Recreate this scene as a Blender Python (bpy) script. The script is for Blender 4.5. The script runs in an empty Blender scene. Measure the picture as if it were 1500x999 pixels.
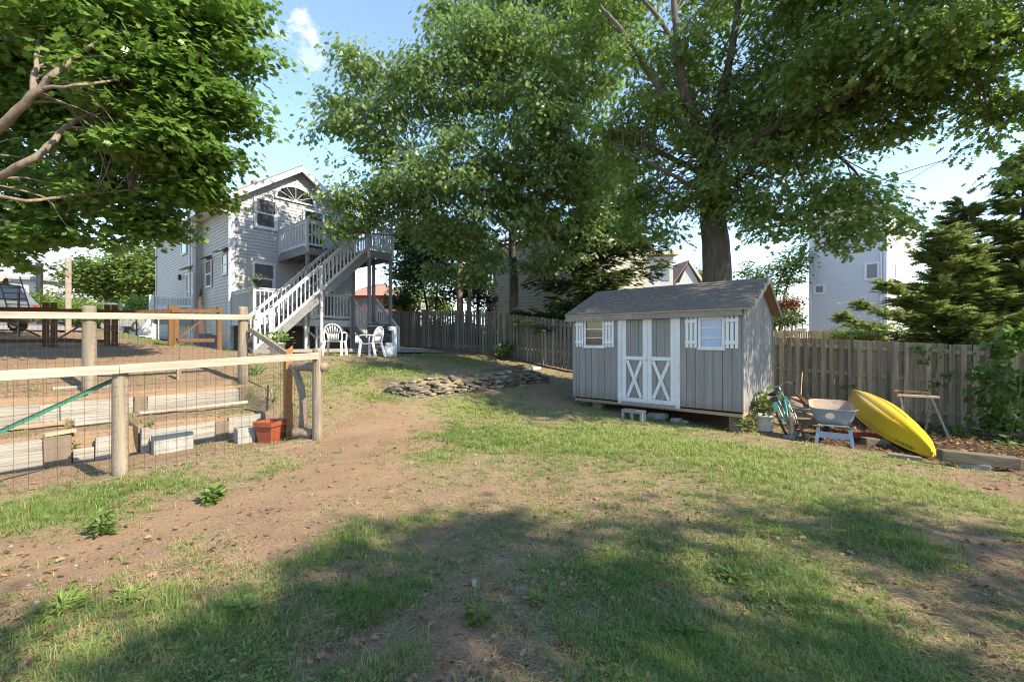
import bpy, math, random
import numpy as np
from mathutils import Vector, Matrix, Euler
random.seed(7)
RNG = np.random.default_rng(11)
R = math.radians
scene = bpy.context.scene
COL = scene.collection
# ---------------------------------------------------------------- view frame
TH = R(40.3); CT, ST = math.cos(TH), math.sin(TH)
F, CX, CY, CH = 627.0, 750.0, 499.0, 1.5
def W(xc, yc, z): return (CT*xc-ST*yc, ST*xc+CT*yc, z)
def pix(px, py, yc): return W((px-CX)/F*yc, yc, CH-(py-CY)/F*yc)
def ray(px, py):
    t = (px-CX)/F
    return (CT*t-ST, ST*t+CT, -(py-CY)/F)
def onx(px, py, x):
    d = ray(px, py); s = x/d[0]
    return (x, d[1]*s, CH+d[2]*s)
def ony(px, py, y):
    d = ray(px, py); s = y/d[1]
    return (d[0]*s, y, CH+d[2]*s)
# ---------------------------------------------------------------- numpy noise
_perm = RNG.permutation(4096)
_val = RNG.random(4096)
def _h(ix, iy): return _val[(_perm[(ix & 4095)] + iy*57) & 4095]
def vnoise(x, y):
    x = np.asarray(x, float); y = np.asarray(y, float)
    ix = np.floor(x).astype(int); iy = np.floor(y).astype(int)
    fx = x-ix; fy = y-iy
    fx = fx*fx*(3-2*fx); fy = fy*fy*(3-2*fy)
    a = _h(ix, iy); b = _h(ix+1, iy); c = _h(ix, iy+1); d = _h(ix+1, iy+1)
    return (a*(1-fx)+b*fx)*(1-fy)+(c*(1-fx)+d*fx)*fy
def fbm(x, y, o=4):
    s = 0; a = .5
    for k in range(o):
        s = s+a*vnoise(np.asarray(x)*2**k+17*k, np.asarray(y)*2**k+31*k); a *= .5
    return s/(1-.5**o)
def sm(v, a, b):
    t = np.clip((np.asarray(v, float)-a)/(b-a), 0, 1); return t*t*(3-2*t)
# ---------------------------------------------------------------- terrain height
FX = [-40, -18.8, -14.9, -12.4, -8.4, -2.1, 1.9, 6, 60]
FZ = [1.5, 1.22, 1.10, .92, .40, -.19, -.40, -.5, -1.0]
def fence_z(x): return np.interp(x, FX, FZ)
def H(x, y, micro=True):
    x = np.asarray(x, float); y = np.asarray(y, float)
    s1 = np.interp(x, [-90, -45, -30, -22, -15, -11.5, -9, -7.1, -5.8, -4, 0, 10, 90], [3.2, 2.7, 2.1, 1.7, 1.36, 1.1, .74, .36, .13, .03, 0, 0, -.3])
    s2 = np.interp(x, [-90, -30, -18, -11.5, -9, -7.1, -5.8, -4, 0, 10, 90], [2.4, 1.5, 1.16, 1.09, .72, .36, .13, .03, 0, 0, -.3])
    z = s1+(s2-s1)*sm(y, 3, 5)
    z = z+(fence_z(x)-z)*sm(y, 4.5, 13)
    xw = -np.interp(y, [5.0, 5.4, 6.3, 7.6, 8.9, 10.2], [-7.75, -7.2, -7.02, -7.08, -7.16, -7.3])+.08
    step = .25*sm(y, 5.05, 5.4)*(1-sm(y, 9.9, 10.3))*sm(-x-xw, 0, .09)*(1-sm(-7.1-x, 0, 3.2))
    z = z+step
    g = sm(2.95-y, 0, .25)*sm(y, -9, -7)*sm(-x, 5.95, 6.15)*(1-sm(-x, 8.95, 9.1))
    zg = .05+.33*sm(-x, 7.38, 7.44)+.33*sm(-x, 8.83, 8.89)
    z = z+(zg-z)*g
    # soil bed kept up behind the landscape timbers
    b = sm(y, 8.55, 8.75)*sm(x, -.25, .1)*(1-sm(y, 9.5, 12))
    z = z+.05*b
    if micro:
        d = np.hypot(x, y)
        z = z+(fbm(x*1.3, y*1.3, 4)-.5)*.09*np.clip(1.3-d/60, .2, 1)+(fbm(x*7+3, y*7, 2)-.5)*.022
    return z
def hz(x, y): return float(H(x, y))
def gp(px, py):
    d = ray(px, py); s = .5; last = None
    while s < 120:
        p = (d[0]*s, d[1]*s, CH+d[2]*s)
        if p[2] <= hz(p[0], p[1]): return (p[0], p[1], hz(p[0], p[1]))
        s += .02+s*.002
    return (d[0]*s, d[1]*s, 0)
# ---------------------------------------------------------------- objects
def tag(o, label, cat=None, group=None, kind=None):
    if label: o['label'] = label
    if cat: o['category'] = cat
    if group: o['group'] = group
    if kind: o['kind'] = kind
    return o
def thing(name, label, cat, loc=(0, 0, 0), rot=(0, 0, 0), group=None):
    o = bpy.data.objects.new(name, None); COL.objects.link(o)
    o.empty_display_size = .1
    o.location = loc; o.rotation_euler = rot
    return tag(o, label, cat, group)
def rootloc(p):
    v = Vector((0, 0, 0))
    while p is not None:
        v = v+p.location; p = p.parent
    return v
def copy_tree(o, parent=None):
    c = o.copy(); COL.objects.link(c); c.parent = parent
    for ch in list(o.children): copy_tree(ch, c)
    return c
def link(me, name, m, parent=None, loc=(0, 0, 0)):
    o = bpy.data.objects.new(name, me); COL.objects.link(o)
    if m: me.materials.append(m)
    o.location = loc
    if parent: o.parent = parent
    return o
class MB:
    def __init__(s): s.v = []; s.f = []
    def poly(s, pts):
        n = len(s.v); s.v += [tuple(p) for p in pts]; s.f.append(tuple(range(n, n+len(pts)))); return s
    def bx(s, x0, x1, y0, y1, z0, z1):
        return s.hexa([(x0, y0, z0), (x1, y0, z0), (x1, y1, z0), (x0, y1, z0), (x0, y0, z1), (x1, y0, z1), (x1, y1, z1), (x0, y1, z1)])
    def hexa(s, p):
        n = len(s.v); s.v += [tuple(q) for q in p]
        for f in ((3, 2, 1, 0), (4, 5, 6, 7), (0, 1, 5, 4), (1, 2, 6, 5), (2, 3, 7, 6), (3, 0, 4, 7)): s.f.append(tuple(n+i for i in f))
        return s
    def box(s, c, size, m=None):
        m = m or Matrix.Identity(3); c = Vector(c); a, b, d = size[0]/2, size[1]/2, size[2]/2
        return s.hexa([c+m@Vector(q) for q in ((-a, -b, -d), (a, -b, -d), (a, b, -d), (-a, b, -d), (-a, -b, d), (a, -b, d), (a, b, d), (-a, b, d))])
    def bar(s, p, q, w, h, up=(0, 0, 1)):
        p, q = Vector(p), Vector(q); d = (q-p); L = d.length; d.normalize()
        u = Vector(up); x = d.cross(u)
        if x.length < 1e-4: x = d.cross(Vector((1, 0, 0)))
        x.normalize(); u = x.cross(d)
        m = Matrix((x, d, u)).transposed()
        return s.box((p+q)/2, (w, L, h), m)
    def tube(s, pts, rad, n=8, cap=True):
        pts = [Vector(p) for p in pts]
        if not hasattr(rad, '__len__'): rad = [rad]*len(pts)
        b = len(s.v); ref = None
        for i, p in enumerate(pts):
            d = (pts[min(i+1, len(pts)-1)]-pts[max(i-1, 0)]).normalized()
            if ref is None:
                ref = Vector((0, 0, 1)) if abs(d.z) < .9 else Vector((1, 0, 0))
            x = d.cross(ref)
            if x.length < 1e-5: x = d.orthogonal()
            x.normalize(); y = d.cross(x); ref = -y if False else x.cross(d)
            for k in range(n):
                a = 2*math.pi*k/n
                s.v.append(tuple(p+(x*math.cos(a)+y*math.sin(a))*rad[i]))
        for i in range(len(pts)-1):
            for k in range(n):
                a = b+i*n+k; c = b+i*n+(k+1) % n
                s.f.append((a, c, c+n, a+n))
        if cap:
            s.f.append(tuple(b+k for k in reversed(range(n)))); e = b+(len(pts)-1)*n
            s.f.append(tuple(e+k for k in range(n)))
        return s
    def lathe(s, c, prof, n=20, m=None):
        b = len(s.v); c = Vector(c)
        for r, z in prof:
            for k in range(n):
                a = 2*math.pi*k/n; v = Vector((r*math.cos(a), r*math.sin(a), z))
                if m: v = m@v
                s.v.append(tuple(c+v))
        for i in range(len(prof)-1):
            for k in range(n):
                a = b+i*n+k; q = b+i*n+(k+1) % n
                s.f.append((a, q, q+n, a+n))
        s.f.append(tuple(b+k for k in reversed(range(n)))); e = b+(len(prof)-1)*n
        s.f.append(tuple(e+k for k in range(n)))
        return s
    def prism(s, pts, off):
        n = len(pts); b = len(s.v); off = Vector(off)
        s.v += [tuple(p) for p in pts]+[tuple(Vector(p)+off) for p in pts]
        s.f.append(tuple(b+i for i in reversed(range(n)))); s.f.append(tuple(b+n+i for i in range(n)))
        for i in range(n):
            j = (i+1) % n; s.f.append((b+i, b+j, b+n+j, b+n+i))
        return s
    def torus(s, c, Rr, r, m=None, n=28, k=8):
        b = len(s.v); c = Vector(c)
        for i in range(n):
            a = 2*math.pi*i/n
            for j in range(k):
                t = 2*math.pi*j/k
                v = Vector(((Rr+r*math.cos(t))*math.cos(a), r*math.sin(t), (Rr+r*math.cos(t))*math.sin(a)))
                if m: v = m@v
                s.v.append(tuple(c+v))
        for i in range(n):
            for j in range(k):
                s.f.append((b+i*k+j, b+i*k+(j+1) % k, b+((i+1) % n)*k+(j+1) % k, b+((i+1) % n)*k+j))
        return s
    def build(s, name, m, parent=None, base=None, smooth=False, bevel=0, local=False):
        off = Vector((0, 0, 0))
        if parent is not None and not local: off = rootloc(parent)
        elif parent is None and base is not None: off = Vector(base)
        me = bpy.data.meshes.new(name)
        me.from_pydata([(v[0]-off.x, v[1]-off.y, v[2]-off.z) for v in s.v], [], s.f)
        if smooth: me.polygons.foreach_set('use_smooth', [True]*len(me.polygons))
        me.update()
        o = link(me, name, m, parent, off if (parent is None and base is not None) else (0, 0, 0))
        if bevel:
            b = o.modifiers.new('Bevel', 'BEVEL'); b.width = bevel; b.segments = 2; b.limit_method = 'ANGLE'
        return o
def rotz(a): return Matrix.Rotation(a, 3, 'Z')
# ---------------------------------------------------------------- materials
_mats = {}
def nodes(name):
    m = bpy.data.materials.new(name); m.use_nodes = True
    nt = m.node_tree; return m, nt, nt.nodes['Principled BSDF']
def lnk(nt, a, b): nt.links.new(a, b)
def setc(sock, c): sock.default_value = (c[0], c[1], c[2], 1)
def ramp(nt, fac, stops):
    r = nt.nodes.new('ShaderNodeValToRGB'); e = r.color_ramp.elements
    while len(e) > 1: e.remove(e[-1])
    e[0].position = stops[0][0]; e[0].color = (*stops[0][1], 1)
    for p, c in stops[1:]:
        q = e.new(p); q.color = (*c, 1)
    lnk(nt, fac, r.inputs[0]); return r.outputs[0]
def noise(nt, vec, scale, detail=4, rough=.55):
    n = nt.nodes.new('ShaderNodeTexNoise'); n.inputs['Scale'].default_value = scale
    n.inputs['Detail'].default_value = detail; n.inputs['Roughness'].default_value = rough
    if vec: lnk(nt, vec, n.inputs['Vector'])
    return n.outputs['Fac']
def mixc(nt, fac, a, b, mode='MIX'):
    m = nt.nodes.new('ShaderNodeMix'); m.data_type = 'RGBA'; m.blend_type = mode
    if hasattr(fac, 'links'): lnk(nt, fac, m.inputs['Factor'])
    else: m.inputs['Factor'].default_value = fac
    for s, v in ((m.inputs[6], a), (m.inputs[7], b)):
        if hasattr(v, 'links'): lnk(nt, v, s)
        else: setc(s, v)
    return m.outputs[2]
def coords(nt, stretch=(1, 1, 1)):
    t = nt.nodes.new('ShaderNodeTexCoord'); mp = nt.nodes.new('ShaderNodeMapping')
    mp.inputs['Scale'].default_value = stretch; lnk(nt, t.outputs['Object'], mp.inputs['Vector'])
    return mp.outputs[0]
def M(name, c1, c2=None, scale=4, rough=.7, stretch=(1, 1, 1), bump=.0, bscale=30, metal=0, spots=None, spot_scale=3, spot_at=.62, coat=0, spec=.5):
    if name in _mats: return _mats[name]
    m, nt, b = nodes(name)
    c2 = c2 or tuple(x*.75 for x in c1)
    v = coords(nt, stretch)
    f = noise(nt, v, scale, 6, .65)
    c = ramp(nt, f, [(.3, c2), (.7, c1)])
    if spots:
        g = noise(nt, v, spot_scale, 5, .6)
        k = ramp(nt, g, [(spot_at-.05, (0, 0, 0)), (spot_at+.06, (1, 1, 1))])
        c = mixc(nt, k, c, spots)
    lnk(nt, c, b.inputs['Base Color'])
    b.inputs['Roughness'].default_value = rough; b.inputs['Metallic'].default_value = metal
    b.inputs['Specular IOR Level'].default_value = spec
    if coat: b.inputs['Coat Weight'].default_value = coat
    if bump:
        bn = nt.nodes.new('ShaderNodeBump'); bn.inputs['Strength'].default_value = bump; bn.inputs['Distance'].default_value = .01
        lnk(nt, noise(nt, v, bscale, 5, .6), bn.inputs['Height']); lnk(nt, bn.outputs[0], b.inputs['Normal'])
    _mats[name] = m
    return m
def wood(name, c1, c2, axis=2, bump=.5, rough=.85, spots=None, grain=22, var=1.0):
    st = [1, 1, 1]; st[axis] = .06
    if name in _mats: return _mats[name]
    m = M(name, c1, c2, scale=grain, rough=rough, stretch=tuple(st), bump=bump, bscale=grain*3, spots=spots, spot_scale=grain*.25, spec=.25)
    nt = m.node_tree; b = nt.nodes['Principled BSDF']; src = b.inputs['Base Color'].links[0].from_socket      # each board weathers a little differently
    g = nt.nodes.new('ShaderNodeNewGeometry'); k = ramp(nt, g.outputs['Random Per Island'], [(0, (.66, .66, .67)), (.5, (.95, .94, .92)), (1, (1.22, 1.2, 1.16))])
    lnk(nt, mixc(nt, var, src, k, 'MULTIPLY'), b.inputs['Base Color'])
    return m
def leafmat(name, stops, trans=.35, tcol=(.13, .20, .03), rough=.5, spec=.35, lift=0):
    m, nt, b = nodes(name)
    a = nt.nodes.new('ShaderNodeAttribute'); a.attribute_name = 'lr'
    c = ramp(nt, a.outputs['Fac'], stops)
    lnk(nt, c, b.inputs['Base Color']); b.inputs['Roughness'].default_value = rough; b.inputs['Specular IOR Level'].default_value = spec
    if lift:      # blades shade like a soft turf surface rather than as single flat cards
        g = nt.nodes.new('ShaderNodeNewGeometry'); a1 = nt.nodes.new('ShaderNodeVectorMath'); a1.operation = 'SCALE'; a1.inputs['Scale'].default_value = 1-lift
        lnk(nt, g.outputs['Normal'], a1.inputs[0]); a2 = nt.nodes.new('ShaderNodeVectorMath'); a2.operation = 'ADD'; lnk(nt, a1.outputs[0], a2.inputs[0]); a2.inputs[1].default_value = (0, 0, lift)
        a3 = nt.nodes.new('ShaderNodeVectorMath'); a3.operation = 'NORMALIZE'; lnk(nt, a2.outputs[0], a3.inputs[0]); lnk(nt, a3.outputs[0], b.inputs['Normal'])
    t = nt.nodes.new('ShaderNodeBsdfTranslucent'); lnk(nt, mixc(nt, .5, c, tcol), t.inputs['Color'])
    mx = nt.nodes.new('ShaderNodeMixShader'); mx.inputs[0].default_value = trans
    lnk(nt, b.outputs[0], mx.inputs[1]); lnk(nt, t.outputs[0], mx.inputs[2])
    lnk(nt, mx.outputs[0], nt.nodes['Material Output'].inputs['Surface'])
    return m
def glass(name, c=(.02, .025, .03), rough=.04):
    m, nt, b = nodes(name); setc(b.inputs['Base Color'], c); b.inputs['Roughness'].default_value = rough
    b.inputs['Specular IOR Level'].default_value = .9; return m
# ---------------------------------------------------------------- leaves
def mirror(h): return h+[(-x, y) for x, y in reversed(h[1:-1])]
OAK = mirror([(0, 0), (.06, .12), (.30, .12), (.10, .30), (.46, .50), (.11, .56), (.30, .84), (0, 1)])
MAPLE = mirror([(0, 0), (.40, -.08), (.34, .14), (.66, .42), (.30, .48), (.30, .78), (.14, .72), (0, 1)])
OVAL = mirror([(0, 0), (.2, .2), (.28, .5), (.16, .8), (0, 1)])
LANCE = mirror([(0, 0), (.09, .3), (.07, .7), (0, 1)])
HEART = mirror([(0, 0), (.22, -.1), (.45, .1), (.42, .4), (.2, .75), (0, 1)])
DIAM = mirror([(0, 0), (.32, .45), (0, 1)])
STAR5 = mirror([(0, 0), (.42, .1), (.15, .35), (.4, .65), (.1, .6), (0, 1)])
def norm(a): return a/np.maximum(np.linalg.norm(a, axis=1, keepdims=True), 1e-9)
def poly_mesh(name, V, npoly, k, m, parent, lr, local=False):
    """npoly polygons of k vertices each; V (npoly*k,3) in world space"""
    off = np.zeros(3) if local or parent is None else np.array(rootloc(parent))
    me = bpy.data.meshes.new(name)
    n = npoly*k
    me.vertices.add(n); me.vertices.foreach_set('co', (V-off).astype(np.float32).ravel())
    me.loops.add(n); me.loops.foreach_set('vertex_index', np.arange(n, dtype=np.int32))
    me.polygons.add(npoly)
    me.polygons.foreach_set('loop_start', np.arange(0, n, k, dtype=np.int32))
    try: me.polygons.foreach_set('loop_total', np.full(npoly, k, dtype=np.int32))
    except Exception: pass
    me.update(calc_edges=True)
    at = me.attributes.new('lr', 'FLOAT', 'FACE'); at.data.foreach_set('value', lr.astype(np.float32))
    return link(me, name, m, parent)
def leaves_mesh(name, m, parent, pos, d, nrm, size, outline, lr, fold=.18, local=False):
    d = norm(d); x = norm(np.cross(d, nrm)); nn = np.cross(x, d)
    o = np.array(outline); k = len(o)
    u, v = o[:, 0], o[:, 1]; w = -fold*(v-.3)**2+.25*fold*np.abs(u)*2
    size = np.broadcast_to(np.asarray(size, float), (len(pos),))
    V = pos[:, None, :]+size[:, None, None]*(u[None, :, None]*x[:, None, :]+v[None, :, None]*d[:, None, :]+w[None, :, None]*nn[:, None, :])
    return poly_mesh(name, V.reshape(-1, 3), len(pos), k, m, parent, lr, local)
# sun: unit horizontal direction towards the sun and elevation
SUN_H = np.array([.985, .175]); SUN_EL = R(39)
def landing(p, z0=0.):
    h = (p[:, 2]-z0)/math.tan(SUN_EL)
    return p[:, :2]-h[:, None]*SUN_H
GATES = []
def gate(p, rng):
    L = landing(p); keep = np.ones(len(p), bool)
    for (x0, x1, y0, y1, pr) in GATES:
        ins = (L[:, 0] > x0) & (L[:, 0] < x1) & (L[:, 1] > y0) & (L[:, 1] < y1)
        keep &= ~(ins & (rng.random(len(p)) > pr))
    return keep
def crown(name, m, parent, lobes, dens, per, cr, size, outline, rng, flat=.5, up=1.0, droop=.4, gated=True, shell=.45, lr0=(0, 1), holes=None):
    C = []; T = []
    for (c, r) in lobes:
        r3 = np.array(r if hasattr(r, '__len__') else (r, r, r*.85), float)
        n = max(3, int(dens*(r3[0]*r3[1]+r3[0]*r3[2]+r3[1]*r3[2])*4/3))
        q = norm(rng.normal(size=(n, 3)))*(rng.random((n, 1))**shell)
        # uneven outline
        q *= (.70+.5*rng.random((n, 1))+.35*(rng.random((n, 1)) < .07))
        C.append(np.array(c)+q*r3); T.append(rng.random(n)*.0+rng.random()*.25)
    C = np.concatenate(C); T = np.concatenate(T)
    if gated:
        k = gate(C, rng)
        if holes: L_ = landing(C); k &= fbm(L_[:, 0]*1.25+9, L_[:, 1]*1.25+4, 3) > holes      # gaps that let the sun through in patches
        C = C[k]; T = T[k]
    n = len(C); crs = cr*(.6+.8*rng.random(n))
    idx = np.repeat(np.arange(n), per)
    off = rng.normal(size=(n*per, 3))*.55; off[:, 2] *= flat
    pos = C[idx]+off*crs[idx][:, None]
    d = off.copy(); d[:, 2] = 0; d = norm(d+rng.normal(size=d.shape)*.45); d[:, 2] = -droop*(.2+rng.random(len(d))*1.2)
    nr = np.stack([rng.normal(size=len(d))*.45, rng.normal(size=len(d))*.45, np.full(len(d), up)], 1)
    tilt = norm(rng.normal(size=(n, 3)))*.35
    nr = nr+tilt[idx]
    lr = np.clip(lr0[0]+(lr0[1]-lr0[0])*(T[idx]+.55*rng.random(len(d))+.25*rng.random(n)[idx]), 0, 1)
    sz = size*(.5+.8*rng.random(len(d)))
    return leaves_mesh(name, m, parent, pos, d, nr, sz, outline, lr), C
def limb(pts, r0, r1, wob=.0, seg=4, rng=random):
    """subdivide a polyline with a little wobble; returns points and radii"""
    P = []; pts = [Vector(p) for p in pts]
    for i in range(len(pts)-1):
        p0 = pts[max(i-1, 0)]; p1 = pts[i]; p2 = pts[i+1]; p3 = pts[min(i+2, len(pts)-1)]
        for k in range(seg):
            t = k/seg
            q = .5*((2*p1)+(-p0+p2)*t+(2*p0-5*p1+4*p2-p3)*t*t+(-p0+3*p1-3*p2+p3)*t**3)
            if P: q = q+Vector([rng.uniform(-wob, wob) for _ in range(3)])
            P.append(q)
    P.append(pts[-1]); n = len(P)
    rr = [r0+(r1-r0)*(i/(n-1))**.8 for i in range(n)]
    return P, rr
# ================================================================ materials
def weathered(m, mud=(.15, .115, .085), z0=.26, z1=.62):
    nt = m.node_tree; b = nt.nodes['Principled BSDF']; src = b.inputs['Base Color'].links[0].from_socket
    tc = nt.nodes.new('ShaderNodeTexCoord'); g = nt.nodes.new('ShaderNodeNewGeometry'); sx = nt.nodes.new('ShaderNodeSeparateXYZ'); lnk(nt, g.outputs['Position'], sx.inputs[0])
    mr = nt.nodes.new('ShaderNodeMapRange'); mr.inputs[1].default_value = z1; mr.inputs[2].default_value = z0; lnk(nt, sx.outputs['Z'], mr.inputs[0])
    mp = nt.nodes.new('ShaderNodeMapping'); mp.inputs['Scale'].default_value = (1, 1, .12); lnk(nt, tc.outputs['Object'], mp.inputs[0])
    n1 = noise(nt, tc.outputs['Object'], 9, 6, .7); n2 = noise(nt, mp.outputs[0], 5, 5, .7)
    ad = nt.nodes.new('ShaderNodeMath'); ad.operation = 'MULTIPLY'; lnk(nt, mr.outputs[0], ad.inputs[0]); lnk(nt, n1, ad.inputs[1])
    c = mixc(nt, ramp(nt, ad.outputs[0], [(.18, (0, 0, 0)), (.55, (.8, .8, .8))]), src, mud)
    c = mixc(nt, ramp(nt, n2, [(.52, (0, 0, 0)), (.72, (.45, .45, .45))]), c, (.34, .335, .33))
    lnk(nt, c, b.inputs['Base Color'])
m_white = M('white_paint', (.60, .61, .63), (.50, .51, .53), scale=9, rough=.55, spots=(.42, .40, .37), spot_scale=7, spot_at=.70)
m_whiteclean = M('white_vinyl', (.62, .63, .65), (.55, .56, .58), rough=.45)
weathered(m_white, (.30, .25, .20), .24, .42)
m_deck = M('weathered_white_deck', (.53, .535, .545), (.40, .405, .42), scale=7, rough=.7, spots=(.25, .25, .26), spot_scale=5, spot_at=.66)
m_deckgrey = M('grey_deck_wood', (.20, .20, .215), (.13, .13, .14), scale=8, rough=.8, stretch=(.5, .5, 2), bump=.3)
m_siding = M('grey_vinyl_siding', (.40, .39, .395), (.35, .345, .35), scale=1.2, rough=.6)
m_sidingpale = M('pale_blue_siding', (.50, .515, .545), (.47, .485, .515), scale=1.0, rough=.6)
m_sidingwhite = M('white_siding', (.42, .42, .40), (.38, .38, .365), scale=1.0, rough=.6)
m_sidingbeige = M('beige_siding', (.29, .275, .20), (.255, .24, .175), scale=.8, rough=.65)
m_roof = M('asphalt_shingle', (.175, .155, .142), (.09, .081, .076), scale=14, rough=.95, bump=.6, bscale=60)
m_roofred = M('reddish_roof', (.36, .18, .13), (.26, .13, .10), scale=6, rough=.9)
m_roofbrown = M('brown_roof', (.24, .15, .12), (.18, .11, .09), scale=6, rough=.9)
m_brick = M('red_brick', (.34, .10, .06), (.26, .08, .05), scale=8, rough=.9)
m_chimney = M('chimney_brick', (.35, .20, .15), (.25, .13, .10), scale=9, rough=.9)
m_shed = wood('grey_stained_plywood', (.245, .236, .232), (.18, .173, .17), axis=2, bump=.35, rough=.8, grain=16, var=.22)
weathered(m_shed)
m_shedtrim = wood('grey_fascia', (.26, .245, .235), (.19, .175, .165), axis=0, bump=.3, grain=16, var=.4)
m_rawwood = wood('raw_soffit_wood', (.42, .31, .20), (.30, .21, .13), axis=1, grain=14)
m_skid = wood('skid_timber', (.30, .24, .17), (.18, .14, .10), axis=0, grain=12)
m_fence = wood('weathered_grey_board', (.25, .235, .21), (.13, .122, .11), axis=2, bump=.7, spots=(.12, .12, .10), grain=26)
m_fencewarm = wood('weathered_brown_board', (.43, .345, .25), (.20, .157, .113), axis=2, bump=.8, spots=(.13, .115, .09), grain=26)
m_fencefar = wood('tan_board', (.42, .33, .22), (.30, .23, .15), axis=2, grain=20)
m_rail = wood('bleached_rail', (.44, .39, .335), (.20, .165, .13), axis=1, bump=.7, spots=(.25, .18, .13), grain=15)
m_post = wood('grey_round_post', (.32, .265, .21), (.13, .105, .082), axis=2, bump=1.0, spots=(.18, .15, .12), grain=20)
m_timber = wood('bleached_timber', (.44, .415, .37), (.19, .17, .145), axis=1, bump=.8, spots=(.20, .155, .115), grain=15)
m_timberbrown = wood('brown_timber', (.23, .18, .135), (.145, .11, .08), axis=2, bump=.6, grain=14)
m_cedarpost = wood('fresh_cedar', (.36, .18, .07), (.24, .11, .04), axis=2, bump=.4, grain=12)
m_cedar = wood('orange_cedar', (.17, .088, .042), (.105, .055, .028), axis=2, bump=.4, grain=12)
m_stain = wood('dark_stained_gate', (.12, .055, .028), (.07, .034, .02), axis=2, bump=.3, grain=12)
m_log = wood('log_bark', (.27, .21, .165), (.14, .105, .085), axis=1, bump=1, grain=16)
m_tie = wood('old_landscape_timber', (.21, .175, .125), (.10, .088, .062), axis=0, bump=.8, grain=14, spots=(.10, .11, .06))
m_plank = wood('scrap_plank', (.46, .34, .23), (.27, .19, .13), axis=1, bump=.5, grain=14)
m_plankgrey = wood('grey_scrap_plank', (.33, .30, .27), (.18, .16, .14), axis=1, bump=.6, grain=14)
m_wire = M('galvanised_wire', (.10, .10, .10), (.06, .06, .06), rough=.5, metal=.6)
m_concrete = M('concrete', (.25, .24, .225), (.17, .165, .155), scale=9, rough=.95, bump=.5, bscale=60)
m_stone = M('flat_fieldstone', (.20, .18, .155), (.09, .08, .068), scale=5, rough=.95, bump=.8, bscale=25, spots=(.22, .19, .155), spot_scale=2.2, spot_at=.60)
m_patio = M('patio_concrete', (.26, .24, .22), (.19, .175, .16), scale=2.5, rough=.95, bump=.3)
m_drive = M('driveway_asphalt', (.26, .25, .25), (.18, .175, .175), scale=2, rough=.95, bump=.3)
m_terra = M('terracotta', (.30, .062, .024), (.24, .05, .02), scale=5, rough=.7)
m_plasticwhite = M('white_plastic', (.60, .61, .64), (.54, .55, .58), scale=3, rough=.4)
m_tank = M('white_enamel', (.75, .75, .76), (.66, .66, .66), scale=6, rough=.35)
m_black = M('black_enamel', (.02, .02, .022), (.014, .014, .015), rough=.35)
m_rubber = M('black_rubber', (.025, .024, .023), (.04, .037, .034), scale=20, rough=.9)
m_steel = M('dull_steel', (.55, .55, .54), (.40, .38, .36), scale=12, rough=.35, metal=.9)
m_rust = M('rusty_steel', (.30, .15, .08), (.16, .08, .05), scale=14, rough=.85)
m_teal = M('teal_bike_paint', (.05, .27, .26), (.03, .20, .20), rough=.3, coat=.4)
m_green = M('green_webbing', (.01, .16, .10), (.008, .11, .07), scale=30, rough=.6)
m_barrow = M('blue_grey_enamel', (.22, .29, .38), (.17, .22, .29), scale=6, rough=.45, spots=(.30, .24, .20), spot_scale=5, spot_at=.68)
m_barrowin = M('rusty_tray_inside', (.42, .30, .23), (.26, .14, .09), scale=5, rough=.8, spots=(.36, .30, .26), spot_scale=3, spot_at=.55)
m_kayak = M('yellow_polyethylene', (.62, .40, .006), (.55, .33, .005), scale=2, rough=.38, spots=(.50, .36, .06), spot_scale=2.4, spot_at=.70)
m_groove = M('dark_keel_groove', (.10, .065, .01), (.07, .045, .01), rough=.8)
m_decal = M('black_decal', (.015, .015, .015), (.02, .02, .02), rough=.5)
m_bucket = M('worn_white_bucket', (.78, .77, .74), (.62, .60, .56), scale=6, rough=.55, spots=(.5, .45, .38), spot_scale=4, spot_at=.62)
m_pot = M('brown_pot', (.24, .17, .12), (.17, .12, .09), scale=6, rough=.8)
m_soil = M('potting_soil', (.09, .065, .045), (.05, .036, .025), scale=30, rough=1, bump=.8, bscale=50)
m_tarp = M('red_cloth', (.40, .05, .03), (.26, .03, .02), scale=6, rough=.8)
m_paper = M('label_sticker', (.66, .63, .56), (.48, .45, .40), scale=14, rough=.6)
m_pane = glass('window_glass')
m_panelight = glass('pale_window_glass', (.10, .12, .14), .08)
m_panebrown = M('amber_reflecting_pane', (.16, .12, .08), (.05, .04, .03), scale=9, rough=.08, stretch=(1, 1, 3))  # brownish indoor view and reflection put into the pane colour
m_curtain = M('pale_blue_curtain', (.30, .38, .56), (.26, .33, .50), scale=3, rough=.18, stretch=(8, 8, 1))
m_blind = M('grey_blind', (.20, .20, .21), (.15, .15, .16), scale=2, rough=.3, stretch=(1, 1, 14))
m_bark = M('oak_bark', (.135, .112, .09), (.05, .041, .033), scale=16, rough=.95, stretch=(1, 1, .18), bump=1.0, bscale=34)
m_barkpale = M('maple_bark', (.24, .19, .145), (.10, .08, .062), scale=14, rough=.95, stretch=(1, 1, .3), bump=.8, bscale=30)
m_barkdark = M('conifer_bark', (.10, .075, .06), (.05, .04, .032), scale=16, rough=.95, stretch=(1, 1, .25), bump=.8)
m_car = M('silver_car_paint', (.22, .22, .23), (.20, .20, .21), rough=.25, metal=.4, coat=.6)
m_cardark = M('dark_car_paint', (.06, .06, .07), (.05, .05, .055), rough=.25, coat=.6)
m_awning = M('white_canvas', (.75, .74, .70), (.66, .65, .62), rough=.7)
m_navy = M('navy_plastic', (.022, .025, .06), (.016, .02, .045), rough=.4)
m_taillight = M('red_lens', (.45, .02, .02), (.35, .02, .02), rough=.2)
m_cable = M('black_cable', (.02, .02, .02), (.02, .02, .02), rough=.6)
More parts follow.
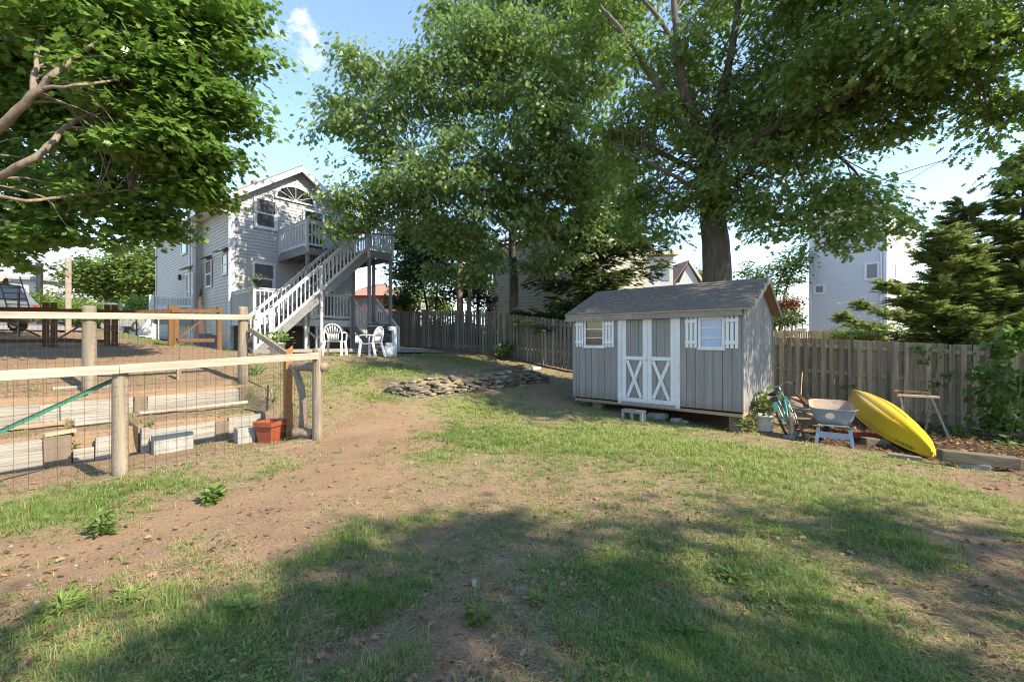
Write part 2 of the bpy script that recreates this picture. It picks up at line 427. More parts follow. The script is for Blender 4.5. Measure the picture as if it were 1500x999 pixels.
L_maple = leafmat('maple_leaf', [(0, (.060, .130, .026)), (.5, (.120, .220, .044)), (1, (.21, .31, .075))], .42, (.22, .40, .06), rough=.4, spec=.6, lift=.15)
L_oak = leafmat('oak_leaf', [(0, (.080, .145, .042)), (.5, (.145, .225, .070)), (1, (.25, .32, .12))], .44, (.26, .42, .08), rough=.4, spec=.55)
L_oakdark = leafmat('oak_leaf_deep', [(0, (.070, .135, .036)), (.5, (.130, .215, .056)), (1, (.23, .31, .08))], .46, (.30, .47, .08), rough=.42, spec=.5)
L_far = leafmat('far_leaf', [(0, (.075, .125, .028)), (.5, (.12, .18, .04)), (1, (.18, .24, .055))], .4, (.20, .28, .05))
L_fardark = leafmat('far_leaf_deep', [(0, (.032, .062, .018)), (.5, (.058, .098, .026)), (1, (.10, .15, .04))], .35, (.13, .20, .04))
L_hedge = leafmat('bright_hedge_leaf', [(0, (.10, .17, .022)), (.5, (.15, .24, .032)), (1, (.21, .30, .045))], .35, (.22, .33, .035))
L_purple = leafmat('purple_leaf', [(0, (.030, .016, .017)), (.6, (.060, .030, .030)), (1, (.11, .05, .04))], .25, (.12, .04, .04))
L_red = leafmat('rust_red_leaf', [(0, (.12, .045, .025)), (.6, (.22, .085, .04)), (1, (.17, .15, .045))], .3, (.27, .10, .04))
L_cedar = leafmat('cypress_spray', [(0, (.11, .155, .055)), (.5, (.22, .28, .09)), (1, (.36, .41, .15))], .34, (.22, .28, .07), rough=.6, spec=.2, lift=.3)
L_conifer = leafmat('dark_conifer_spray', [(0, (.026, .046, .015)), (.5, (.052, .080, .024)), (1, (.095, .125, .036))], .25, (.10, .15, .03), rough=.6, spec=.2)
L_vine = leafmat('vine_leaf', [(0, (.045, .095, .020)), (.5, (.080, .155, .030)), (1, (.14, .225, .045))], .38, (.17, .29, .045), rough=.42)
_nt = m_stone.node_tree; _b = _nt.nodes['Principled BSDF']; _g = _nt.nodes.new('ShaderNodeNewGeometry')      # every stone its own tone
lnk(_nt, mixc(_nt, 1.0, _b.inputs['Base Color'].links[0].from_socket, ramp(_nt, _g.outputs['Random Per Island'], [(0, (.55, .53, .52)), (.5, (1.0, .95, .86)), (.85, (1.25, 1.1, .9)), (1, (1.7, 1.6, 1.45))]), 'MULTIPLY'), _b.inputs['Base Color'])
L_weed = leafmat('weed_leaf', [(0, (.09, .155, .04)), (.5, (.15, .225, .055)), (1, (.22, .30, .08))], .3, (.19, .28, .05), lift=.4)
L_grass = leafmat('grass_blade', [(0, (.085, .175, .040)), (.35, (.165, .275, .065)), (.62, (.31, .41, .115)), (.72, (.34, .27, .15)), (1, (.46, .37, .23))], .25, (.34, .39, .14), rough=.85, spec=.08, lift=.62)
L_litter = leafmat('litter_leaf', [(0, (.09, .045, .022)), (.5, (.18, .10, .05)), (1, (.30, .20, .12))], .1, (.2, .1, .05), rough=.8)
L_pot = leafmat('pot_plant_leaf', [(0, (.10, .16, .04)), (.5, (.18, .23, .07)), (1, (.30, .32, .14))], .35, (.25, .3, .06))
# ================================================================ lawn maps
# (image px, py, radius m, strength) of bare earth on the lawn, turned into ground points
_D = [(-60, 880, .45, 1), (40, 835, .45, 1), (130, 815, .36, .9), (210, 795, .40, 1), (290, 770, .42, 1), (370, 745, .5, 1), (440, 705, .55, 1),
      (430, 775, .38, 1), (510, 690, .6, 1), (520, 650, .6, 1), (560, 625, .7, 1), (600, 650, .5, .9), (560, 740, .45, .55), (480, 640, .3, .7), (540, 595, .5, .6),
      (350, 720, .3, .6), (180, 850, .24, .8), (230, 730, .22, .5), (60, 880, .25, .9), (300, 830, .25, .6), (330, 850, .22, .7),
      (560, 930, .22, .8), (640, 960, .25, .85), (470, 965, .18, .7), (640, 900, .16, .6), (520, 830, .2, .6), (640, 720, .45, .5), (720, 720, .5, .5),
      (830, 730, .5, .55), (930, 740, .4, .5), (720, 860, .3, .5), (850, 790, .35, .45), (1000, 770, .35, .4),
      (1470, 810, .5, .9), (1430, 860, .35, .8), (1400, 760, .3, .45), (1490, 720, .6, .9), (1430, 700, .5, .7), (1200, 840, .3, .35), (1100, 800, .3, .35),
      (880, 900, .25, .4), (700, 950, .2, .5), (1040, 900, .25, .35), (1300, 900, .25, .35), (640, 790, .3, .55), (680, 830, .25, .5),
      (560, 560, .6, .5), (660, 545, .8, .5), (40, 960, .20, .55), (200, 935, .2, .5), (420, 900, .18, .55), (400, 960, .18, .55), (800, 590, .6, .45), (820, 570, .7, .6), (1060, 640, .4, .5), (970, 655, .4, .35)]
_DW = np.array([(*gp(a, b)[:2], r, s) for a, b, r, s in _D])
# image (px, py, radius m) of thick green clumps
_G = [(90, 905, .30), (250, 890, .22), (300, 745, .22), (330, 910, .3), (150, 960, .3), (60, 960, .25), (40, 760, .4), (120, 740, .5), (230, 720, .4), (420, 690, .3),
      (500, 790, .35), (520, 880, .22), (560, 880, .2), (620, 770, .3), (720, 640, .9), (860, 650, 1.0), (1000, 660, 1.2), (1150, 690, 1.3), (1300, 710, 1.0),
      (560, 580, .6), (540, 545, 1.5), (650, 525, 1.5), (700, 600, .9), (900, 640, .9), (640, 665, .4), (1180, 860, .35), (1080, 830, .3), (1330, 800, .4), (1000, 960, .3), (1250, 960, .4), (900, 830, .3), (470, 820, .2), (570, 985, .15)]
_GW = np.array([(*gp(a, b)[:2], r) for a, b, r in _G])
def dirt_at(x, y):
    x = np.asarray(x, float); y = np.asarray(y, float)
    wx = x+(fbm(x*2.2, y*2.2, 3)-.5)*.9; wy = y+(fbm(x*2.2+40, y*2.2, 3)-.5)*.9
    d = np.zeros_like(x)
    for bx_, by_, r, s in _DW:
        q = ((wx-bx_)**2+(wy-by_)**2)/(r*r)
        d = np.maximum(d, s*np.exp(-q*q*.6))
    # garden beds and the worn yard behind them
    gar = sm(2.85-y, 0, .3)*sm(-x, 6.1, 6.5)
    yard = sm(-x, 8.9, 9.6)*sm(2.9-y, -2.5, .5)*(1-sm(-x, 14.2, 15.2))
    strip = sm(2.6-y, 0, .3)*sm(-x, 5.75, 6.1)
    d = np.maximum(d, np.maximum(gar*(.58+.7*(fbm(x*1.5, y*1.5, 3)-.5)), np.maximum(yard*(.62+.9*(fbm(x*.9, y*.9, 3)-.5)+.35*sm(-x, 10.0, 10.8)), strip*.7)))
    # bed by the fence
    d = np.maximum(d, sm(y, 7.6, 8.6)*sm(x, -1.6, -1.0)+sm(x, .6, 2.2)*sm(y, 5.2, 6.6)*.8)
    d = np.maximum(d, sm(x, 1.1, 2.5)*.6)
    d = np.maximum(d, sm(y, 12.4, 13.2)*.8)
    d = np.maximum(d, sm(y, 4.4, 5.2)*sm(-x, 13.2, 13.9)*(1-sm(-x, 30, 31))*(1-sm(y, 12, 13)))
    return np.clip(d, 0, 1)
def litter_at(x, y):
    v = np.maximum(sm(y, 7.7, 8.7)*sm(x, -1.4, -.4), sm(x, .7, 2.0)*sm(y, 5.0, 7.0))
    return np.clip(v, 0, 1)
def lush_at(x, y):
    g = np.zeros_like(x)
    for bx_, by_, r in _GW:
        g = np.maximum(g, np.exp(-(((x-bx_)**2+(y-by_)**2)/(r*r))))
    return g
# ================================================================ terrain sheet
def axis(lo, hi, step, far, grow=1.12):
    a = list(np.arange(lo, hi+1e-6, step)); s = step
    while a[-1] < far: s = min(s*grow, 12); a.append(a[-1]+s)
    s = step; b = [lo]
    while b[-1] > -far: s = min(s*grow, 12); b.append(b[-1]-s)
    return np.array(b[:0:-1]+a)
ax = axis(-9.6, 2.6, .055, 420); ay = axis(-.4, 9.2, .06, 420)
gx, gy = np.meshgrid(ax, ay, indexing='ij')
gz = H(gx, gy)
V = np.stack([gx, gy, gz], -1).reshape(-1, 3)
nx, ny = len(ax), len(ay)
ii = np.arange((nx-1)*(ny-1)); i0 = (ii//(ny-1))*ny+ii % (ny-1)
Q = np.stack([i0, i0+ny, i0+ny+1, i0+1], 1)
me = bpy.data.meshes.new('ground')
me.vertices.add(len(V)); me.vertices.foreach_set('co', V.astype(np.float32).ravel())
me.loops.add(Q.size); me.loops.foreach_set('vertex_index', Q.astype(np.int32).ravel())
me.polygons.add(len(Q)); me.polygons.foreach_set('loop_start', np.arange(0, Q.size, 4, dtype=np.int32))
me.polygons.foreach_set('use_smooth', np.ones(len(Q), dtype=bool))
me.update(calc_edges=True)
for nm, val in (('dirt', dirt_at(gx, gy)), ('litter', litter_at(gx, gy)), ('lush', np.maximum(lush_at(gx, gy), np.maximum(sm(gy, 13.3, 13.8), sm(-gx, 15.4, 16)*(1-sm(gy, 4.0, 5.0)))*1.6))):
    a = me.attributes.new(nm, 'FLOAT', 'POINT'); a.data.foreach_set('value', val.astype(np.float32).ravel())
mg, nt, b = nodes('lawn_and_earth')
v = coords(nt)
def attr(n):
    a = nt.nodes.new('ShaderNodeAttribute'); a.attribute_name = n; return a.outputs['Fac']
def math_(op, a, c, clamp=False):
    n = nt.nodes.new('ShaderNodeMath'); n.operation = op; n.use_clamp = clamp
    for s, q in ((n.inputs[0], a), (n.inputs[1], c)):
        if hasattr(q, 'links'): lnk(nt, q, s)
        else: s.default_value = q
    return n.outputs[0]
nf = noise(nt, v, 7, 8, .7); nfine = noise(nt, v, 55, 6, .7); nbig = noise(nt, v, 1.1, 5, .6)
earth = ramp(nt, nfine, [(.2, (.10, .066, .045)), (.5, (.21, .138, .09)), (.85, (.33, .23, .155))])
earth = mixc(nt, ramp(nt, nbig, [(.35, (0, 0, 0)), (.7, (.6, .6, .6))]), earth, (.26, .178, .118))
thatch = ramp(nt, nfine, [(.25, (.13, .092, .06)), (.5, (.225, .165, .108)), (.78, (.33, .255, .165))])
green = ramp(nt, nfine, [(.25, (.085, .10, .035)), (.55, (.16, .165, .065)), (.8, (.27, .24, .12))])
fg = math_('ADD', math_('MULTIPLY', attr('lush'), .5), math_('MULTIPLY', math_('SUBTRACT', nf, .5), 1.6), False)
turf = mixc(nt, ramp(nt, fg, [(.05, (0, 0, 0)), (.4, (1, 1, 1))]), thatch, green)
fd = math_('ADD', attr('dirt'), math_('ADD', math_('MULTIPLY', math_('SUBTRACT', nf, .5), .9), math_('MULTIPLY', math_('SUBTRACT', nfine, .5), .7)), False)
c = mixc(nt, ramp(nt, fd, [(.38, (0, 0, 0)), (.56, (1, 1, 1))]), turf, earth)
mulch = ramp(nt, nfine, [(.3, (.035, .025, .018)), (.55, (.09, .055, .035)), (.75, (.22, .13, .08))])
c = mixc(nt, ramp(nt, math_('ADD', attr('litter'), math_('MULTIPLY', math_('SUBTRACT', nf, .5), .7)), [(.3, (0, 0, 0)), (.7, (1, 1, 1))]), c, mulch)
lnk(nt, c, b.inputs['Base Color']); b.inputs['Roughness'].default_value = 1; b.inputs['Specular IOR Level'].default_value = .1
bn = nt.nodes.new('ShaderNodeBump'); bn.inputs['Strength'].default_value = .7; bn.inputs['Distance'].default_value = .025
lnk(nt, noise(nt, v, 28, 8, .72), bn.inputs['Height']); lnk(nt, bn.outputs[0], b.inputs['Normal'])
tag(link(me, 'ground', mg), 'patchy lawn and bare reddish earth sloping up to the house', kind='structure')

def sheet(name, x0, x1, y0, y1, dz, m, n=24, wob=.12):
    mb = MB(); xs = np.linspace(x0, x1, n); ys = np.linspace(y0, y1, n)
    for i, xx in enumerate(xs):
        for j, yy in enumerate(ys):
            ex = xx+(wob*(vnoise(yy*1.7, 3.1)-.5) if i in (0, n-1) else 0); ey = yy+(wob*(vnoise(xx*1.7, 9.1)-.5) if j in (0, n-1) else 0)
            mb.v.append((ex, ey, float(H(ex, ey, False))+dz))
    for i in range(n-1):
        for j in range(n-1): mb.f.append((i*n+j, (i+1)*n+j, (i+1)*n+j+1, i*n+j+1))
    return tag(mb.build(name, m, smooth=True), None, kind='structure')
sheet('patio', -18, -13.35, 5.6, 11.6, .05, m_patio)
sheet('driveway', -33, -25.5, -24, 22, .06, m_drive)

# ================================================================ grass blades
def scatter(n, y0, y1, power=1.0, margin=1.22):
    """points in the ground in front of the view, thinning with distance"""
    u = RNG.random(n)
    yc = (y0**(-power)+(u*(y1**(-power)-y0**(-power))))**(-1/power) if power else y0+(y1-y0)*u
    xc = (RNG.random(n)*2-1)*1.2*margin*yc
    x = CT*xc-ST*yc; y = ST*xc+CT*yc
    return x, y, yc
def clear(x, y):
    k = np.ones(len(x), bool)
    k &= ~((x > -5.12) & (x < -1.65) & (y > 8.35) & (y < 10.8))
    k &= ~((x < -13.3) & (y > 5.0)); k &= ~((x < -7.0) & (x > -7.4) & (y > 5.2) & (y < 10.1))
    k &= ~((y > 13.1)); k &= x > -30
    return k
def blades(name, n, y0, y1, power, hgt, wid, per, label):
    """upright tufts: each tuft is a fan of bending blades of mixed height"""
    x, y, yc = scatter(n, y0, y1, power)
    k = clear(x, y); x, y, yc = x[k], y[k], yc[k]
    d = dirt_at(x, y); L = lush_at(x, y); n1 = fbm(x*2.6, y*2.6, 4); n2 = fbm(x*.8+5, y*.8, 3)
    cov = np.clip(.33+.55*L+1.9*(n1-.5)+.5*(n2-.5), .05, 1)*(1-d)**1.4
    cov = np.maximum(cov, .03*(n1 > .5))
    cov *= 1-.85*litter_at(x, y)
    k = RNG.random(len(x)) < cov
    x, y, yc, L, n1, n2, d = (q[k] for q in (x, y, yc, L, n1, n2, d))
    T = len(x); tr = RNG.random(T); th = (.55+.9*RNG.random(T)**1.5)*(.75+.45*L)
    sun = sm(y, 4.6, 5.6)  # sunlit look put into the blade colour: lighter and less straw beyond the shade edge
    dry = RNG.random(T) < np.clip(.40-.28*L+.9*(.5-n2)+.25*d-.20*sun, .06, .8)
    i = np.repeat(np.arange(T), per); n = len(i)
    gr = 1+.05*np.clip(yc-3, 0, 12)
    r = (RNG.random(n)**.7)*.030*gr[i]; ang = RNG.random(n)*2*math.pi
    dx, dy = np.cos(ang), np.sin(ang)
    bx_, by_ = x[i]+dx*r, y[i]+dy*r; z = H(bx_, by_)-.004
    a2 = ang+RNG.normal(size=n)*.7; dx, dy = np.cos(a2), np.sin(a2)
    lean = .15+.75*RNG.random(n)**1.3+8*r
    hh = hgt*th[i]*(.45+.75*RNG.random(n))*gr[i]; w = wid*(.7+.6*RNG.random(n))*(1+.22*np.clip(yc[i]-3, 0, 12))*.5
    P = np.stack([bx_, by_, z], 1); D = np.stack([dx, dy, 0*dx], 1); S = np.stack([-dy, dx, 0*dx], 1); U = np.array([0, 0, 1.])
    m1 = P+D*(lean*hh*.35)[:, None]+U*(hh*.62)[:, None]
    t = P+D*(lean*hh*1.15)[:, None]+U*(hh*np.clip(1.08-lean*.5, .15, 1.05))[:, None]
    sw = S*w[:, None]
    Vv = np.stack([P-sw, P+sw, m1+sw*.8, t, m1-sw*.8], 1).reshape(-1, 3)
    straw = np.where(dry[i], RNG.random(n) < .7, RNG.random(n) < .10)
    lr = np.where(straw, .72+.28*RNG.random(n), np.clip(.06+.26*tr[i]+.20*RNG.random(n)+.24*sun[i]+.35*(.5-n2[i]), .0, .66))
    me = bpy.data.meshes.new(name)
    me.vertices.add(n*5); me.vertices.foreach_set('co', Vv.astype(np.float32).ravel())
    k = np.arange(n)[:, None]*5
    me.loops.add(n*7); me.loops.foreach_set('vertex_index', (k+np.array([0, 1, 2, 4, 4, 2, 3])[None]).astype(np.int32).ravel())
    me.polygons.add(n*2); me.polygons.foreach_set('loop_start', (np.arange(n)[:, None]*7+np.array([0, 4])[None]).astype(np.int32).ravel())
    me.update(calc_edges=True)
    at = me.attributes.new('lr', 'FLOAT', 'FACE'); at.data.foreach_set('value', np.repeat(lr, 2).astype(np.float32))
    o = link(me, name, L_grass)
    return tag(o, label, kind='stuff')
blades('grass', 95000, 1.5, 6.4, 1.0, .056, .0024, 11, 'tufts of short green and straw grass on the patchy lawn')
blades('grass', 85000, 5.6, 24, .85, .050, .0026, 8, 'sunlit yellow green lawn grass further back')
# dry straw lying flat, twigs
def straw(n):
    x, y, yc = scatter(n, 1.55, 8, 1.0); k = clear(x, y)
    k &= (x > -7.3); x, y, yc = x[k], y[k], yc[k]
    d = dirt_at(x, y); k = RNG.random(len(x)) < np.where(d > .6, .06, .5); x, y, yc = x[k], y[k], yc[k]
    z = H(x, y)+.004+.012*RNG.random(len(x)); a = RNG.random(len(x))*6.28
    dirv = np.stack([np.cos(a), np.sin(a), RNG.normal(size=len(x))*.12], 1)
    nr = np.stack([RNG.normal(size=len(x))*.3, RNG.normal(size=len(x))*.3, np.ones(len(x))], 1)
    tag(leaves_mesh('dry_grass', L_grass, None, np.stack([x, y, z], 1), dirv, nr, .05+.06*RNG.random(len(x)), mirror([(0, 0), (.013, .3), (.010, .8), (0, 1)]), .78+.22*RNG.random(len(x)), fold=.25), 'bleached dead grass stems lying on the soil', kind='stuff')
straw(110000)
# small broad leaved ground cover in patches
def cover(n):
    x, y, yc = scatter(n, 1.55, 9, 1.0); k = clear(x, y); x, y, yc = x[k], y[k], yc[k]
    d = dirt_at(x, y); q = fbm(x*1.6+70, y*1.6, 3); L = lush_at(x, y)
    k = RNG.random(len(x)) < np.clip((q-.50)*4.5+.35*L+.55*sm(-x, 4.2, 4.9)*(1-sm(y, 2, 3)), 0, .9)*(1-d)**2; x, y = x[k], y[k]
    n = len(x); z = H(x, y)+.01+.03*RNG.random(n); a = RNG.random(n)*6.28
    dirv = np.stack([np.cos(a), np.sin(a), .25+RNG.normal(size=n)*.25], 1)
    nr = np.stack([RNG.normal(size=n)*.35, RNG.normal(size=n)*.35, np.ones(n)], 1)
    tag(leaves_mesh('weeds', L_weed, None, np.stack([x, y, z], 1), dirv, nr, .014+.02*RNG.random(n), OVAL, RNG.random(n)*.8), 'low broad leaved weeds mixed into the lawn', kind='stuff')
cover(34000)
def litter(n):
    x = RNG.uniform(-1.6, 4.0, n); y = RNG.uniform(4.6, 13.0, n)
    k = RNG.random(n) < litter_at(x, y)*.9+.02; x, y = x[k], y[k]; n = len(x)
    z = H(x, y)+.008+.02*RNG.random(n); a = RNG.random(n)*6.28
    dirv = np.stack([np.cos(a), np.sin(a), RNG.normal(size=n)*.25], 1); nr = np.stack([RNG.normal(size=n)*.5, RNG.normal(size=n)*.5, np.ones(n)], 1)
    tag(leaves_mesh('fallen_leaves', L_litter, None, np.stack([x, y, z], 1), dirv, nr, .03+.06*RNG.random(n), OAK, RNG.random(n), fold=.5), 'brown fallen oak leaves and chips on the bed by the fence', kind='stuff')
litter(9000)
def stray(n):
    x, y, yc = scatter(n, 1.6, 9, .8); k = clear(x, y); x, y = x[k], y[k]; n = len(x)
    z = H(x, y)+.012+.015*RNG.random(n); a = RNG.random(n)*6.28
    dirv = np.stack([np.cos(a), np.sin(a), RNG.normal(size=n)*.3], 1); nr = np.stack([RNG.normal(size=n)*.5, RNG.normal(size=n)*.5, np.ones(n)], 1)
    tag(leaves_mesh('fallen_leaves', L_litter, None, np.stack([x, y, z], 1), dirv, nr, .02+.035*RNG.random(n), OAK, RNG.random(n), fold=.5), 'stray dry oak leaves scattered over the lawn', kind='stuff')
    x, y, yc = scatter(260, 1.6, 8, .9); mb = MB()
    for i in range(len(x)):
        a = random.random()*6.28; L = random.uniform(.04, .16); zz = hz(x[i], y[i])+.008
        mb.tube([(x[i], y[i], zz), (x[i]+math.cos(a)*L*.5+.01*random.random(), y[i]+math.sin(a)*L*.5, zz+.006), (x[i]+math.cos(a+.2)*L, y[i]+math.sin(a+.2)*L, zz)], [.003, .0025, .0012], 5)
    tag(mb.build('fallen_twigs', m_barkpale), 'small dry twigs dropped on the lawn', kind='stuff')
    x, y, yc = scatter(420, 1.6, 8, .9); mb = MB(); k = dirt_at(x, y) > .3
    for i in np.where(k)[0]:
        s = random.uniform(.004, .016); zz = hz(x[i], y[i]); m = rotz(random.random()*6)@Matrix.Rotation(random.random()*.6, 3, 'X')
        mb.lathe((x[i], y[i], zz), [(s*.5, -s*.4), (s, 0), (s*.75, s*.45), (s*.2, s*.6)], 7, m)
    tag(mb.build('pebbles', m_concrete, smooth=True), 'small grey pebbles lying on the bare earth', kind='stuff')
stray(2600)
def crumbs(n):
    x, y, yc = scatter(n, 1.55, 9, 1.0); k = clear(x, y) & (dirt_at(x, y) > .45); x, y, yc = x[k], y[k], yc[k]
    n = len(x); z = H(x, y)-.001; s = (.0025+.006*RNG.random(n)**3)
    a = RNG.random(n)*6.28; P = np.stack([x, y, z], 1)
    V = []
    for j in range(4):
        V.append(P+np.stack([np.cos(a+j*1.57)*s, np.sin(a+j*1.57)*s, s*.9*(j % 2)], 1))
    Vv = np.stack(V, 1).reshape(-1, 3)
    tag(poly_mesh('earth_crumbs', Vv, n, 4, L_litter, None, RNG.random(n)), 'dark crumbs and chips scattered on the bare earth', kind='stuff')
crumbs(26000)
# ================================================================ shed
rn = random.Random(3)
SX0, SX1, SY0, SY1, SZ = -5.07, -1.70, 8.07, 10.75, .256
shed = thing('garden_shed', 'grey wooden garden shed with white double doors and shingle roof', 'shed', (-3.4, 8.07, .0))
EV, RG, RY = 2.06, 2.66, 9.41            # wall plate, ridge, ridge y
def boards_x(mb, x0, x1, y0, y1, z0, z1, holes=(), w=.152, ph=0):
    """vertical boards with grooves along a wall facing -y, cut round rectangular holes"""
    cuts = sorted({x0, x1, *[h[0] for h in holes], *[h[1] for h in holes]})
    xs = []; x = x0+ph
    edges = [x0]
    while x < x1-.02:
        if x > x0+.02: edges.append(x)
        x += w
    edges.append(x1)
    for a, b2 in zip(edges[:-1], edges[1:]):
        seg = [a]+[c for c in cuts if a < c < b2]+[b2]
        for p, q in zip(seg[:-1], seg[1:]):
            mid = (p+q)/2; zz = [(z0, z1)]
            for h in holes:
                if h[0] <= mid <= h[1]:
                    zz = [(s, min(e, h[2])) for s, e in zz if s < h[2]]+[(max(s, h[3]), e) for s, e in zz if e > h[3]]
            g0 = .004 if p == a else 0; g1 = .004 if q == b2 else 0
            for s, e in zz:
                if e-s > .01: mb.bx(p+g0, q-g1, y0, y1, s, e)
# openings
DX0, DX1, DT = -4.0, -2.755, 2.035
LW = (-4.775, -4.325, 1.385, 1.935); RW = (-2.415, -2.01, 1.375, 1.915)
mb = MB(); boards_x(mb, SX0, SX1, SY0, SY0+.02, SZ+.03, EV, [(DX0, DX1, 0, DT), LW, RW], w=.152)
mb.build('front_wall', m_shed, shed)
mb = MB()
for (a, b2, z0, z1) in ((SX0, SX1, SZ, EV),):
    for p, q in ((SX0+.01, DX0), (DX1, SX1-.01)):
        for h in (LW, RW):
            if p < h[0] < q:
                mb.bx(p, h[0], SY0+.02, SY0+.05, z0, z1).bx(h[1], q, SY0+.02, SY0+.05, z0, z1).bx(h[0], h[1], SY0+.02, SY0+.05, z0, h[2]).bx(h[0], h[1], SY0+.02, SY0+.05, h[3], z1)
mb.bx(SX0+.01, SX1-.01, SY0+.30, SY0+.32, SZ, EV)
mb.build('wall_backing', M('groove_dark', (.06, .058, .06)), shed)
def gable(x0, x1, name):
    mb = MB(); y = SY0+.021
    while y < SY1-.01:
        y2 = min(y+.198, SY1)
        zt = lambda yy: EV+(RG-EV-.02)*(1-abs(yy-RY)/(RY-SY0))
        pts = [y+.004, y2-.004]
        if y < RY < y2: pts = [y+.004, RY, y2-.004]
        for a, b2 in zip(pts[:-1], pts[1:]):
            mb.hexa([(x0, a, SZ+.03), (x1, a, SZ+.03), (x1, b2, SZ+.03), (x0, b2, SZ+.03), (x0, a, zt(a)), (x1, a, zt(a)), (x1, b2, zt(b2)), (x0, b2, zt(b2))])
        y += .198
    mb.build(name, m_shed, shed)
    mb = MB(); xi = (x0+x1)/2; s = -.012 if x1 > -3 else .012
    mb.prism([(xi+s, SY0+.05, SZ), (xi+s, SY1, SZ), (xi+s, SY1, EV-.02), (xi+s, RY, RG-.06), (xi+s, SY0+.05, EV-.02)], (s, 0, 0)); mb.build('wall_lining', _mats['groove_dark'], shed)
gable(SX1-.02, SX1, 'side_wall'); gable(SX0, SX0+.02, 'side_wall')
mb = MB(); mb.bx(SX0, SX1, SY1-.02, SY1-.001, SZ+.03, EV); mb.build('back_wall', m_shed, shed)
mb = MB(); mb.bx(SX0-.005, SX0+.075, SY0-.018, SY0-.001, SZ+.02, EV-.12); mb.build('corner_trim', m_shed, shed)
mb = MB(); mb.bx(SX1+.001, SX1+.018, SY1-.06, SY1+.006, SZ+.02, EV); mb.build('corner_trim', m_shedtrim, shed)
# fascia boards, roof
OX0, OX1, OY = SX0-.14, SX1+.15, .11
sl = (RG-EV)/(RY-SY0); ez = EV-sl*OY+.05
mb = MB()
x = OX0
while x < OX1-.16:
    x2 = min(x+.225, OX1-.15); mb.bx(x+.002, x2-.002, SY0-OY+.001, SY0-OY+.022, ez-.135, ez-.01); x = x2
mb.build('fascia', m_shedtrim, shed)
mb = MB(); mb.bx(OX0, OX1-.15, SY0-OY+.023, SY0-.002, ez-.13, ez-.11); mb.build('soffit', m_shedtrim, shed)
rt = .045
mb = MB()
for s in (-1, 1):
    ye = RY+s*(RY-SY0+OY+.03)
    n = 11
    for i in range(n):       # shingle courses, each lapping the one below
        t0, t1 = i/n, (i+1)/n
        ya, yb = ye+(RY-ye)*t0, ye+(RY-ye)*t1; za = ez+(RG+.05-ez)*t0; zb = ez+(RG+.05-ez)*t1
        x = OX0+(0 if i % 2 else -.07)
        while x < OX1:
            x0 = max(x, OX0); x1 = min(x+.30, OX1); x += .30
            if x1-x0 < .01: continue
            dz = rn.uniform(0, .006)
            mb.hexa([(x0+.002, ya, za), (x1-.002, ya, za), (x1-.002, yb, zb), (x0+.002, yb, zb), (x0+.002, ya, za+.021+dz), (x1-.002, ya, za+.021+dz), (x1-.002, yb, zb+.008), (x0+.002, yb, zb+.008)])
rf = mb.build('roof', m_roof, shed)
mb = MB()
for s in (-1, 1):
    ye = RY+s*(RY-SY0+OY+.02)
    mb.prism([(OX0+.005, ye, ez-.028), (OX0+.005, RY, RG+.02), (OX0+.005, RY, RG+.046), (OX0+.005, ye, ez-.004)], (OX1-OX0-.01, 0, 0))
mb.build('roof_deck', m_rawwood, rf)
mb = MB()
for s in (-1, 1):
    ye = RY+s*(RY-SY0+OY+.025)
    mb.prism([(OX1+.001, ye, ez-.10), (OX1+.001, RY, RG-.05), (OX1+.001, RY, RG+.047), (OX1+.001, ye, ez-.006)], (.018, 0, 0))
mb.build('barge_board', m_shedtrim, rf)
mb = MB(); mb.bx(SX0+.03, SX1-.02, SY0+.02, SY0+.06, SZ-.06, SZ+.025).bx(SX0+.03, SX1-.02, SY1-.08, SY1-.02, SZ-.06, SZ+.025)
mb.bx(SX1-.06, SX1-.015, SY0+.06, SY1-.08, SZ-.06, SZ+.025)
mb.bx(SX0+.04, SX1-.07, SY0+.07, SY1-.09, SZ-.03, SZ+.02); mb.build('floor_frame', m_skid, shed)
for xx in (SX0+.5, SX1-.16):
    for yy in (SY0+.14, SY1-.3):
        MB().bx(xx-.10, xx+.10, yy, yy+.2, hz(xx, yy)-.1, SZ-.061).build('support_block', m_tie, shed)
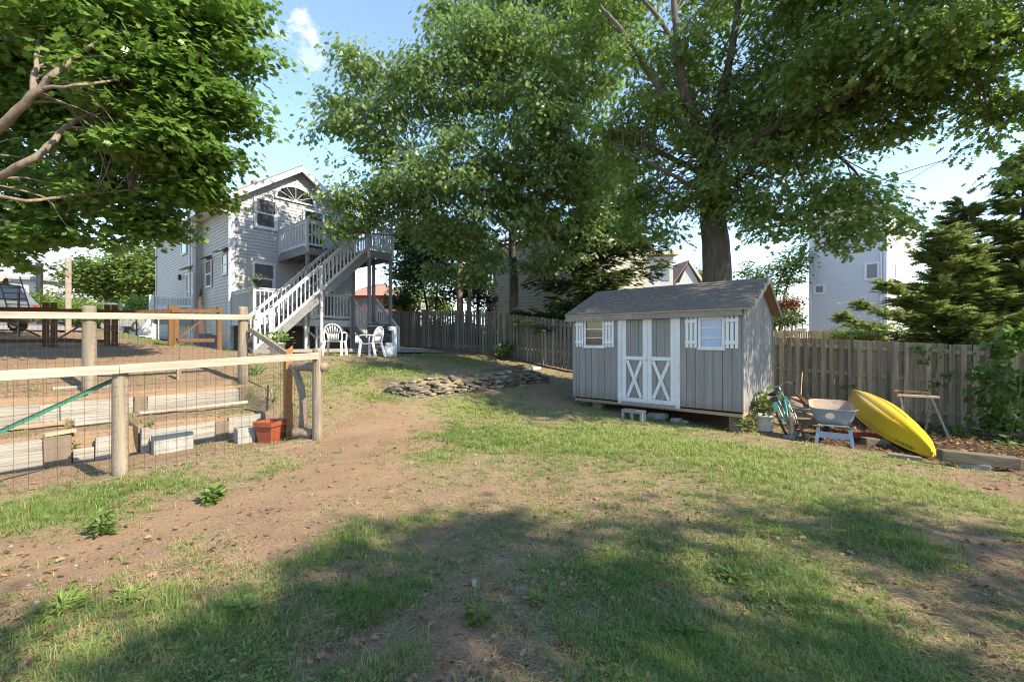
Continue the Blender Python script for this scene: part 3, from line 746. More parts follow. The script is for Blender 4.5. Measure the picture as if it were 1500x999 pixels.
# doors
mb = MB(); mb.bx(DX0-.0, DX0+.085, SY0-.022, SY0-.001, SZ-.02, DT).bx(DX1-.085, DX1, SY0-.022, SY0-.001, SZ-.02, DT).bx(DX0-.03, DX1+.03, SY0-.026, SY0-.001, DT+.001, DT+.055)
mb.build('door_frame', m_white, shed)
MB().bx(DX0-.045, DX1+.045, SY0-.05, SY0-.002, DT+.056, DT+.072).build('door_header', m_white, shed)
for k, (a, b2) in enumerate(((DX0+.09, -3.388), (-3.380, DX1-.09))):
    d = MB(); boards_x(d, a+.02, b2-.02, SY0+.004, SY0+.016, SZ+.05, DT-.03, w=.16); d = d.build('door', m_shed, shed)
    s = MB(); zb, zm, zt = SZ+.03, 1.16, DT-.015
    s.bx(a, a+.085, SY0-.014, SY0+.003, zb, zt).bx(b2-.085, b2, SY0-.014, SY0+.003, zb, zt)
    for z in (zb, zm-.035, zt-.08): s.bx(a+.086, b2-.086, SY0-.013, SY0+.003, z, z+(.085 if z != zm-.035 else .07))
    s.build('door_trim', m_white, d)
    xa, xb = a+.086, b2-.086; z0, z1 = zb+.09, zm-.04
    c1 = MB().bar((xa+.03, SY0-.004, z0+.01), (xb-.03, SY0-.004, z1-.01), .012, .062, (1, 0, 0)); c1.build('cross_brace', m_white, d)
    MB().bar((xb-.03, SY0-.018, z0+.01), (xa+.03, SY0-.018, z1-.01), .012, .062, (1, 0, 0)).build('cross_brace', m_white, d)
    for z in (zb+.12, zt-.14):
        hx = a-.005 if k == 0 else b2+.005
        MB().bx(hx-.04, hx+.04, SY0-.026, SY0-.0225, z-.02, z+.02).build('hinge', m_whiteclean, d)
MB().bx(DX0+.09, DX1-.09, SY0-.03, SY0+.02, SZ-.03, SZ+.024).build('door_sill', m_shedtrim, shed)
MB().tube([(-3.405, SY0-.015, 1.14), (-3.405, SY0-.05, 1.14), (-3.385, SY0-.055, 1.10), (-3.365, SY0-.05, 1.14), (-3.365, SY0-.015, 1.14)], .006, 6).build('padlock', m_steel, shed)
# windows and shutters
def shed_window(h, pane_m, cm):
    w = MB(); x0, x1, z0, z1 = h; t = .025
    w.bx(x0-.02, x0+t, SY0-.016, SY0-.001, z0-.02, z1+.02).bx(x1-t, x1+.02, SY0-.016, SY0-.001, z0-.02, z1+.02)
    w.bx(x0+t, x1-t, SY0-.016, SY0-.001, z0-.02, z0+t).bx(x0+t, x1-t, SY0-.016, SY0-.001, z1-t, z1+.02)
    w = w.build('window', m_white, shed)
    MB().bx(x0+.01, x1-.01, SY0+.012, SY0+.018, z0+.01, z1-.01).build('pane', pane_m, w)
    m = MB()
    for k in (1, 2):
        z = z0+(z1-z0)*k/3; m.bx(x0+t, x1-t, SY0-.004, SY0+.011, z-.010, z+.010)
    m.build('muntin', m_white, w)
    MB().bx(x0-.03, x1+.03, SY0-.03, SY0-.0165, z0-.035, z0-.005).build('sill', m_white, w)
shed_window(LW, m_panebrown, None); shed_window(RW, m_curtain, None)
def shutter(x0, x1, z0, z1):
    s = MB(); n = 3 if x1-x0 < .24 else 3; w = (x1-x0)/n
    for i in range(n): s.bx(x0+i*w+.011, x0+(i+1)*w-.011, SY0-.018, SY0-.001, z0, z1)
    for z in (z0+.10, z1-.10): s.bx(x0+.004, x1-.004, SY0-.034, SY0-.0185, z-.028, z+.028)
    s.build('shutter', m_whiteclean, shed)
for a, b2 in ((-5.0, -4.80), (-4.295, -4.085), (-2.665, -2.445), (-1.985, -1.768)):
    shutter(a, b2, 1.375, 1.955)

# ================================================================ tall board fences (posts and boards racked with the slope)
def board_fence(root, x0, x1, mat, rough_top, gap, bw, zoff=1.8):
    x = x0; rr = random.Random(int(abs(x0)*10))
    while x < x1-.2:
        xe = min(x+2.44, x1)
        p = MB()
        t = x+.02
        k = 0
        while t < xe-.03:
            zb = float(fence_z(t)); top = zb+zoff+rr.uniform(-rough_top, rough_top)
            y = 13.235 if k % 2 == 0 else 13.32
            w = bw*rr.uniform(.92, 1.06); sk = rr.uniform(-.008, .008)
            p.hexa([(t, y-.009, zb+.03), (t+w, y-.009, zb+.03), (t+w, y+.009, zb+.03), (t, y+.009, zb+.03), (t+sk, y-.009, top), (t+w+sk, y-.009, top-.004), (t+w+sk, y+.009, top-.004), (t+sk, y+.009, top)])
            t += (bw+gap)/2; k += 1
        pn = p.build('fence_panel', mat, root)
        r = MB()
        for h in (.28, .98, 1.62):
            r.bar((x, 13.277, float(fence_z(x))+h), (xe, 13.277, float(fence_z(xe))+h), .048, .085)
        r.build('rail', mat, pn)
        MB().bx(x-.05, x+.045, 13.325, 13.42, float(fence_z(x))-.2, float(fence_z(x))+zoff+.02).build('post', mat, root)
        x = xe
lf = thing('stockade_fence', 'weathered grey stockade fence with ragged tops running from the deck to behind the shed', 'fence', (-10, 13.24, .6))
board_fence(lf, -22.0, -4.6, m_fence, .035, .055, .118)
rf2 = thing('stockade_fence', 'brownish board on board fence behind the kayak and wheelbarrow', 'fence', (0, 13.24, -.3))
board_fence(rf2, -4.58, 4.6, m_fencewarm, .012, .085, .095)

# ================================================================ wire garden fences
def ground_post(mb, x, y, top, r, lean=(0, 0)):
    z = hz(x, y)
    pts = [(x+lean[0]*t+rn.uniform(-.006, .006), y+lean[1]*t, z-.15+(top-z+.15)*t) for t in (0, .2, .4, .6, .8, .97, 1)]
    return mb.tube(pts, [r*1.06, r*1.03, r, r*.98, r*.97, r*.95, r*.85], 14)
def wire_panel(p, q, z0, z1, root, name='wire_mesh', nx=None, offs=(0, 0)):
    """welded mesh between two points on the ground line; z0/z1 heights at both ends"""
    p, q = np.array(p), np.array(q); L = np.hypot(*(q-p)); n = int(L/.088); mb = MB()
    for i in range(n+1):
        t = i/n; xy = p+(q-p)*t; wv = .008*math.sin(t*9+1)
        zb = z0[0]+(z0[1]-z0[0])*t; zt = z1[0]+(z1[1]-z1[0])*t
        mb.tube([(xy[0]+wv, xy[1], zb), (xy[0]+wv+.006*math.sin(i), xy[1], (zb+zt)/2), (xy[0]+wv, xy[1], zt)], .0014, 4, False)
    m = 12
    for k in range(m+1):
        pts = []
        for i in range(15):
            t = i/14; xy = p+(q-p)*t; zb = z0[0]+(z0[1]-z0[0])*t; zt = z1[0]+(z1[1]-z1[0])*t
            pts.append((xy[0]+.008*math.sin(t*9+1), xy[1], zb+(zt-zb)*k/m+.006*math.sin(t*7+k)))
        mb.tube(pts, .0014, 4, False)
    mb.build(name, m_wire, root)
FXx = -5.9
gf = thing('wire_fence', 'wire mesh garden fence with round posts and a bleached top rail, nearest the path', 'fence', (FXx, .8, 0))
p175 = onx(176, 545, FXx); p465 = onx(465, 512, FXx)
for y, top, nm in ((p175[1], 1.21, 0), (p465[1], 1.40, 0), (-1.15, 1.2, 0)):
    mb = MB(); ground_post(mb, FXx+.0, y, top, .068); mb.build('post', m_post, gf, smooth=True)
yA, yB, yC = -1.4, p175[1]-.02, p465[1]+.03
MB().bar((FXx+.085, yA, 1.17), (FXx+.085, yB, 1.215), .036, .088, (0, 0, 1)).build('top_rail', m_rail, gf)
MB().bar((FXx+.085, yB+.003, 1.218), (FXx+.085, yC-.06, 1.30), .036, .088, (0, 0, 1)).build('top_rail', m_rail, gf)
wire_panel((FXx+.065, yA), (FXx+.065, yC), (hz(FXx, yA)+.01, hz(FXx, yC)+.01), (1.14, 1.28), gf)
# far long fence of the beds
BX = -9.02
q355 = onx(356, 449, BX); q130 = onx(131, 447, BX)
bf = thing('wire_fence', 'second wire mesh fence with a bleached rail, uphill behind the raised beds', 'fence', (BX, 1.5, .7))
for y, top in ((q355[1], 2.14), (q130[1], 2.03), (-1.3, 1.95)):
    mb = MB(); ground_post(mb, BX, y, top, .085); mb.build('post', m_post, bf, smooth=True)
MB().bar((BX+.10, -1.6, 1.80), (BX+.10, q355[1]+.12, 1.945), .036, .095).build('top_rail', m_rail, bf)
wire_panel((BX+.08, -1.6), (BX+.08, q355[1]), (.72, .70), (1.78, 1.90), bf)
MB().bar((BX+.14, q355[1]+.06, 1.72), onx(424, 521, -7.8), .04, .09, (0, 0, 1)).build('brace', m_post, bf)
# cross fence closing the end of the beds
EY = p465[1]
cf = thing('garden_gateway', 'rough gateway of cedar post, crooked pole and log rail ending the wire fence', 'gate', (-6.6, EY, .1))
cp = onx(422, 628, -6.75)
z = hz(-6.75, cp[1])
MB().hexa([(-6.80, cp[1]-.05, z-.1), (-6.70, cp[1]-.05, z-.1), (-6.70, cp[1]+.05, z-.1), (-6.80, cp[1]+.05, z-.1), (-6.80, cp[1]-.05, 1.28), (-6.70, cp[1]-.05, 1.36), (-6.70, cp[1]+.05, 1.44), (-6.80, cp[1]+.05, 1.33)]).build('cedar_post', m_cedarpost, cf, bevel=.004)
a = onx(428, 538, -6.6); c = onx(477, 537, -5.82)
mb = MB(); P, rr = limb([a, ((a[0]+c[0])/2, (a[1]+c[1])/2, (a[2]+c[2])/2+.01), c], .062, .068, .004); mb.tube(P, rr, 12); mb.build('log_rail', m_log, cf, smooth=True)
a = onx(443, 617, -6.35); c = onx(432, 540, -6.5)
mb = MB(); P, rr = limb([(a[0], a[1], a[2]-.1), ((a[0]+c[0])/2+.03, (a[1]+c[1])/2+.04, (a[2]+c[2])/2), c], .055, .048, .006); mb.tube(P, rr, 12); mb.build('crooked_pole', m_post, cf, smooth=True)
wire_panel((-5.95, EY+.04), (BX+.1, q355[1]+.02), (.12, .72), (1.10, 1.66), cf)
# low logs on the ground inside the gateway
for (a, b2, r, lb) in (((431, 619), (460, 622), .072, 'short log lying on the ground at the foot of the gateway'), ((436, 632), (458, 633), .06, 'pale cut log end half sunk in weeds below the gateway')):
    A, Bp = onx(a[0], a[1], -6.25), onx(b2[0], b2[1], -6.0)
    zz = max(hz(A[0], A[1]), hz(Bp[0], Bp[1]))+r*.8
    mb = MB(); P, rr = limb([(A[0], A[1], zz), ((A[0]+Bp[0])/2, (A[1]+Bp[1])/2, zz+.008), (Bp[0], Bp[1], zz)], r, r*.95, .004); mb.tube(P, rr, 12)
    tag(mb.build('log', m_log, base=A, smooth=True), lb, 'log')
# small garden stakes, rod
for px_, py_, x_, top, lb, mm in ((262, 524, -9.6, .34, 'short grey stake standing in the worn yard behind the beds', m_post),):
    q = onx(px_, py_+20, x_); z = hz(x_, q[1]); tag(MB().bx(x_-.03, x_+.03, q[1]-.03, q[1]+.03, z-.1, z+top).build('stake', mm, base=q), lb, 'stake')
q = onx(391, 598, -7.5); z = hz(-7.5, q[1])
tag(MB().tube([(-7.5, q[1], z), (-7.5, q[1]+.01, z+.2), (-7.5, q[1]+.02, z+.42)], .012, 8).build('metal_rod', m_black, base=q), 'thin dark metal rod sticking up beside the terracotta planter', 'rod')

# ================================================================ timbers of the raised beds
def timber(px0, px1, x, h, lb, m=None, th=.07, tilt=0., name='bed_timber', zoff=-.02, group='timbers edging the raised beds'):
    y0 = onx(px0, 600, x)[1]; y1 = onx(px1, 600, x)[1]
    zf = .05 if x > -7.6 else (.38 if x > -8.95 else .7)
    mb = MB(); z0, z1 = zf+zoff, zf+zoff+h
    j = [rn.uniform(-.008, .008) for _ in range(8)]
    mb.hexa([(x+j[0], y0, z0), (x+th+j[0], y0, z0), (x+th+j[1], y1, z0), (x+j[1], y1, z0), (x+j[2]+tilt, y0+j[4], z1+j[5]), (x+th+j[2]+tilt, y0+j[4], z1+j[5]), (x+th+j[3]+tilt, y1+j[6], z1+j[7]), (x+j[3]+tilt, y1+j[6], z1+j[7])])
    return tag(mb.build(name, m or m_timber, base=(x, y0, z0), bevel=.006), lb, 'timber', group)
timber(-95, 64, -7.36, .34, 'long pale timber at the front left of the raised beds', th=.10)
timber(64, 103, -7.30, .36, 'upright grey brown block joining two front timbers, left of the near post', m_timberbrown, th=.09)
timber(106, 137, -7.36, .17, 'short low pale timber right of the grey brown block')
timber(138, 166, -7.36, .28, 'pale timber just left of the near round post', th=.08)
timber(217, 313, -7.36, .30, 'long pale timber fronting the right hand raised bed', th=.08)
timber(313, 333, -7.34, .30, 'brown joint board set in the front of the right hand bed', m_timberbrown, th=.085)
timber(333, 380, -7.36, .33, 'pale timber running behind the terracotta planter', th=.08)
timber(204, 217, -7.34, .33, 'grey upright corner board of the right hand bed', m_timber, th=.12)
timber(-80, 58, -8.86, .27, 'pale upper timber at the far left of the second terrace', th=.09)
timber(58, 87, -8.86, .25, 'short upper timber left of the green strap fold', th=.08)
timber(88, 166, -8.84, .27, 'thick bleached timber behind the green strap on the second terrace', th=.10)
timber(168, 195, -8.86, .26, 'upper timber just right of the near round post', th=.08)
timber(195, 214, -8.82, .28, 'brown joint board in the upper terrace edge', m_timberbrown, th=.08)
timber(214, 348, -8.86, .27, 'longest upper timber ending by the far fence post', th=.09)
timber(348, 367, -8.84, .29, 'shadowed end block at the right end of the upper terrace', m_timberbrown, th=.10)
timber(203, 362, -8.25, .045, 'thin board lying along the back of the right hand bed', th=.05, zoff=.05)
timber(-60, 95, -8.15, .05, 'thin loose board lying in the left bed', m_plank, th=.10, zoff=.03)
timber(108, 165, -7.95, .09, 'pale board half buried in the left bed', m_timber, th=.07, zoff=.02)
timber(75, 118, -9.35, .05, 'bleached plank lying above the upper terrace behind the strap', m_rail, th=.16, zoff=.07)
timber(120, 170, -9.2, .06, 'grey board lying above the upper terrace near the strap fold', m_plankgrey, th=.10, zoff=.06)
A = onx(62, 634, -7.30); Bq = onx(108, 630, -7.42)
tag(MB().bar((A[0], A[1], .415), (Bq[0], Bq[1], .418), .10, .035).build('bed_timber', m_plank, base=A), 'small tan plank lying on top of the grey brown block', 'timber', 'timbers edging the raised beds')
A = onx(190, 612, -7.5); Bq = onx(204, 660, -7.36)
tag(MB().hexa([(-7.62, A[1], .02), (-7.55, A[1], .02), (-7.30, Bq[1]-.02, .02), (-7.36, Bq[1]-.02, .02), (-7.62, A[1], .44), (-7.55, A[1], .44), (-7.30, Bq[1]-.02, .38), (-7.36, Bq[1]-.02, .38)]).build('bed_timber', m_timberbrown, base=A), 'dark board closing the left end of the right hand bed', 'timber', 'timbers edging the raised beds')
for a, b2, x, h, lb in ((223, 281, -7.08, .23, 'long white concrete block lying in front of the right hand bed'), (345, 371, -6.98, .21, 'small grey white concrete block left of the terracotta planter')):
    y0 = onx(a, 650, x)[1]; y1 = onx(b2, 640, x)[1]
    tag(MB().bx(x-.09, x+.09, y0, y1, hz(x, y0)-.02, hz(x, y0)+h).build('concrete_block', M('white_block', (.33, .32, .30), (.22, .21, .19), scale=8, rough=.95, bump=.4), base=(x, y0, 0), bevel=.01), lb, 'block')
# terracotta planter, square and tapered
tp = onx(396, 640, -6.72); tz = hz(-6.72, tp[1])
pl = thing('planter', 'square terracotta planter beside the raised beds', 'planter', (-6.72, tp[1], tz), (0, 0, R(28)))
w0, w1, hh = .105, .145, .30
mb = MB(); o = []
for (s, z, i) in ((w0, 0, 0), (w1, hh, 0)): o.append([(-s, -s, z), (s, -s, z), (s, s, z), (-s, s, z)])
inn = [[(-s, -s, z), (s, -s, z), (s, s, z), (-s, s, z)] for s, z in ((w1-.018, hh), (w0, .2))]
n = 0
mb.v = o[0]+o[1]+inn[0]+inn[1]
mb.f = [(3, 2, 1, 0)]+[(i, (i+1) % 4, 4+(i+1) % 4, 4+i) for i in range(4)]+[(4+i, 4+(i+1) % 4, 8+(i+1) % 4, 8+i) for i in range(4)]+[(8+i, 8+(i+1) % 4, 12+(i+1) % 4, 12+i) for i in range(4)]
mb.build('pot_body', m_terra, pl, local=True)
mb = MB(); s = w1+.012
mb.bx(-s, s, -s, -s+.018, hh-.06, hh+.004).bx(-s, s, s-.018, s, hh-.06, hh+.004).bx(-s, -s+.018, -s+.0181, s-.0181, hh-.06, hh+.004).bx(s-.018, s, -s+.0181, s-.0181, hh-.06, hh+.004)
mb.build('rim', m_terra, pl, local=True)
MB().bx(-.10, .10, -.10, .10, .2, .215).build('soil', m_soil, pl, local=True)
# green strap tied to the near post
sp = onx(166, 556, -6.0); sq = onx(-45, 652, -6.0)
st = thing('strap', 'taut green strap tied to the near round post and slanting down left', 'strap', sp)
MB().bar(sp, sq, .004, .04, (0, 0, 1)).build('webbing', m_green, st)
MB().bar((sp[0]+.004, sp[1], sp[2]+.016), (sq[0]+.004, sq[1], sq[2]+.016), .003, .010, (0, 0, 1)).build('edge_binding', m_cable, st)
a, c = onx(112, 583, -6.02), onx(129, 571, -6.02); d = onx(129, 579, -6.02)
MB().prism([a, d, c], (-.02, 0, 0)).build('folded_end', m_green, st)

# ================================================================ dry stone wall
rs = random.Random(5)
sw = MB()
def stone(mb, c, sx, sy, sz, rz):
    pts = []; n = 7
    for k in range(n):
        a = 2*math.pi*k/n+rs.uniform(-.25, .25); r = rs.uniform(.82, 1.08)
        pts.append((math.cos(a)*sx*r, math.sin(a)*sy*r))
    b0 = len(mb.v); m = rotz(rz); tl = Matrix.Rotation(rs.uniform(-.09, .09), 3, 'X')@Matrix.Rotation(rs.uniform(-.07, .07), 3, 'Y')
    for zz, q in ((-1, .86), (-.55, 1.0), (.5, 1.0), (1, .80)):
        for (x, y) in pts:
            p = m@(tl@Vector((x*q, y*q, zz*sz+rs.uniform(-.1, .1)*sz))); mb.v.append((c[0]+p.x, c[1]+p.y, c[2]+p.z))
    for L in range(3):
        for k in range(n): mb.f.append((b0+L*n+k, b0+L*n+(k+1) % n, b0+(L+1)*n+(k+1) % n, b0+(L+1)*n+k))
    mb.f.append(tuple(b0+k for k in reversed(range(n)))); mb.f.append(tuple(b0+3*n+k for k in range(n)))
wall_root = thing('stone_wall', 'low dry stacked stone retaining wall curving in front of the terrace lawn', 'stone wall', (-7.1, 7.5, .3))
def wallline(t):   # plan of the wall: left end curves back uphill
    pts = [(-7.5, 5.12), (-7.04, 5.36), (-7.02, 6.3), (-7.08, 7.6), (-7.16, 8.9), (-7.3, 10.2)]
    L = t*(len(pts)-1); i = min(int(L), len(pts)-2); f = L-i
    return (pts[i][0]+(pts[i+1][0]-pts[i][0])*f, pts[i][1]+(pts[i+1][1]-pts[i][1])*f)
for c in range(9):
    t = rs.uniform(0, .02)
    while t < 1:
        w = rs.uniform(.06, .19); x, y = wallline(t+.01); x2, y2 = wallline(min(t+.02, 1)); an = math.atan2(y2-y, x2-x)
        top = .29*(1 if t > .2 else .75+.25*t/.2)*(1-.25*sm(t, .75, 1)); z = .30+.05*min(1, t*1.3)+c*.043
        base = hz(x+.35, y)
        z = base-.02+c*.043
        if c*.043 < top-.02 or (c*.043 < top+.05 and rs.random() < .55):
            stone(sw, (x-.014*c+rs.uniform(-.035, .035), y, z+.03+rs.uniform(-.006, .006)), w, rs.uniform(.10, .15), rs.uniform(.015, .027), an+rs.uniform(-.12, .12))
        t += w*2*.95/5.4
sw.build('stone_course', m_stone, wall_root)
cp = MB()
for k in range(46):
    t = rs.uniform(.12, .99); x, y = wallline(t); x -= rs.uniform(.12, .42); zz = hz(x, y)
    stone(cp, (x, y, max(zz, .36)+.015+rs.uniform(0, .03)), rs.uniform(.06, .16), rs.uniform(.05, .12), rs.uniform(.02, .04), rs.uniform(0, 6))
cp.build('loose_capstone', m_stone, wall_root)
A, Bq = gp(700, 546), gp(776, 537)
tag(MB().bar((A[0], A[1], A[2]+.04), (Bq[0], Bq[1], Bq[2]+.05), .09, .11).build('edging_timber', m_tie, base=A), 'dark edging timber lying on the terrace above the stone wall', 'timber')
A = gp(785, 541)
tag(MB().box((A[0], A[1], A[2]+.05), (.16, .34, .10), rotz(-.3)).build('concrete_block', m_whiteclean, base=A, bevel=.01), 'white block at the far right end of the stone wall', 'block')

# ================================================================ foot of the shed
A = ony(929, 603, 7.72); zc = hz(A[0], 7.72)
cb = thing('cinder_block', 'grey hollow cinder block used as a step under the shed doors', 'cinder block', (A[0], 7.72, zc))
mb = MB(); x0, x1, y0, y1 = A[0]-.22, A[0]+.20, 7.62, 7.82
mb.bx(x0, x1, y0, y1, zc+.135, zc+.19).bx(x0, x0+.05, y0, y1, zc-.02, zc+.1349).bx(x1-.05, x1, y0, y1, zc-.02, zc+.1349).bx((x0+x1)/2-.025, (x0+x1)/2+.025, y0, y1, zc-.02, zc+.1349)
mb.build('block_shell', m_concrete, cb, bevel=.006)
for (px_, py_, sx, sy, sz, lb) in ((964, 612, .21, .15, .07, 'largest rounded fieldstone under the shed door'), (990, 617, .12, .09, .045, 'small flat stone right of the big fieldstone by the shed'), (1002, 619, .09, .07, .03, 'smallest stone at the end of the row below the shed')):
    A = gp(px_, py_); mb = MB(); stone(mb, (A[0], A[1], A[2]+sz*.5), sx, sy, sz, .4)
    o = mb.build('fieldstone', m_concrete, base=A, bevel=.02); tag(o, lb, 'stone')
# ================================================================ bicycle
bz = hz(-1.12, 9.1)
bike = thing('bicycle', 'teal bicycle with silver handlebars leaning against the shed end wall', 'bicycle', (-1.10, 8.56, hz(-1.1, 8.56)), (0, R(-20), R(0)))
def wheel(y):
    r = .29
    t = MB(); t.torus((0, y, r), r-.02, .021, Matrix.Rotation(R(90), 3, 'Z'), 36, 8)
    w = MB(); w.tube([(-.05, y, r), (.05, y, r)], .018, 10); w = w.build('wheel', m_steel, bike, local=True)
    t.build('tyre', m_rubber, w, smooth=True, local=True)
    MB().torus((0, y, r), r-.045, .010, Matrix.Rotation(R(90), 3, 'Z'), 36, 6).build('rim', m_steel, w, smooth=True, local=True)
    s = MB()
    for k in range(20):
        a = k*2*math.pi/20
        s.tube([((-1)**k*.022, y, r), (0, y+math.cos(a)*(r-.045), r+math.sin(a)*(r-.045))], .0013, 4, False)
    s.build('spoke', m_steel, w, local=True)
wheel(0); wheel(1.02)
f = MB()
bb = (0, .42, .27); st_ = (0, .26, .62); ht = (0, .82, .70); hb = (0, .85, .56)
f.tube([bb, st_], .017, 10).tube([st_, (0, .55, .62), ht], .016, 10).tube([bb, (0, .6, .36), hb], .019, 10).tube([hb, ht], .02, 10)
for s in (-1, 1):
    f.tube([(0, .42, .27), (s*.045, .12, .28), (s*.05, 0, .29)], .010, 8).tube([(0, .26, .6), (s*.045, .1, .44), (s*.05, 0, .29)], .009, 8)
f.build('frame', m_teal, bike, smooth=True, local=True)
f = MB()
f.tube([(0, .85, .56), (0, .865, .53)], .02, 8)
for s in (-1, 1): f.tube([(s*.02, .865, .54), (s*.052, .89, .46), (s*.05, 1.02, .29)], [.014, .013, .009], 8)
f.build('fork', m_teal, bike, smooth=True, local=True)
for y in (0, 1.02):
    g = MB(); n = 14
    for i in range(n):
        a0 = R(25+i*150/n) if y == 0 else R(20+i*120/n); a1 = R(25+(i+1)*150/n) if y == 0 else R(20+(i+1)*120/n)
        if y == 0: a0, a1 = a0+R(10), a1+R(10)
        p = lambda a, x: (x, y-math.cos(a)*.315 if y else y-math.cos(a)*.315, .29+math.sin(a)*.315)
        g.poly([p(a0, -.025), p(a0, .025), p(a1, .025), p(a1, -.025)])
    o = g.build('mudguard', m_teal, bike, local=True); sd = o.modifiers.new('Solid', 'SOLIDIFY'); sd.thickness = .003
h = MB(); h.tube([(0, .82, .70), (0, .80, .80)], .013, 8)
P, rr = limb([(-.31, .55, .80), (-.26, .66, .80), (-.14, .80, .86), (0, .80, .815), (.14, .80, .86), (.26, .66, .80), (.31, .55, .80)], .012, .012)
h.tube(P, rr, 8); h = h.build('handlebar', m_steel, bike, smooth=True, local=True)
for s in (-1, 1): MB().tube([(s*.312, .545, .80), (s*.268, .64, .80)], .017, 8).build('grip', m_rubber, h, smooth=True, local=True)
mb = MB(); n = 10
prof = [(-.13, .085, .03), (-.10, .10, .035), (-.02, .075, .03), (.08, .035, .022), (.15, .022, .016)]
b0 = 0
for (y, w, t) in prof:
    for k in range(n):
        a = 2*math.pi*k/n; mb.v.append((math.cos(a)*w, .22+y, .74+math.sin(a)*t))
for i in range(len(prof)-1):
    for k in range(n): mb.f.append((i*n+k, i*n+(k+1) % n, (i+1)*n+(k+1) % n, (i+1)*n+k))
mb.f += [tuple(reversed(range(n))), tuple(range((len(prof)-1)*n, len(prof)*n))]
mb.build('saddle', m_black, bike, smooth=True, local=True)
MB().tube([(0, .26, .60), (0, .225, .73)], .013, 8).build('seat_post', m_steel, bike, local=True)
mb = MB(); mb.torus((.05, .42, .27), .07, .006, Matrix.Rotation(R(90), 3, 'Z'), 20, 6).tube([(.06, .42, .27), (.07, .47, .11)], .009, 6).tube([(-.06, .42, .27), (-.07, .37, .43)], .009, 6); mb.build('crankset', m_steel, bike, local=True)
for a, b2 in (((.07, .47, .11), 1), ((-.07, .37, .43), -1)): MB().box((a[0]+b2*.05, a[1], a[2]), (.09, .06, .02)).build('pedal', m_rubber, bike, local=True)
for s in (-1, 1): MB().box((s*.06, -.01, .62), (.0, .0, .0)) 
MB().box((0, .06, .655), (.11, .10, .07)).build('saddle_bag', m_black, bike, local=True, bevel=.01)

# ================================================================ wheelbarrow (built along local +y = away from the handles)
wc = W(4.98, 6.62, 0); wz = hz(wc[0], wc[1])
wb = thing('wheelbarrow', 'blue grey wheelbarrow with a rusty tray parked beside the yellow kayak', 'wheelbarrow', (wc[0], wc[1], wz), (0, 0, TH+R(-31)))
wb.scale = (.87, .87, .87)
def ring(w, l0, l1, z, n=28, sag=0):
    P = []
    for k in range(n):
        a = 2*math.pi*k/n; ca, sa = math.cos(a), math.sin(a)
        x = math.copysign(abs(ca)**.45, ca)*w; y = math.copysign(abs(sa)**.45, sa)
        y = (l0+l1)/2+y*(l1-l0)/2
        P.append((x*(1-.10*((y-l0)/(l1-l0))), y, z+sag*((y-l0)/(l1-l0))))
    return P
secs = [ring(.25, .10, .50, .36, sag=.02), ring(.30, .04, .62, .45, sag=.03), ring(.355, -.05, .80, .63, sag=.08), ring(.375, -.07, .83, .64, sag=.08), ring(.372, -.065, .825, .652, sag=.08)]
mb = MB(); n = 28
for s in secs: mb.v += s
for i in range(len(secs)-1):
    for k in range(n): mb.f.append((i*n+k, i*n+(k+1) % n, (i+1)*n+(k+1) % n, (i+1)*n+k))
mb.f.append(tuple(reversed(range(n))))
tray = mb.build('tray', m_barrow, wb, smooth=True, local=True)
mb = MB(); secs = [ring(.365, -.055, .815, .650, sag=.08), ring(.345, -.04, .79, .62, sag=.08), ring(.29, .05, .61, .455, sag=.03), ring(.24, .11, .49, .375, sag=.02)]
for s in secs: mb.v += s
for i in range(len(secs)-1):
    for k in range(n): mb.f.append((i*n+k, i*n+(k+1) % n, (i+1)*n+(k+1) % n, (i+1)*n+k))
mb.f.append(tuple(range(3*n, 4*n)))
mb.build('tray_inside', m_barrowin, tray, smooth=True, local=True)
# label sticker on the rear face of the tray
mb = MB(); pts = []
for k in range(18):
    a = 2*math.pi*k/18; zz = .525+.062*math.sin(a); yy = .04-.09*(zz-.45)/.18-.004
    pts.append((-.06+.072*math.cos(a), yy-.006, zz))
mb.prism(pts, (0, .002, 0)); mb.build('sticker', m_paper, tray, local=True)
for s in (-1, 1):
    MB().tube([(s*.25, -.32, .40), (s*.235, 0, .325), (s*.16, .55, .24), (s*.09, .95, .19)], .019, 8).build('handle', m_plank, wb, smooth=True, local=True)
    g = MB().bar((s*.262, -.03, 0), (s*.225, .0, .31), .055, .022, (0, 1, 0)); g.bar((s*.262, .01, .004), (s*.225, .22, .30), .03, .02, (1, 0, 0)); g.build('leg', m_barrow, wb, local=True)
MB().hexa([(-.245, -.022, .13), (.245, -.022, .13), (.245, -.014, .13), (-.245, -.014, .13), (-.238, -.022, .235), (.238, -.022, .235), (.238, -.014, .235), (-.238, -.014, .235)]).build('leg_brace', m_barrow, wb, local=True)
MB().bx(-.23, .23, .06, .10, .333, .358).bx(-.18, .18, .42, .46, .343, .37).build('cross_member', m_steel, wb, local=True)
w = MB().torus((0, .95, .19), .14, .048, Matrix.Rotation(R(90), 3, 'Z'), 24, 8).build('wheel', m_rubber, wb, smooth=True, local=True)
MB().tube([(-.03, .95, .19), (.03, .95, .19)], .09, 16).build('hub', m_barrow, w, local=True)

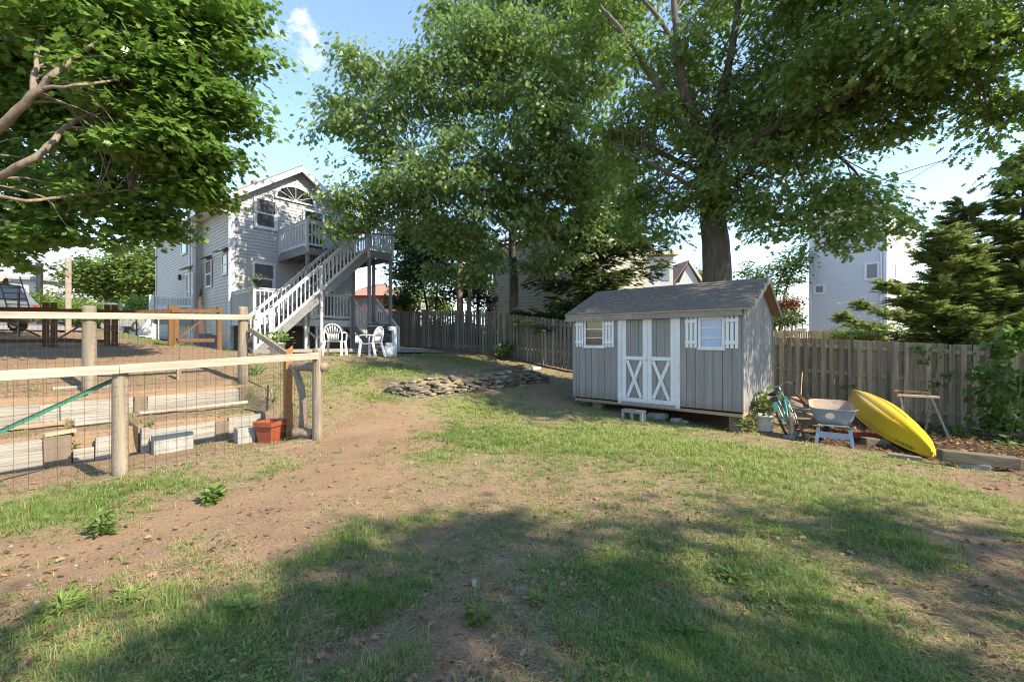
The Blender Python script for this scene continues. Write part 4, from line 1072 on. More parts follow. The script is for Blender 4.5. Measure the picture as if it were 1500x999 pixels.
# ================================================================ kayak, upside down, nose on the ground
K0 = Vector(pix(1249, 578, 8.5)); K1 = Vector(pix(1365, 667, 5.95))
axv = (K1-K0); KL = axv.length; axv.normalize()
hull = Vector(W(-.22, -.12, .95)).normalized()         # the way the hull bottom faces
hull = (hull-axv*hull.dot(axv)).normalized(); side = axv.cross(hull).normalized()
if Vector(side).dot(Vector(W(1, 0, -1))) > 0: side = -side   # side points to the lower left edge
ky = thing('kayak', 'yellow kayak lying upside down, nose resting on the landscape timber', 'kayak', tuple(K1))
NS = 40; sec = [(-1, -.02), (-1.02, .10), (-.93, .33), (-.74, .60), (-.60, .80), (-.36, .93), (-.30, .90), (-.24, .96), (0, 1.0), (.24, .96), (.30, .90), (.36, .93), (.60, .80), (.74, .60), (.93, .33), (1.02, .10), (1, -.02), (.8, -.16), (.4, -.26), (0, -.30), (-.4, -.26), (-.8, -.16)]
HW, HD = .285, .30
def kpt(u, q):
    e = abs(2*u-1)
    w = HW*(1-e**2.1)**.85+.014
    d = HD*(.22+.78*(1-e**2.2)**.8)
    rock = 0
    keel = e**2.2                      # ends become a sharp vee
    s, h = q
    sh = math.copysign(abs(s)**(1+1.2*keel*(1 if 0 < h < .9 else 0)), s)*(1-.12*keel*(h > .3))
    hh = h*d+rock
    if h > .05: hh = h*d+rock+.05*keel*(1-abs(s))
    return K0+axv*(u*KL)+side*(sh*w)+hull*(hh-.02)
mb = MB(); ns = len(sec)
us = [.5-.5*math.cos(math.pi*i/NS) for i in range(NS+1)]
for u in us:
    for q in sec: mb.v.append(tuple(kpt(u, q)))
for i in range(NS):
    for k in range(ns): mb.f.append((i*ns+k, i*ns+(k+1) % ns, (i+1)*ns+(k+1) % ns, (i+1)*ns+k))
mb.f += [tuple(reversed(range(ns))), tuple(NS*ns+k for k in range(ns))]
hl = mb.build('hull', m_kayak, ky, smooth=True)
for s in (-.30, .30):
    g = MB(); pts = [kpt(u, (s, .905))+hull*.001 for u in np.linspace(.08, .70, 30)]
    g.tube(pts, .007, 6); g.build('keel_groove', m_groove, ky)
g = MB(); g.tube([kpt(u, (-1.02, .04)) for u in np.linspace(.02, .985, 40)], .016, 8); g.tube([kpt(u, (1.02, .04)) for u in np.linspace(.02, .985, 40)], .016, 8)
g.build('gunwale', m_kayak, ky, smooth=True)
# lettering, upside down along the lower side near the nose
fc = bpy.data.curves.new('lettering', 'FONT'); fc.body = 'PRODIGY II'; fc.size = .060; fc.extrude = 0; fc.align_x = 'CENTER'; fc.align_y = 'CENTER'; fc.shear = .2
txt = bpy.data.objects.new('lettering', fc); COL.objects.link(txt); bpy.context.view_layer.update()
tm_ = bpy.data.meshes.new_from_object(txt.evaluated_get(bpy.context.evaluated_depsgraph_get())); bpy.data.objects.remove(txt); tm_.materials.clear()
KS = 1 if Vector(W(-1, -.3, -.6)).dot(side) > 0 else -1; uc = .87; off = rootloc(ky)
for v in tm_.vertices:      # wrap the letters on the hull side, reading away from the nose, tops towards the rim
    u = uc-v.co.x/KL; a, c = kpt(u, (KS*1.02, .10)), kpt(u, (KS*.93, .33)); L = (a-c).length
    t = .5+v.co.y/max(L, .05); q = c.lerp(a, t); n = (kpt(u+.01, (KS*1.02, .10))-a).cross(a-c).normalized()
    if n.dot(q-(K0+axv*(u*KL))) < 0: n = -n
    v.co = q+n*.006-off
link(tm_, 'lettering', m_decal, ky)
MB().tube([kpt(.99, (0, .3)), kpt(1, (0, .2))+axv*.04+Vector((0, 0, .02)), kpt(.985, (0, -.1))], .007, 6).build('grab_loop', m_cable, ky)

# ================================================================ bucket, pots, plants
def pot_leaves(root, c, r, h, n, size, outline, m, up=.5, name='foliage'):
    pos = np.array(c)+RNG.normal(size=(n, 3))*np.array([r*.5, r*.5, h*.28])+np.array([0, 0, h*.5])
    d = pos-np.array(c); d[:, 2] = d[:, 2]*.3+.05; d = d+RNG.normal(size=d.shape)*.06
    nr = np.stack([RNG.normal(size=n)*.5, RNG.normal(size=n)*.5, np.ones(n)], 1)
    leaves_mesh(name, m, root, pos, d, nr, size*(.6+.7*RNG.random(n)), outline, RNG.random(n))
    s = MB()
    for k in range(9):
        q = pos[k]; s.tube([tuple(c), ((c[0]+q[0])/2, (c[1]+q[1])/2, c[2]+h*.3), tuple(q)], .004, 5, False)
    s.build('stem', L_weed_stem, root)
L_weed_stem = M('green_stem', (.12, .16, .04), (.08, .11, .03))
A = gp(1119, 630); bq = thing('bucket', 'worn white plastic bucket holding a pale leafy plant by the bicycle', 'bucket', A)
mb = MB(); mb.lathe(A, [(.135, 0), (.14, .01), (.162, .26), (.172, .262), (.172, .285), (.162, .29), (.155, .285), (.15, .24)], 28); mb.build('pail', m_bucket, bq, smooth=True)
MB().lathe((A[0], A[1], A[2]+.20), [(.01, .03), (.145, .03), (.145, .04), (.01, .04)], 20).build('soil', m_soil, bq)
pot_leaves(bq, (A[0], A[1], A[2]+.25), .19, .34, 75, .105, HEART, L_pot)
A = gp(1096, 632); bq = thing('plant_pot', 'small brown plant pot at the corner of the shed', 'pot', A)
MB().lathe(A, [(.06, 0), (.085, .16), (.092, .16), (.092, .185), (.08, .185), (.075, .15)], 20).build('pot_body', m_pot, bq, smooth=True)
pot_leaves(bq, (A[0]-.05, A[1]-.08, A[2]+.13), .17, .16, 34, .12, OVAL, L_weed)

# ================================================================ scrap wood and junk between bicycle and kayak
def plank(p, q, w, h, lb, m, cat='plank', name='scrap_plank', up=(0, 0, 1)):
    return tag(MB().bar(p, q, w, h, up).build(name, m, base=p, bevel=.004), lb, cat)
P_ = lambda px_, py_, yc: pix(px_, py_, yc)
plank(P_(1168, 634, 7.0), P_(1200, 606, 6.85), .10, .03, 'orange brown plank leaning up toward the wheelbarrow leg', m_cedar)
plank(P_(1160, 634, 7.0), P_(1158, 604, 7.0), .05, .04, 'short upright tan stake just right of the bicycle wheel', m_plank)
plank(P_(1150, 596, 8.6), P_(1205, 603, 8.2), .20, .06, 'grey thick board across the top of the scrap wood heap', m_plankgrey)
plank(P_(1162, 582, 8.9), P_(1190, 594, 8.3), .12, .05, 'pale split log on the scrap wood heap behind the bicycle', m_plank)
plank(P_(1170, 578, 8.7), P_(1184, 593, 8.3), .09, .035, 'dark brown board end poking up from the scrap heap', m_stain)
plank(P_(1185, 606, 8.0), P_(1212, 616, 7.4), .11, .04, 'pale scrap board sloping down behind the wheelbarrow leg', m_plank)
plank(P_(1155, 616, 8.3), P_(1240, 618, 7.8), .16, .10, 'dark rotting timber at the bottom of the scrap heap', m_tie)
plank(P_(1165, 607, 8.5), P_(1228, 610, 8.1), .14, .07, 'grey weathered timber in the middle of the scrap heap', m_plankgrey)
plank(P_(1230, 611, 7.9), P_(1300, 618, 7.6), .12, .06, 'dark board lying under the middle of the kayak', m_tie)
tag(MB().tube([P_(1175, 545, 10.7), P_(1172, 598, 9.6)], .012, 8).build('broom_handle', m_plank, base=P_(1172, 598, 9.6)), 'thin bamboo coloured pole leaning on the fence behind the scrap heap', 'pole')
A = P_(1160, 590, 9.3); mb = MB(); mb.lathe(A, [(.05, -.25), (.17, -.24), (.20, -.05), (.19, .05), (.16, .07)], 18); tag(mb.build('log_round', m_log, base=A, smooth=True), 'thick cut log round standing behind the bicycle front wheel', 'log')
for i, (px_, py_, s, lb, m) in enumerate(((1158, 642, .055, 'broken brick near the bicycle wheel', m_concrete), (1166, 638, .06, 'pale rubble lump under the leaning orange plank', m_concrete), (1184, 642, .055, 'pinkish rubble chunk left of the wheelbarrow legs', M('pink_rubble', (.42, .30, .25), (.30, .2, .16), scale=9, bump=.6)), (1150, 641, .05, 'small dirty stone under the bicycle tyre', m_stone))):
    A = gp(px_, py_); mb = MB(); stone(mb, (A[0], A[1], A[2]+s*.4), s*1.3, s, s*.8, i); tag(mb.build('rubble', m, base=A, bevel=.01), lb, 'rubble')
# red cloth crumpled on the ground
A = gp(1262, 641); mb = MB(); n = 26
for i in range(n):
    for j in range(n):
        x = A[0]+(i/(n-1)-.5)*.62; y = A[1]+(j/(n-1)-.5)*.55
        e = max(abs(i/(n-1)-.5), abs(j/(n-1)-.5))*2
        mb.v.append((x+.06*math.sin(j*.7), y+.05*math.sin(i*.6), hz(x, y)+.015+.10*float(fbm(x*6, y*6, 3))*(1-e**3)))
for i in range(n-1):
    for j in range(n-1): mb.f.append((i*n+j, (i+1)*n+j, (i+1)*n+j+1, i*n+j+1))
o = mb.build('cloth', m_tarp, base=A, smooth=True); o.modifiers.new('Solid', 'SOLIDIFY').thickness = .006
tag(o, 'crumpled dark red cloth on the ground under the kayak', 'cloth')
# landscape timbers
def tie(p, q, w, h, lb):
    tag(MB().bar(p, q, w, h).build('landscape_timber', m_tie, base=p, bevel=.012), lb, 'timber', 'landscape timbers in front of the fence bed')
A = gp(1376, 680); Bq = gp(1492, 691)
tie((A[0], A[1], A[2]+.13), (Bq[0], Bq[1], Bq[2]+.11), .15, .14, 'long old landscape timber running right from the kayak nose')
A = gp(1282, 664); Bq = gp(1366, 676)
tie((A[0]-.15, A[1]+.55, hz(A[0], A[1]+.55)+.03), (Bq[0]-.1, Bq[1]+.95, hz(Bq[0], Bq[1]+.95)+.03), .15, .15, 'dark landscape timber in the shade below the kayak')
A = gp(1425, 686); tag(MB().box((A[0], A[1], A[2]+.02), (.30, .16, .10)).build('paver', m_concrete, base=A, bevel=.008), 'concrete paver propping the long landscape timber', 'paver')
A = gp(1328, 672); tag(MB().box((A[0]-.02, A[1], A[2]+.02), (.34, .10, .06)).build('board_strip', M('pale_board', (.24, .19, .15), (.16, .13, .1))), 'pale strip of board on the soil under the kayak nose', 'board')
# trestle bench near the fence
bt = thing('sawhorse', 'old wooden sawhorse with a rusty top between kayak and fence', 'sawhorse', P_(1345, 628, 8.2))
a, c = Vector(P_(1312, 578, 8.2)), Vector(P_(1374, 581, 8.0))
MB().bar(a, c, .12, .035).build('top_board', m_plank, bt)
MB().bar(P_(1309, 571, 8.4), P_(1362, 575, 8.2), .05, .03).build('clamp_bar', m_rust, bt)
for t in (.12, .85):
    p = a+(c-a)*t
    for s in (-1, 1):
        q = p+Vector(W(.10*(1 if t > .5 else -1), .24*s, 0)); q.z = hz(q.x, q.y)
        MB().bar(p-Vector((0, 0, .02)), q, .07, .035, (1, 0, 0)).build('leg', m_plankgrey, bt)
MB().bx(a.x-.03, a.x+.04, a.y-.04, a.y+.04, a.z+.02, a.z+.07).build('clamp_jaw', m_rust, bt)
# ================================================================ clapboard helper
def clap(mb, ax, c, ext, z0, z1, lap=.125, out=.021, sgn=1):
    """slanted siding courses on a plane; ax 'x' = plane x=c facing sgn*x, ax 'y' = plane y=c facing sgn*y; ext(z) -> (u0,u1)"""
    z = z0
    while z < z1-.01:
        zt = min(z+lap, z1); u0, u1 = ext(z); v0, v1 = ext(zt)
        if u1-u0 < .02: break
        P = (lambda o, u, zz: (c+sgn*o, u, zz)) if ax == 'x' else (lambda o, u, zz: (u, c+sgn*o, zz))
        a, b2, d, e = P(out, u0, z), P(out, u1, z), P(.002, v1, zt), P(.002, v0, zt)
        mb.poly([a, b2, d, e] if (ax == 'x') == (sgn > 0) else [e, d, b2, a])
        f, g = P(0, u0, z), P(0, u1, z)
        mb.poly([f, g, b2, a] if (ax == 'x') == (sgn > 0) else [a, b2, g, f])
        z = zt
    return mb
def win(root, ax, c, u0, u1, z0, z1, sgn=1, fw=.09, pm=None, sash=True, fm=None, depth=.035):
    """framed sash window set proud of a wall"""
    fm = fm or m_white; pm = pm or m_pane
    def bx(mb, o0, o1, a, b2, p, q):
        lo, hi = sorted((c+sgn*o0, c+sgn*o1))
        return mb.bx(lo, hi, a, b2, p, q) if ax == 'x' else mb.bx(a, b2, lo, hi, p, q)
    w = MB(); d = depth
    bx(w, .0, d, u0, u0+fw, z0, z1); bx(w, .0, d, u1-fw, u1, z0, z1); bx(w, .0, d, u0+fw, u1-fw, z1-fw, z1); bx(w, .0, d, u0+fw, u1-fw, z0, z0+fw)
    w = w.build('window', fm, root)
    bx(MB(), .004, .012, u0+fw-.01, u1-fw+.01, z0+fw-.01, z1-fw+.01).build('pane', pm, w)
    if sash:
        zm = (z0+z1)/2; s = MB(); bx(s, .0121, d-.008, u0+fw, u1-fw, zm-.025, zm+.025)
        bx(s, .0121, d-.012, u0+fw, u0+fw+.03, z0+fw, zm-.025); bx(s, .0121, d-.012, u1-fw-.03, u1-fw, z0+fw, zm-.025); bx(s, .0121, d-.012, u0+fw+.03, u1-fw-.03, z0+fw, z0+fw+.03)
        s.build('sash', fm, w)
    return w
# ================================================================ the house
HX, Y0, Y1, YR = -17.95, 5.3, 10.1, 7.7
HB, EZ, RZ = .95, 6.75, 8.42
house = thing('house', 'two storey grey sided house with gable, half round window and rear deck', 'house', (HX, YR, HB))
slp = (RZ-EZ)/(YR-Y0)
def gext(z):
    if z <= EZ: return (Y0, Y1)
    k = (z-EZ)/slp; return (Y0+k, Y1-k)
mb = MB(); clap(mb, 'x', HX, gext, 2.0, RZ-.05); mb.build('gable_wall', m_siding, house)
mb = MB(); clap(mb, 'y', Y0, lambda z: (-21.55, HX), 1.2, EZ, sgn=-1); clap(mb, 'x', -21.55, lambda z: (4.98, Y0), 1.2, EZ); clap(mb, 'y', 4.98, lambda z: (-28.2, -21.55), 1.2, EZ, sgn=-1)
mb.build('side_wall', M('grey_vinyl_siding_warm_bounce', (.41, .395, .365), (.355, .34, .315), scale=1.2, rough=.6), house)  # same siding as the gable, warm light bounced off the dirt put into its colour
mb = MB(); mb.bx(-28.2, HX-.02, Y0+.02, Y1, HB-.3, EZ); mb.prism([(HX-.02, Y0+.02, EZ), (HX-.02, Y1, EZ), (HX-.02, YR, RZ-.06)], (-10.2, 0, 0)); mb.bx(-28.2, -21.57, 5.0, Y0+.019, HB-.3, EZ)
mb.build('wall_core', m_siding, house)
MB().bx(HX-.01, HX+.012, Y0, Y1, HB-.3, 1.99).build('foundation', M('brown_foundation', (.20, .14, .10), (.12, .085, .06), scale=5, rough=.95), house)
MB().bx(HX+.0285, HX+.045, Y0-.03, Y0+.10, 1.2, EZ-.05).build('corner_trim', m_whiteclean, house); MB().bx(HX-.10, HX+.045, Y0-.046, Y0-.0305, 1.2, EZ-.05).build('corner_trim', m_whiteclean, house)
MB().bx(-21.66, -21.515, 4.935, 4.951, 1.2, EZ-.1).build('corner_trim', m_whiteclean, house); MB().bx(-21.52, -21.50, 4.952, 5.06, 1.2, EZ-.1).build('corner_trim', m_whiteclean, house)
mb = MB(); mb.bx(-28.22, -28.1, 4.93, 4.951, 1.2, EZ-.1); mb.build('corner_trim', m_whiteclean, house)
mb = MB()
for s in (-1, 1):
    ov = .42; ye = YR+s*(YR-Y0+ov); ze = EZ-slp*ov+.06
    mb.hexa([(-28.6, ye, ze), (HX+.32, ye, ze), (HX+.32, YR, RZ+.06), (-28.6, YR, RZ+.06), (-28.6, ye, ze+.12), (HX+.32, ye, ze+.12), (HX+.32, YR, RZ+.18), (-28.6, YR, RZ+.18)])
rf = mb.build('roof', m_roof, house)
mb = MB()
for s in (-1, 1):
    ov = .43; ye = YR+s*(YR-Y0+ov); ze = EZ-slp*ov+.06
    mb.prism([(HX+.322, ye, ze-.16), (HX+.322, YR, RZ-.10), (HX+.322, YR, RZ+.13), (HX+.322, ye, ze+.07)], (.03, 0, 0))
mb.build('rake_board', m_whiteclean, rf)
mb = MB()
for s in (-1, 1):
    ov = .40; ye = YR+s*(YR-Y0+ov); ze = EZ-slp*ov+.035
    mb.prism([(HX+.02, ye, ze), (HX+.02, YR, RZ+.03), (HX+.02, YR, RZ+.05), (HX+.02, ye, ze+.02)], (.30, 0, 0))
mb.bx(-28.5, HX, Y0-.40, Y0-.02, EZ-.27, EZ-.25); mb.build('soffit', m_whiteclean, rf)
c0 = onx(387, 262, -22); MB().bx(-22.55, -22.2, 7.45, 7.8, RZ-.3, RZ+.62).build('chimney', m_chimney, house)
mb = MB(); mb.bx(-28.5, HX+.30, Y0-.56, Y0-.43, EZ-.30, EZ-.19); gt = mb.build('gutter', m_whiteclean, house)
MB().tube([(HX+.1, Y0-.5, EZ-.3), (HX+.06, Y0-.35, EZ-.52), (HX+.06, Y0-.07, EZ-.62), (HX+.06, Y0-.07, 1.4)], .045, 8).build('downspout', m_whiteclean, house)
MB().tube([(-21.72, Y0-.5, EZ-.3), (-21.72, 4.9, EZ-.6), (-21.72, 4.9, 1.5)], .045, 8).build('downspout', m_whiteclean, house)
m_dimpane = M('curtained_glass', (.16, .16, .16), (.05, .055, .06), scale=2, rough=.06, stretch=(1, 1, .5), spec=.8)
win(house, 'x', HX+.03, 6.02, 6.87, 5.79, 7.0, pm=m_dimpane); win(house, 'x', HX+.03, 5.97, 6.80, 3.25, 4.52, pm=m_dimpane)
# half round window with radiating bars
yc_, zc_, rx_, rz_ = 7.56, 7.17, .80, .60
mb = MB(); po = []; pi_ = []
for k in range(21):
    a = math.pi*k/20; po.append((yc_+math.cos(a)*rx_, zc_+math.sin(a)*rz_)); pi_.append((yc_+math.cos(a)*(rx_-.08), zc_+math.sin(a)*(rz_-.08)))
for k in range(20):
    q = [po[k], po[k+1], pi_[k+1], pi_[k]]
    mb.prism([(HX+.031, y, z) for y, z in q], (.05, 0, 0))
mb.bx(HX+.031, HX+.081, yc_-rx_, yc_+rx_, zc_-.07, zc_-.001)
w = mb.build('half_round_window', m_whiteclean, house)
MB().prism([(HX+.033, y, z) for y, z in pi_], (.012, 0, 0)).build('pane', m_pane, w)
mb = MB()
for k in range(1, 6):
    a = math.pi*k/6; mb.bar((HX+.058, yc_, zc_), (HX+.058, yc_+math.cos(a)*(rx_-.08), zc_+math.sin(a)*(rz_-.08)), .013, .018, (1, 0, 0))
mb.build('muntin', m_whiteclean, w)
# doors and windows on the deck levels
w = win(house, 'x', HX+.03, 7.85, 9.55, 4.95, 6.95, fw=.08, sash=False); MB().bx(HX+.045, HX+.075, 8.66, 8.74, 5.03, 6.87).build('door_stile', m_whiteclean, w)
win(house, 'x', HX+.03, 7.6, 9.2, 2.35, 4.35, fw=.08, sash=False, pm=m_dimpane)
# side windows, door, lamp
def sidewin(px0, px1, py0, py1, y, pm=m_dimpane, fw=.06):
    a, c = ony(px0, py0, y), ony(px1, py1, y); win(house, 'y', y-.03, min(a[0], c[0]), max(a[0], c[0]), c[2], a[2], sgn=-1, fw=fw, pm=pm)
    return a, c
sidewin(303, 312, 383, 420, Y0); sidewin(327, 335, 372, 402, Y0, M('warm_curtain', (.40, .25, .18), (.3, .18, .12), rough=.2)); sidewin(267, 275, 328, 371, 4.98)
a, c = sidewin(275, 285, 402, 452, 4.98, fw=.05)
for (u, py_, y) in ((307, 381, Y0), (331, 370, Y0), (280, 396, 4.98)):
    p = ony(u, py_, y); MB().hexa([(p[0]-.35, y-.35, p[2]-.02), (p[0]+.35, y-.35, p[2]-.02), (p[0]+.35, y-.02, p[2]+.12), (p[0]-.35, y-.02, p[2]+.12), (p[0]-.35, y-.35, p[2]+.02), (p[0]+.35, y-.35, p[2]+.02), (p[0]+.35, y-.02, p[2]+.18), (p[0]-.35, y-.02, p[2]+.18)]).build('awning', m_roof, house)
p = ony(268, 407, 4.98); mb = MB(); mb.lathe((p[0], 4.86, p[2]-.1), [(.03, 0), (.07, .04), (.07, .2), (.02, .26)], 10); mb.build('wall_lamp', m_black, house)
# ================================================================ decks
def railing(root, p, q, h, posts=True, sp=.125, name='railing', m=None):
    """balustrade between two points (may slope)"""
    m = m or m_deck; p, q = Vector(p), Vector(q); L = (q-p).length; n = max(2, int(math.hypot(q.x-p.x, q.y-p.y)/sp)); mb = MB(); U = Vector((0, 0, 1))
    mb.bar(p+U*h, q+U*h, .09, .035); mb.bar(p+U*(h-.065), q+U*(h-.065), .035, .085); mb.bar(p+U*.09, q+U*.09, .035, .085)
    for i in range(1, n):
        c = p+(q-p)*i/n; mb.bx(c.x-.018, c.x+.018, c.y-.018, c.y+.018, c.z+.05, c.z+h-.03)
    r = mb.build(name, m, root)
    for e in ({'p': (p,), 'q': (q,)}.get(posts, (p, q)) if posts else ()):
        MB().bx(e.x-.045, e.x+.045, e.y-.045, e.y+.045, e.z-.22, e.z+h+.02).build('newel', m, r)
    return r
deck = thing('deck', 'raised two level wooden deck with white railings and long outdoor stairs', 'deck', (-15.5, 7.5, 1.1))
UZ = 4.9; DXf = -15.5; DYl, DYr = 6.93, 9.74; LX = -14.35
mb = MB()
for i in range(18):
    x0 = HX+.05+i*.136
    if x0+.13 < DXf: mb.bx(x0, x0+.13, DYl, DYr, UZ-.04, UZ)
for i in range(8): mb.bx(DXf+.005+i*.143, DXf+.138+i*.143, 8.66, DYr, UZ-.04, UZ)
mb.build('upper_floor', m_deckgrey, deck)
mb = MB(); mb.bx(HX+.05, DXf, DYl-.03, DYl+.01, UZ-.28, UZ-.041).bx(DXf-.04, DXf+.001, DYl+.011, 8.6, UZ-.28, UZ-.041).bx(HX+.05, LX, DYr, DYr+.04, UZ-.28, UZ-.041).bx(LX-.04, LX, 8.66, DYr-.001, UZ-.28, UZ-.041)
for i in range(6): mb.bx(HX+.1, DXf-.05, DYl+.3+i*.42, DYl+.34+i*.42, UZ-.26, UZ-.042)
mb.build('rim_joist', m_deckgrey, deck)
railing(deck, (HX+.08, DYl+.02, UZ), (DXf-.03, DYl+.02, UZ), .95)
railing(deck, (DXf-.03, DYl+.07, UZ), (DXf-.03, 8.55, UZ), .95, posts='q')
railing(deck, (LX-.03, 8.66, UZ), (LX-.03, DYr-.02, UZ), .95)
railing(deck, (HX+.08, DYr-.02, UZ), (LX-.08, DYr-.02, UZ), .95, posts='p')
for x, y in ((DXf-.06, DYl+.05), (LX-.07, 8.75), (LX-.07, DYr-.07), (DXf-.05, 8.75), (DXf-.1, DYr-.07)):
    MB().bx(x-.05, x+.05, y-.05, y+.05, hz(x, y)-.1, UZ-.281).build('post', m_deckgrey, deck)
# long stair falling along the deck front
SB = (4.85, hz(-14.8, 4.85)+.05); STp = (8.66, UZ)
U = Vector((0, 0, 1)); nst = 17
stp = MB(); 
for i in range(nst):
    t = (i+.5)/nst; y = STp[0]+(SB[0]-STp[0])*t; z = STp[1]+(SB[1]-STp[1])*t
    stp.bx(DXf+.05, LX-.04, y-.15, y+.13, z-.06, z-.02)
stp.build('stair_tread', m_deckgrey, deck)
for x in (LX-.02, DXf+.02):
    p, q = Vector((x, STp[0], STp[1]-.18)), Vector((x, SB[0], SB[1]-.1)); MB().bar(p, q, .045, .28).build('stringer', m_deckgrey, deck)
ymid = onx(470, 440, LX)[1]
for x in (LX+.03, DXf+.0):
    p, q = Vector((x, STp[0], STp[1])), Vector((x, SB[0], SB[1])); tm = (ymid-STp[0])/(SB[0]-STp[0]); mm_ = p+(q-p)*tm
    railing(deck, p, q, .93, posts=False, sp=.135, name='stair_railing')
    for t in (0, tm, .88, 1):
        e = p+(q-p)*t; MB().bx(e.x-.045, e.x+.045, e.y-.045, e.y+.045, (hz(e.x, e.y)-.1) if t > 0 else e.z-.3, e.z+.96).build('stair_post', m_deck, deck)
# lower deck, its own stairs
LZ = 2.33; lx = -15.8
mb = MB()
for i in range(15):
    mb.bx(HX+.05+i*.141, HX+.185+i*.141, 5.3, 9.9, LZ-.04, LZ)
mb.build('lower_floor', m_deckgrey, deck)
MB().bx(lx-.01, lx+.03, 5.3, 9.9, LZ-.28, LZ-.041).build('rim_joist', m_deck, deck); MB().bx(HX+.05, lx-.011, 5.27, 5.3, LZ-.28, LZ-.041).build('rim_joist', m_deck, deck)
railing(deck, (HX+.12, 5.33, LZ), (lx, 5.33, LZ), .95, sp=.10); railing(deck, (lx, 5.38, LZ), (lx, 8.74, LZ), .95, posts=False)
railing(deck, (HX+.1, 9.86, LZ), (lx-.05, 9.86, LZ), .95, posts='p')
for y in (6.1, 7.45, 8.85):
    MB().bx(lx-.10, lx-.02, y-.045, y+.045, hz(lx, y)-.1, LZ-.281).build('post', m_deck, deck)
    for s in (-1, 1): MB().bar((lx-.06, y+s*.04, 1.62), (lx-.06, y+s*.5, LZ-.29), .05, .08, (1, 0, 0)).build('brace', m_deck, deck)
for yy in (8.82, 9.9):
    p, q = Vector((lx, yy, LZ)), Vector((lx+1.55, yy, hz(lx+1.5, yy)+.05)); railing(deck, p, q, .92, name='stair_railing'); MB().bar(p-U*.15, q-U*.0, .045, .25).build('stringer', m_deckgrey, deck)
s = MB()
for i in range(6):
    t = (i+.6)/6; x = lx+1.5*t; z = LZ-(LZ-1.15)*t; s.bx(x-.15, x+.14, 8.85, 9.87, z-.05, z-.01)
s.build('stair_tread', m_deckgrey, deck)
MB().bx(HX+.04, HX+.06, 5.35, 9.8, 1.0, LZ-.3).build('skirt_board', _mats['brown_foundation'], deck)
# patio curb
A = gp(445, 512); Bq = gp(575, 512)
tag(MB().bx(-14.0, -13.75, 4.6, 8.7, hz(-13.9, 7)-.05, hz(-13.9, 7)+.13).build('curb', m_patio, base=(-13.9, 7, 1.1)), 'low pale masonry kerb along the patio edge under the deck', 'kerb')

# ================================================================ patio furniture
def chair(loc, rz, label):
    c = thing('patio_chair', label, 'chair', loc, (0, 0, rz), 'white plastic chairs on the patio')
    # local: faces +y, seat at z .42
    mb = MB(); n = 12
    def surf(fn, nu, nv, th):
        b0 = len(mb.v)
        for s in (0, 1):
            for i in range(nu+1):
                for j in range(nv+1):
                    p = fn(i/nu, j/nv); mb.v.append((p[0], p[1]-(th if s else 0)*p[3], p[2]-(th if s else 0)*p[4]))
        N = (nu+1)*(nv+1)
        for i in range(nu):
            for j in range(nv):
                a = b0+i*(nv+1)+j; mb.f.append((a, a+nv+1, a+nv+2, a+1)); mb.f.append((a+N, a+N+1, a+N+nv+2, a+N+nv+1))
        rim = [b0+i*(nv+1) for i in range(nu+1)]+[b0+nu*(nv+1)+j for j in range(1, nv+1)]+[b0+i*(nv+1)+nv for i in range(nu-1, -1, -1)]+[b0+j for j in range(nv-1, 0, -1)]
        for k in range(len(rim)):
            a, b2 = rim[k], rim[(k+1) % len(rim)]; mb.f.append((a, a+N, b2+N, b2))
    surf(lambda u, v: ((u-.5)*(.44+.04*v), -.20+.42*v, .42-.02*math.sin(v*3.1)-.03*(v > .9), 0, 1), 8, 8, .012)
    mb.build('seat', m_plasticwhite, c, local=True)
    mb = MB()
    bk = lambda x, z: (x, -.21-.24*(z-.42)-.05*(1-(x/.24)**2)*0, z)
    # arched outer hoop and fan slats
    hoop = [bk(-.23, .42), bk(-.245, .55), bk(-.24, .68), bk(-.19, .80), bk(-.10, .87), bk(0, .89), bk(.10, .87), bk(.19, .80), bk(.24, .68), bk(.245, .55), bk(.23, .42)]
    P, rr = limb(hoop, .024, .024); mb.tube(P, rr, 8)
    for k in range(-3, 4):
        top = bk(k*.062*1.15, .86-.022*abs(k)**1.5); 
        mb.bar(bk(k*.045, .43), bk(k*.05, .62), .034, .010, (0, 1, .3)); mb.bar(bk(k*.05, .615), top, .036, .010, (0, 1, .3))
    mb.bar(bk(-.235, .60), bk(.235, .60), .012, .02, (0, 1, .2)) if False else None
    mb.build('backrest', m_plasticwhite, c, smooth=True, local=True)
    for s in (-1, 1):
        a = MB(); P, rr = limb([(s*.24, -.26, .64), (s*.27, -.05, .655), (s*.275, .15, .645), (s*.265, .22, .60), (s*.255, .22, .42)], .023, .022); a.tube(P, rr, 8); a.build('armrest', m_plasticwhite, c, smooth=True, local=True)
        MB().hexa([(s*.27-.028, .20, 0), (s*.27+.028, .20, 0), (s*.27+.028, .25, 0), (s*.27-.028, .25, 0), (s*.235-.03, .16, .43), (s*.235+.03, .16, .43), (s*.235+.03, .215, .43), (s*.235-.03, .215, .43)]).build('leg', m_plasticwhite, c, local=True)
        MB().hexa([(s*.26-.028, -.36, 0), (s*.26+.028, -.36, 0), (s*.26+.028, -.31, 0), (s*.26-.028, -.31, 0), (s*.225-.03, -.24, .43), (s*.225+.03, -.24, .43), (s*.225+.03, -.19, .43), (s*.225-.03, -.19, .43)]).build('leg', m_plasticwhite, c, local=True)
    return c
A = pix(491, 519, 12.4); chair((A[0], A[1], hz(A[0], A[1])+.0), TH+R(8), 'white plastic patio chair seen from behind, backrest toward the lawn')
A = pix(543, 518, 12.9); chair((A[0], A[1], hz(A[0], A[1])+.0), TH+R(75), 'white plastic patio chair turned sideways, nearest the propane tank')
